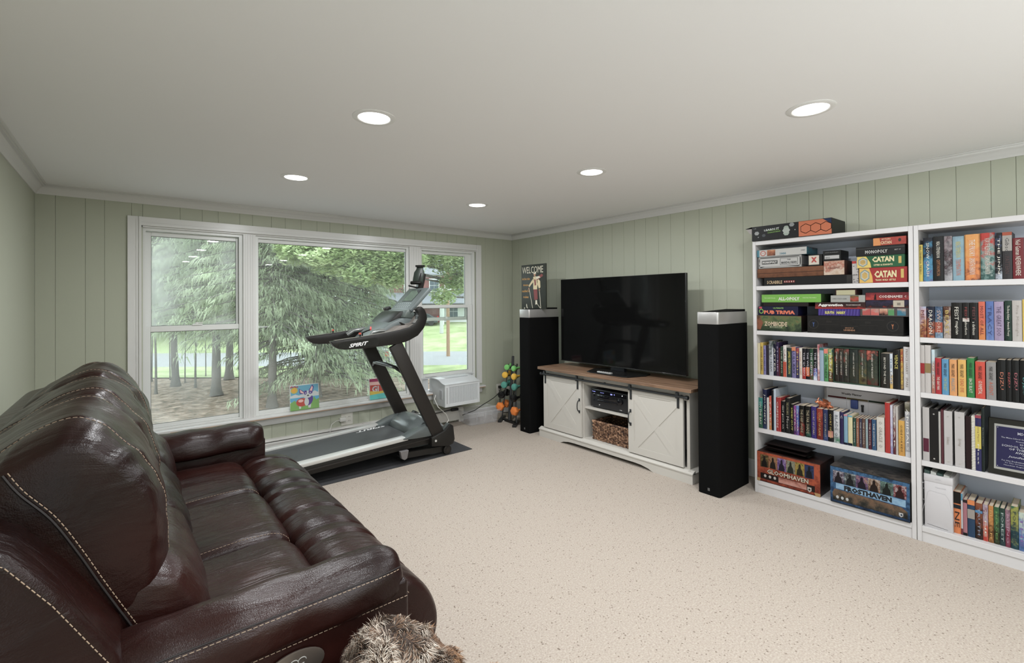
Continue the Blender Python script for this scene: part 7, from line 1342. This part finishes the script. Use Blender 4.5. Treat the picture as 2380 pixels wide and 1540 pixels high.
tag(box_o('eraser', mat('navy_felt', (0.03, 0.05, 0.16), 0.7), xq-0.018, xq-0.0008, P.y-0.021, P.y+0.021, P.z-0.030, P.z+0.030, bevel=0.006), 'navy felt eraser held on the white planner board', 'eraser')
t = thing('marker_pen', 'short black marker clipped to the white planner board', 'marker', (xq-0.01, q.y, q.z)); MB().cyl((xq-0.008, q.y, q.z-0.02), (xq-0.008, q.y, q.z+0.014), 0.0065, n=10).build('barrel', BLACK, t); MB().cyl((xq-0.008, q.y, q.z+0.014), (xq-0.008, q.y, q.z+0.026), 0.0085, n=10).build('cap', BLACK, t)
# copper dragon ornament
COP = mat('polished_copper', (0.42, 0.14, 0.07), 0.22, 0.6); c = onp(1740+910/5.133, 770+905/5.133, 0, -0.22); c.z = onp(1740+910/5.133, 770+925/5.133, 0, -0.235).z + 0.004
t = thing('dragon_ornament', 'shiny copper dragon ornament sitting on top of the books', 'ornament', c)
mb = MB(); body = [Vector(v)+c for v in ((0, -0.045, 0.010), (0, -0.020, 0.018), (0, 0.008, 0.022), (0, 0.028, 0.030), (-0.012, 0.040, 0.040), (-0.022, 0.050, 0.036))]
mb.tube(body, lambda q: 0.006+0.012*math.sin(PI*min(1, q*1.15))**0.8, 6); mb.build('body', COP, t)
for s in (-1, 1):
    w = MB(); w.v = [tuple(c+Vector(v)) for v in ((0, 0.012, 0.028), (s*0.030, 0.022, 0.058), (s*0.046, -0.002, 0.048), (s*0.040, -0.020, 0.030), (s*0.028, -0.026, 0.042), (s*0.012, -0.030, 0.020), (0, 0.010, 0.026))]; w.f = [(0, 1, 2, 6), (6, 2, 3), (6, 3, 4), (6, 4, 5)]; w.mi = [0]*4; w.build('wing', COP, t, fix=False)
    MB().bar(c+Vector((s*0.01, 0.02, 0.022)), c+Vector((s*0.018, 0.028, 0.002)), 0.008, 0.008).build('leg', COP, t); MB().bar(c+Vector((s*0.01, -0.02, 0.016)), c+Vector((s*0.020, -0.026, 0.001)), 0.009, 0.009).build('leg', COP, t); MB().cyl(c+Vector((-0.015+s*0.004, 0.040, 0.046)), c+Vector((-0.010+s*0.010, 0.034, 0.066)), 0.003, 0.0005, 5).build('horn', COP, t)
mb = MB(); mb.tube([c+Vector(v) for v in ((0, -0.042, 0.010), (-0.010, -0.052, 0.016), (-0.020, -0.045, 0.026))], lambda q: 0.005*(1-q)+0.001, 5); mb.build('tail', COP, t)
# ================================================================== leather recliner sofa
LT = bpy.data.materials.new('brown_leather'); LT.use_nodes = True; bl = bsdf(LT)
tc = N(LT, 'ShaderNodeTexCoord'); nz = N(LT, 'ShaderNodeTexNoise'); nz.inputs['Scale'].default_value = 2.2; nz.inputs['Detail'].default_value = 4; L(LT, tc.outputs['Object'], nz.inputs[0])
r_ = ramp(LT, nz.outputs[0], [(0.3, (0.007, 0.0020, 0.0016)), (0.6, (0.021, 0.0058, 0.0045)), (0.8, (0.035, 0.0102, 0.0078))]); L(LT, r_.outputs[0], bl.inputs[0])
bl.inputs['Roughness'].default_value = 0.31; bl.inputs['Specular IOR Level'].default_value = 0.27; bl.inputs['Coat Weight'].default_value = 0.0; bl.inputs['Coat Roughness'].default_value = 0.2
vo = N(LT, 'ShaderNodeTexVoronoi'); vo.inputs['Scale'].default_value = 330; L(LT, tc.outputs['Object'], vo.inputs['Vector'])
mp = N(LT, 'ShaderNodeMapping'); mp.inputs['Scale'].default_value = (3.2, 17, 8); mp.inputs['Rotation'].default_value = (0.3, 0.2, 0.35); L(LT, tc.outputs['Object'], mp.inputs[0])
wr = N(LT, 'ShaderNodeTexNoise'); wr.inputs['Scale'].default_value = 1.0; wr.inputs['Detail'].default_value = 5; wr.inputs['Roughness'].default_value = 0.55; wr.inputs['Distortion'].default_value = 0.6; L(LT, mp.outputs[0], wr.inputs['Vector'])
b1_ = N(LT, 'ShaderNodeBump'); b1_.inputs['Strength'].default_value = 0.22; b1_.inputs['Distance'].default_value = 0.0012; L(LT, vo.outputs[0], b1_.inputs['Height'])
b2_ = N(LT, 'ShaderNodeBump'); b2_.inputs['Strength'].default_value = 0.5; b2_.inputs['Distance'].default_value = 0.016; L(LT, wr.outputs[0], b2_.inputs['Height']); L(LT, b1_.outputs[0], b2_.inputs['Normal']); L(LT, b2_.outputs[0], bl.inputs['Normal'])
STM = mat('tan_thread', (0.34, 0.25, 0.18), 0.7); SEAM = mat('dark_seam', (0.008, 0.004, 0.004), 0.6)
def crom(pts, n, closed=True):
    P_ = [Vector(p) for p in pts]; k = len(P_); out = []
    m_ = k if closed else k-1
    seg = [(P_[(i+1) % k]-P_[i]).length for i in range(m_)]; tot = sum(seg); 
    for q in range(n if closed else n+1):
        s = tot*q/n; i = 0
        while i < m_-1 and s > seg[i]: s -= seg[i]; i += 1
        t = min(1, s/seg[i]) if seg[i] > 1e-9 else 0
        g = lambda j: P_[j % k] if closed else P_[max(0, min(k-1, j))]
        a, b, c, d = g(i-1), g(i), g(i+1), g(i+2)
        out.append(0.5*((2*b)+(c-a)*t+(2*a-5*b+4*c-d)*t*t+(3*b-a-3*c+d)*t**3))
    return out
class Cushion:
    """a stuffed form: closed outline swept across its width, drawn in at both ends and at every seam"""
    def __init__(s, prof, a, b, er=0.09, depth=0.30, grooves=(), gd=0.03, gw=0.012, nprof=64, nacross=48, ax='y', wob=0.0, seed=0, pucker=0.0):
        s.P = crom(prof, nprof); s.c = sum(s.P, Vector((0, 0)))/len(s.P); s.a, s.b, s.er, s.depth, s.gr, s.gd, s.gw, s.np, s.na, s.ax, s.wob, s.seed, s.pk = a, b, er, depth, grooves, gd, gw, nprof, nacross, ax, wob, seed, pucker
    def pt(s, u, v, off=0.0):
        n = s.np; q = (u % 1.0)*n; i = int(q); f = q-i; p = s.P[i % n].lerp(s.P[(i+1) % n], f); t = (s.P[(i+1) % n]-s.P[i % n]).normalized(); nr = Vector((t.y, -t.x))
        if nr.dot(p-s.c) < 0: nr = -nr
        L_ = abs(s.b-s.a); d = min(v, 1-v)*L_; k = 0
        if d < s.er: e_ = 1-d/s.er; k = s.depth*(1-math.sqrt(max(0, 1-e_*e_)))
        q2 = s.c + (p-s.c)*(1-k)
        g = sum(s.gd*math.exp(-(((v-x)*L_)/s.gw)**2) for x in s.gr)
        w = s.wob*noise.noise(Vector((p.x*9+s.seed, p.y*9, v*L_*9)))
        if s.pk:
            sk = (u % 1.0)*24+v*L_*7; f_ = noise.noise(Vector((sk, v*L_*5+s.seed, s.seed))); w += s.pk*(0.6*f_-1.1*max(0, 0.28-abs(f_+0.1))**1.0)*math.exp(-(d/0.17)**2)
        q2 += nr*(off-g+w); y = s.a+(s.b-s.a)*v
        return Vector((q2.x, y, q2.y)) if s.ax == 'y' else Vector((y, q2.x, q2.y))
    def mesh(s, name, m, parent):
        mb = MB(); vs = []
        L_ = abs(s.b-s.a)
        for j in range(s.na+1):
            t = j/s.na; vs.append(0.5-0.5*math.cos(PI*t) if s.na < 30 else (t*0.6+0.4*(0.5-0.5*math.cos(PI*t))))
        for v in vs:
            for i in range(s.np): mb.v.append(tuple(s.pt(i/s.np, v)))
        n = s.np
        for j in range(s.na):
            for i in range(n): mb.face((j*n+i, j*n+(i+1) % n, (j+1)*n+(i+1) % n, (j+1)*n+i))
        for base, rev in ((0, True), (s.na*n, False)):
            c = sum((Vector(mb.v[base+i]) for i in range(n)), Vector())/n; k = len(mb.v); mb.v.append(tuple(c))
            for i in range(n): mb.face((base+i, base+(i+1) % n, k) if not rev else (base+(i+1) % n, base+i, k))
        return mb.build(name, m, parent, smooth=True, angle=180)
def stitches(pts, parent, r=0.0009, dash=0.0085, gap=0.004, name='stitching', m=None):
    pts = [Vector(p) for p in pts]; acc = 0; out = MB(); cur = None; L_ = [0]
    for a, b in zip(pts, pts[1:]): L_.append(L_[-1]+(b-a).length)
    def at(s):
        for i in range(len(pts)-1):
            if s <= L_[i+1]: return pts[i].lerp(pts[i+1], (s-L_[i])/max(1e-9, L_[i+1]-L_[i]))
        return pts[-1]
    s = 0
    while s+dash < L_[-1]: out.tube([at(s), at(s+dash/2), at(s+dash)], r, 4); s += dash+gap
    if out.v: o = out.build(name, m or STM, parent, fix=False); o['kind'] = 'stuff'; return o
def seamline(pts, parent, r=0.0022, name='seam'): return MB().tube(pts, r, 5).build(name, SEAM, parent, smooth=True)
t = sofa = thing('recliner_sofa', 'dark brown leather three-seat recliner sofa along the left wall', 'sofa', (-3.75, -2.4, 0))
SY0, SY1, NS = -1.53, -3.285, 3; wS = (SY1-SY0)/NS
# frame behind and beneath
shell = [(-4.345, 0.06), (-4.345, 0.78), (-4.33, 0.90), (-4.28, 0.965), (-4.20, 0.985), (-4.12, 0.975), (-4.055, 0.93), (-3.985, 0.830), (-3.93, 0.735), (-3.885, 0.655), (-3.90, 0.40), (-3.90, 0.06)]
MB().prism(shell, 1, -3.455, -1.30).build('back_frame', LT, t, bevel=0.020, bseg=3, smooth=True)
edge = [Vector((x, -3.4565, z)) for x, z in shell[4:10]]; cen = Vector((-4.12, -3.4565, 0.55)); e2 = [p+(cen-p).normalized()*0.016 for p in edge]
stitches([e2[i//6].lerp(e2[i//6+1], (i % 6)/6) for i in range(0, (len(e2)-1)*6)]+[e2[-1]], t, 0.0011, 0.009, 0.004)
MB().box(-3.95, -3.10, -3.27, -1.55, 0.05, 0.30).build('seat_frame', LT, t, bevel=0.01, smooth=True)
for x in (-4.28, -3.25):
    for y in (-3.40, -1.40): MB().cyl((x, y, 0.0), (x, y, 0.062), 0.025, 0.03, 12).build('foot', BLACK, t)
seatp = [(-3.78, 0.30), (-3.79, 0.42), (-3.76, 0.475), (-3.66, 0.488), (-3.52, 0.492), (-3.42, 0.488), (-3.368, 0.462), (-3.352, 0.42), (-3.36, 0.30)]
footp = [(-3.37, 0.28), (-3.368, 0.42), (-3.345, 0.462), (-3.28, 0.486), (-3.19, 0.484), (-3.105, 0.452), (-3.04, 0.385), (-3.012, 0.30), (-3.022, 0.215), (-3.06, 0.13), (-3.12, 0.10), (-3.25, 0.12)]
headp = [(-4.20, 0.70), (-4.24, 0.90), (-4.205, 1.000), (-4.13, 1.062), (-4.045, 1.112), (-3.965, 1.126), (-3.885, 1.068), (-3.825, 0.970), (-3.792, 0.860), (-3.795, 0.745), (-3.840, 0.640), (-3.93, 0.60), (-4.08, 0.62)]
lump = [(-4.00, 0.36), (-4.02, 0.62), (-3.93, 0.735), (-3.84, 0.765), (-3.765, 0.730), (-3.712, 0.645), (-3.690, 0.545), (-3.705, 0.455), (-3.76, 0.40), (-3.88, 0.35)]
nm3 = ['far', 'middle', 'near']
for k in range(NS):
    a = SY0+wS*k; b = a+wS; q = 0.003
    st = Cushion(seatp, a-q, b+q, 0.075, 0.20, (), nprof=56, nacross=36, wob=0.007, seed=k*5); so = st.mesh('seat_cushion', LT, t)
    ft = Cushion(footp, a-q, b+q, 0.055, 0.15, (0.21, 0.66), 0.018, 0.014, nprof=64, nacross=66, wob=0.004, seed=k*7+2); fo = ft.mesh('footrest', LT, t)
    lm_ = Cushion(lump, a-q, b+q, 0.12, 0.24, (0.80,), 0.006, 0.006, nprof=56, nacross=44, wob=0.010, seed=k*3+1, pucker=0.010); lo_ = lm_.mesh('lumbar_cushion', LT, t)
    hd_ = Cushion(headp, a-q, b+q, 0.14, 0.20, (0.20, 0.80), 0.007, 0.006, nprof=150, nacross=70, wob=0.010, seed=k*11+4, pucker=0.013); ho = hd_.mesh('head_cushion', LT, t)
    us = [0.10+0.62*i/60 for i in range(61)]
    for v, o_ in ((0.20, ho), (0.80, ho)):
        seamline([hd_.pt(u, v, 0.0005) for u in us], o_, 0.0024)
        stitches([hd_.pt(0.10+0.45*i/50, v+0.012, 0.0008) for i in range(51)] if v < 0.5 else [hd_.pt(0.08+0.62*i/50, v+0.014, 0.0008) for i in range(51)], o_)
    stitches([lm_.pt(0.20+0.52*i/40, 0.80, 0.0008) for i in range(41)], lo_)
    for v in (0.21, 0.66):
        seamline([ft.pt(0.12+0.62*i/50, v, 0.0004) for i in range(51)], fo, 0.0016)
        stitches([ft.pt(0.12+0.62*i/50, v+0.012, 0.0007) for i in range(51)], fo)
    stitches([st.pt(0.20+0.45*i/40, 0.955, 0.0008) for i in range(41)], so)
# the seam that runs down the near end of the nearest back
def onend(cu, x, z):
    p = Vector((x, z)); d_ = (p-cu.c); best = max(cu.P, key=lambda q: (q-cu.c).normalized().dot(d_.normalized())); r = d_.length/(best-cu.c).length
    k = 1-r
    if k >= cu.depth: v = 1.0
    else: e_ = math.sqrt(max(0, 1-(1-k/cu.depth)**2)); v = 1-(1-e_)*cu.er/abs(cu.b-cu.a)
    return Vector((x, cu.a+(cu.b-cu.a)*v-0.003, z))
pl_ = [onend(hd_, x, z) for x, z in ((-4.085, 1.045), (-4.06, 1.00), (-4.01, 0.93), (-3.965, 0.84), (-3.925, 0.75), (-3.885, 0.665))] + [onend(lm_, x, z) for x, z in ((-3.86, 0.615), (-3.83, 0.580), (-3.79, 0.565), (-3.745, 0.560))]
cr = [Vector((p.x, p.y, q.y)) for p, q in zip(crom([(p.x, p.z) for p in pl_], 90, False), crom([(p.x, p.z) for p in pl_], 90, False))]
cy = [p.y for p in crom([(i*0.05, p.y) for i, p in enumerate(pl_)], 90, False)]
cr = [Vector((p.x, cy[i], p.y)) for i, p in enumerate(crom([(p.x, p.z) for p in pl_], 90, False))]
seamline(cr, ho, 0.003); stitches([p+Vector((0.008, -0.0005, 0.004)) for p in cr], ho, 0.0012, 0.009, 0.004)
# arms: pad on top of an upholstered panel
def arm(y_in, y_out, label, dz=0.0, wk=1.0):
    s = 1 if y_out > y_in else -1; yc = (y_in+y_out)/2; w = abs(y_out-y_in)/2
    body = [(y_in+s*0.02, 0.05), (y_out-s*0.012, 0.05), (y_out-s*0.010, 0.30), (y_out-s*0.016, 0.575), (y_in+s*0.02, 0.575)]
    ab = MB().prism(body, 0, -3.96, -3.218).build('arm_panel', LT, t, bevel=0.012, bseg=3, smooth=True)
    pad = [(yc+s*w*p*wk, z+dz*(z-0.5)/0.15) for p, z in ((-1.10, 0.530), (-1.16, 0.588), (-0.90, 0.634), (-0.42, 0.656), (0.10, 0.655), (0.55, 0.640), (0.88, 0.606), (1.00, 0.572), (0.92, 0.535), (0, 0.520))]
    pd = Cushion(pad, -4.00, -3.222, 0.10, 0.55, (), nprof=56, nacross=110, ax='x', wob=0.008, seed=3 if s > 0 else 17, pucker=0)
    po = pd.mesh('arm_pad', LT, t)
    y_s = y_out+s*0.0
    def onpad(u, v, o): return pd.pt(u, v, o)
    # find the outline parameter closest to the lower outer edge for the seam
    best = min(range(200), key=lambda i: (Vector((pd.pt(i/200, 0.5).y, pd.pt(i/200, 0.5).z))-Vector((yc+s*w*0.80, 0.618))).length)/200
    ln_ = [pd.pt(best, 0.02+0.965*i/90, 0.0006) for i in range(91)]; seamline(ln_, po, 0.0022); l2 = [pd.pt(best+(0.012 if pd.pt(best+0.012, 0.5).z < pd.pt(best, 0.5).z else -0.012), 0.02+0.965*i/90, 0.0010) for i in range(91)]; stitches(l2, po, 0.0011, 0.009, 0.004)
    yy = y_out-s*0.010+s*0.0008
    stitches([(x, y_out-s*0.0125+s*0.0015, 0.530) for x in [-3.95+0.725*i/80 for i in range(81)]], ab, 0.0011, 0.009, 0.004)
    stitches([(-3.216, y, 0.530) for y in [y_out-s*0.02-s*(2*w-0.05)*i/20 for i in range(21)]], ab, 0.0011, 0.009, 0.004)
    return ab
arm(-3.285, -3.462, 'near'); arm(-1.53, -1.310, 'far', 0.012, 1.08)
# control plate on the outer side of the near arm
PLM = mat('bronze_plate', (0.20, 0.165, 0.14), 0.35, 0.7); y_ = -3.4535
cx, cz = -3.545, 0.475
pl = MB().prism([(cx+0.075*math.cos(i*PI/16), cz+0.040*math.sin(i*PI/16)) for i in range(32)], 1, y_-0.006, y_).build('control_plate', PLM, t, bevel=0.002, smooth=True)
for i in range(3):
    for j in range(2): MB().tube([(cx-0.022+i*0.020+0.010*math.cos(q*PI/6), y_-0.0068, cz-0.012+j*0.024+0.008*math.sin(q*PI/6)) for q in range(0, 11)], 0.0010, 5).build('button_outline', ALU, pl)
MB().box(cx-0.055, cx-0.045, y_-0.0085, y_-0.005, cz-0.010, cz+0.010).build('switch', BLACK, pl, bevel=0.001)
# ------------------------------------------------------------------ faux-fur cushion in front of the sofa arm
FB = [mat('fur_dark', (0.045, 0.028, 0.020), 0.8), mat('fur_brown', (0.18, 0.105, 0.065), 0.8), mat('fur_grey_beige', (0.40, 0.33, 0.27), 0.8), mat('fur_cream', (0.66, 0.58, 0.50), 0.8), mat('fur_tan', (0.36, 0.20, 0.105), 0.8)]
def furry(name, label, cat, fn, n, seed, ln, colour, under):
    """body surface fn(u, v) -> point; strands grow from it"""
    t = thing(name, label, cat, under); mb = MB(); mb.grid(fn, 40, 24, True); mb.build('cushion_body', FB[0], t, smooth=True, angle=180)
    rng = random.Random(seed); H = MB(); e_ = 1e-3
    for i in range(n):
        u, v = rng.random(), math.sqrt(rng.random())*0.60
        p = fn(u, v); du = fn((u+e_) % 1, v)-p; dv = fn(u, min(1, v+e_))-p
        nr = du.cross(dv).normalized() if du.cross(dv).length > 0 else Vector((0, 0, 1))
        if nr.z < -0.3 or (nr.dot(p-Vector(under)) < 0): nr = -nr
        sw = Vector((noise.noise(p*24+Vector((seed, 0, 0)))*1.1+rng.uniform(-.2, .2), noise.noise(p*24+Vector((0, seed, 4)))*1.1+rng.uniform(-.2, .2), -0.45+0.9*noise.noise(p*20)))
        d = (nr*0.8+sw*1.15).normalized(); l = ln*rng.uniform(0.6, 1.35); side = d.cross(nr); side = side.normalized() if side.length > 1e-3 else Vector((1, 0, 0))
        wd = 0.0008*rng.uniform(0.7, 1.4); mid = p+d*l*0.55+nr*l*0.10; tip = p+(d+Vector((0, 0, -0.35))+sw*0.5).normalized()*l*1.05
        k = len(H.v); H.v += [tuple(p-side*wd), tuple(p+side*wd), tuple(mid-side*wd*0.8), tuple(mid+side*wd*0.8), tuple(tip)]
        c0, c1 = colour(p, rng); H.cur = c0; H.face((k, k+1, k+3, k+2)); H.cur = c1; H.face((k+2, k+3, k+4))
    H.build('fur', FB, t, fix=False)['kind'] = 'stuff'
    return t
fc = Vector((-3.365, -3.670, 0.305))
def f1(u, v):
    a = 2*PI*u; th = v*PI*0.985; r = 1+0.10*noise.noise(Vector((math.cos(a)*1.3, math.sin(a)*1.3, th*1.2)))
    k = abs(math.sin(th))**0.85
    return fc+Vector((math.cos(a)*k*0.185*r, math.sin(a)*k*0.152*r, math.cos(th)*0.285*r))
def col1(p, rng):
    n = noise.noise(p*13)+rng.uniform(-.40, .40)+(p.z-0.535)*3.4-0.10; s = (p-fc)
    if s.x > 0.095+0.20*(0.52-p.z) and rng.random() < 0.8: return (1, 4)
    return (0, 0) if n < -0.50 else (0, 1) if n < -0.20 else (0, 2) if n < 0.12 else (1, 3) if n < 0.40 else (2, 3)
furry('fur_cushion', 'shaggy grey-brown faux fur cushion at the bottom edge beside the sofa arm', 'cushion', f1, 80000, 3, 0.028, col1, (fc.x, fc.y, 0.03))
gc = Vector((-3.035, -3.600, 0.135))
def f2(u, v):
    a = 2*PI*u; th = v*PI*0.985; r = 1+0.12*noise.noise(Vector((math.cos(a)*1.3+5, math.sin(a)*1.3, th)))
    return gc+Vector((math.cos(a)*math.sin(th)*0.125*r, math.sin(a)*math.sin(th)*0.125*r, math.cos(th)*0.130*r))
furry('small_fur_cushion', 'tan curly faux fur cushion just showing at the bottom edge', 'cushion', f2, 18000, 8, 0.020, lambda p, rng: (4, 4) if rng.random() < 0.6 else ((1, 2) if rng.random() < 0.6 else (1, 4)), (gc.x, gc.y, 0.005))
# ------------------------------------------------------------------ recessed ceiling lights
LENS = mat('lit_lens', (1, 1, 1), 0.5, emit=(1.0, 0.97, 0.94), estr=6.0)
LENS.cycles.emission_sampling = 'NONE'     # the fitting's own area lamp does the lighting
RIM = mat('white_rim', (0.8, 0.8, 0.79), 0.4)
RLAB = ['recessed ceiling light nearest the window on the left side', 'recessed ceiling light nearest the far corner of the room', 'recessed ceiling light second from the window on the left, above the sofa',
        'recessed ceiling light in front of the television', 'recessed ceiling light in front of the bookcases, nearest the camera on the right']
for i in range(5):
    lx, ly = LAMPS[i]
    t = thing('recessed_light', RLAB[i], 'light', (lx, ly, CEIL), group='recessed ceiling lights')
    prof = [(0.070, CEIL+0.001), (0.098, CEIL+0.001), (0.098, CEIL-0.002), (0.092, CEIL-0.005), (0.076, CEIL-0.006), (0.072, CEIL-0.004), (0.070, CEIL-0.002)]
    mb = MB(); k = 40
    for (r, h) in prof:
        for j in range(k): a = 2*PI*j/k; mb.v.append((lx+r*math.cos(a), ly+r*math.sin(a), h))
    m_ = len(prof)
    for q in range(m_):
        for j in range(k): mb.face((q*k+j, q*k+(j+1) % k, ((q+1) % m_)*k+(j+1) % k, ((q+1) % m_)*k+j))
    mb.build('rim', RIM, t, smooth=True, angle=30)
    MB().cyl((lx, ly, CEIL-0.001), (lx, ly, CEIL-0.004), 0.0705, n=40).build('lens', LENS, t)
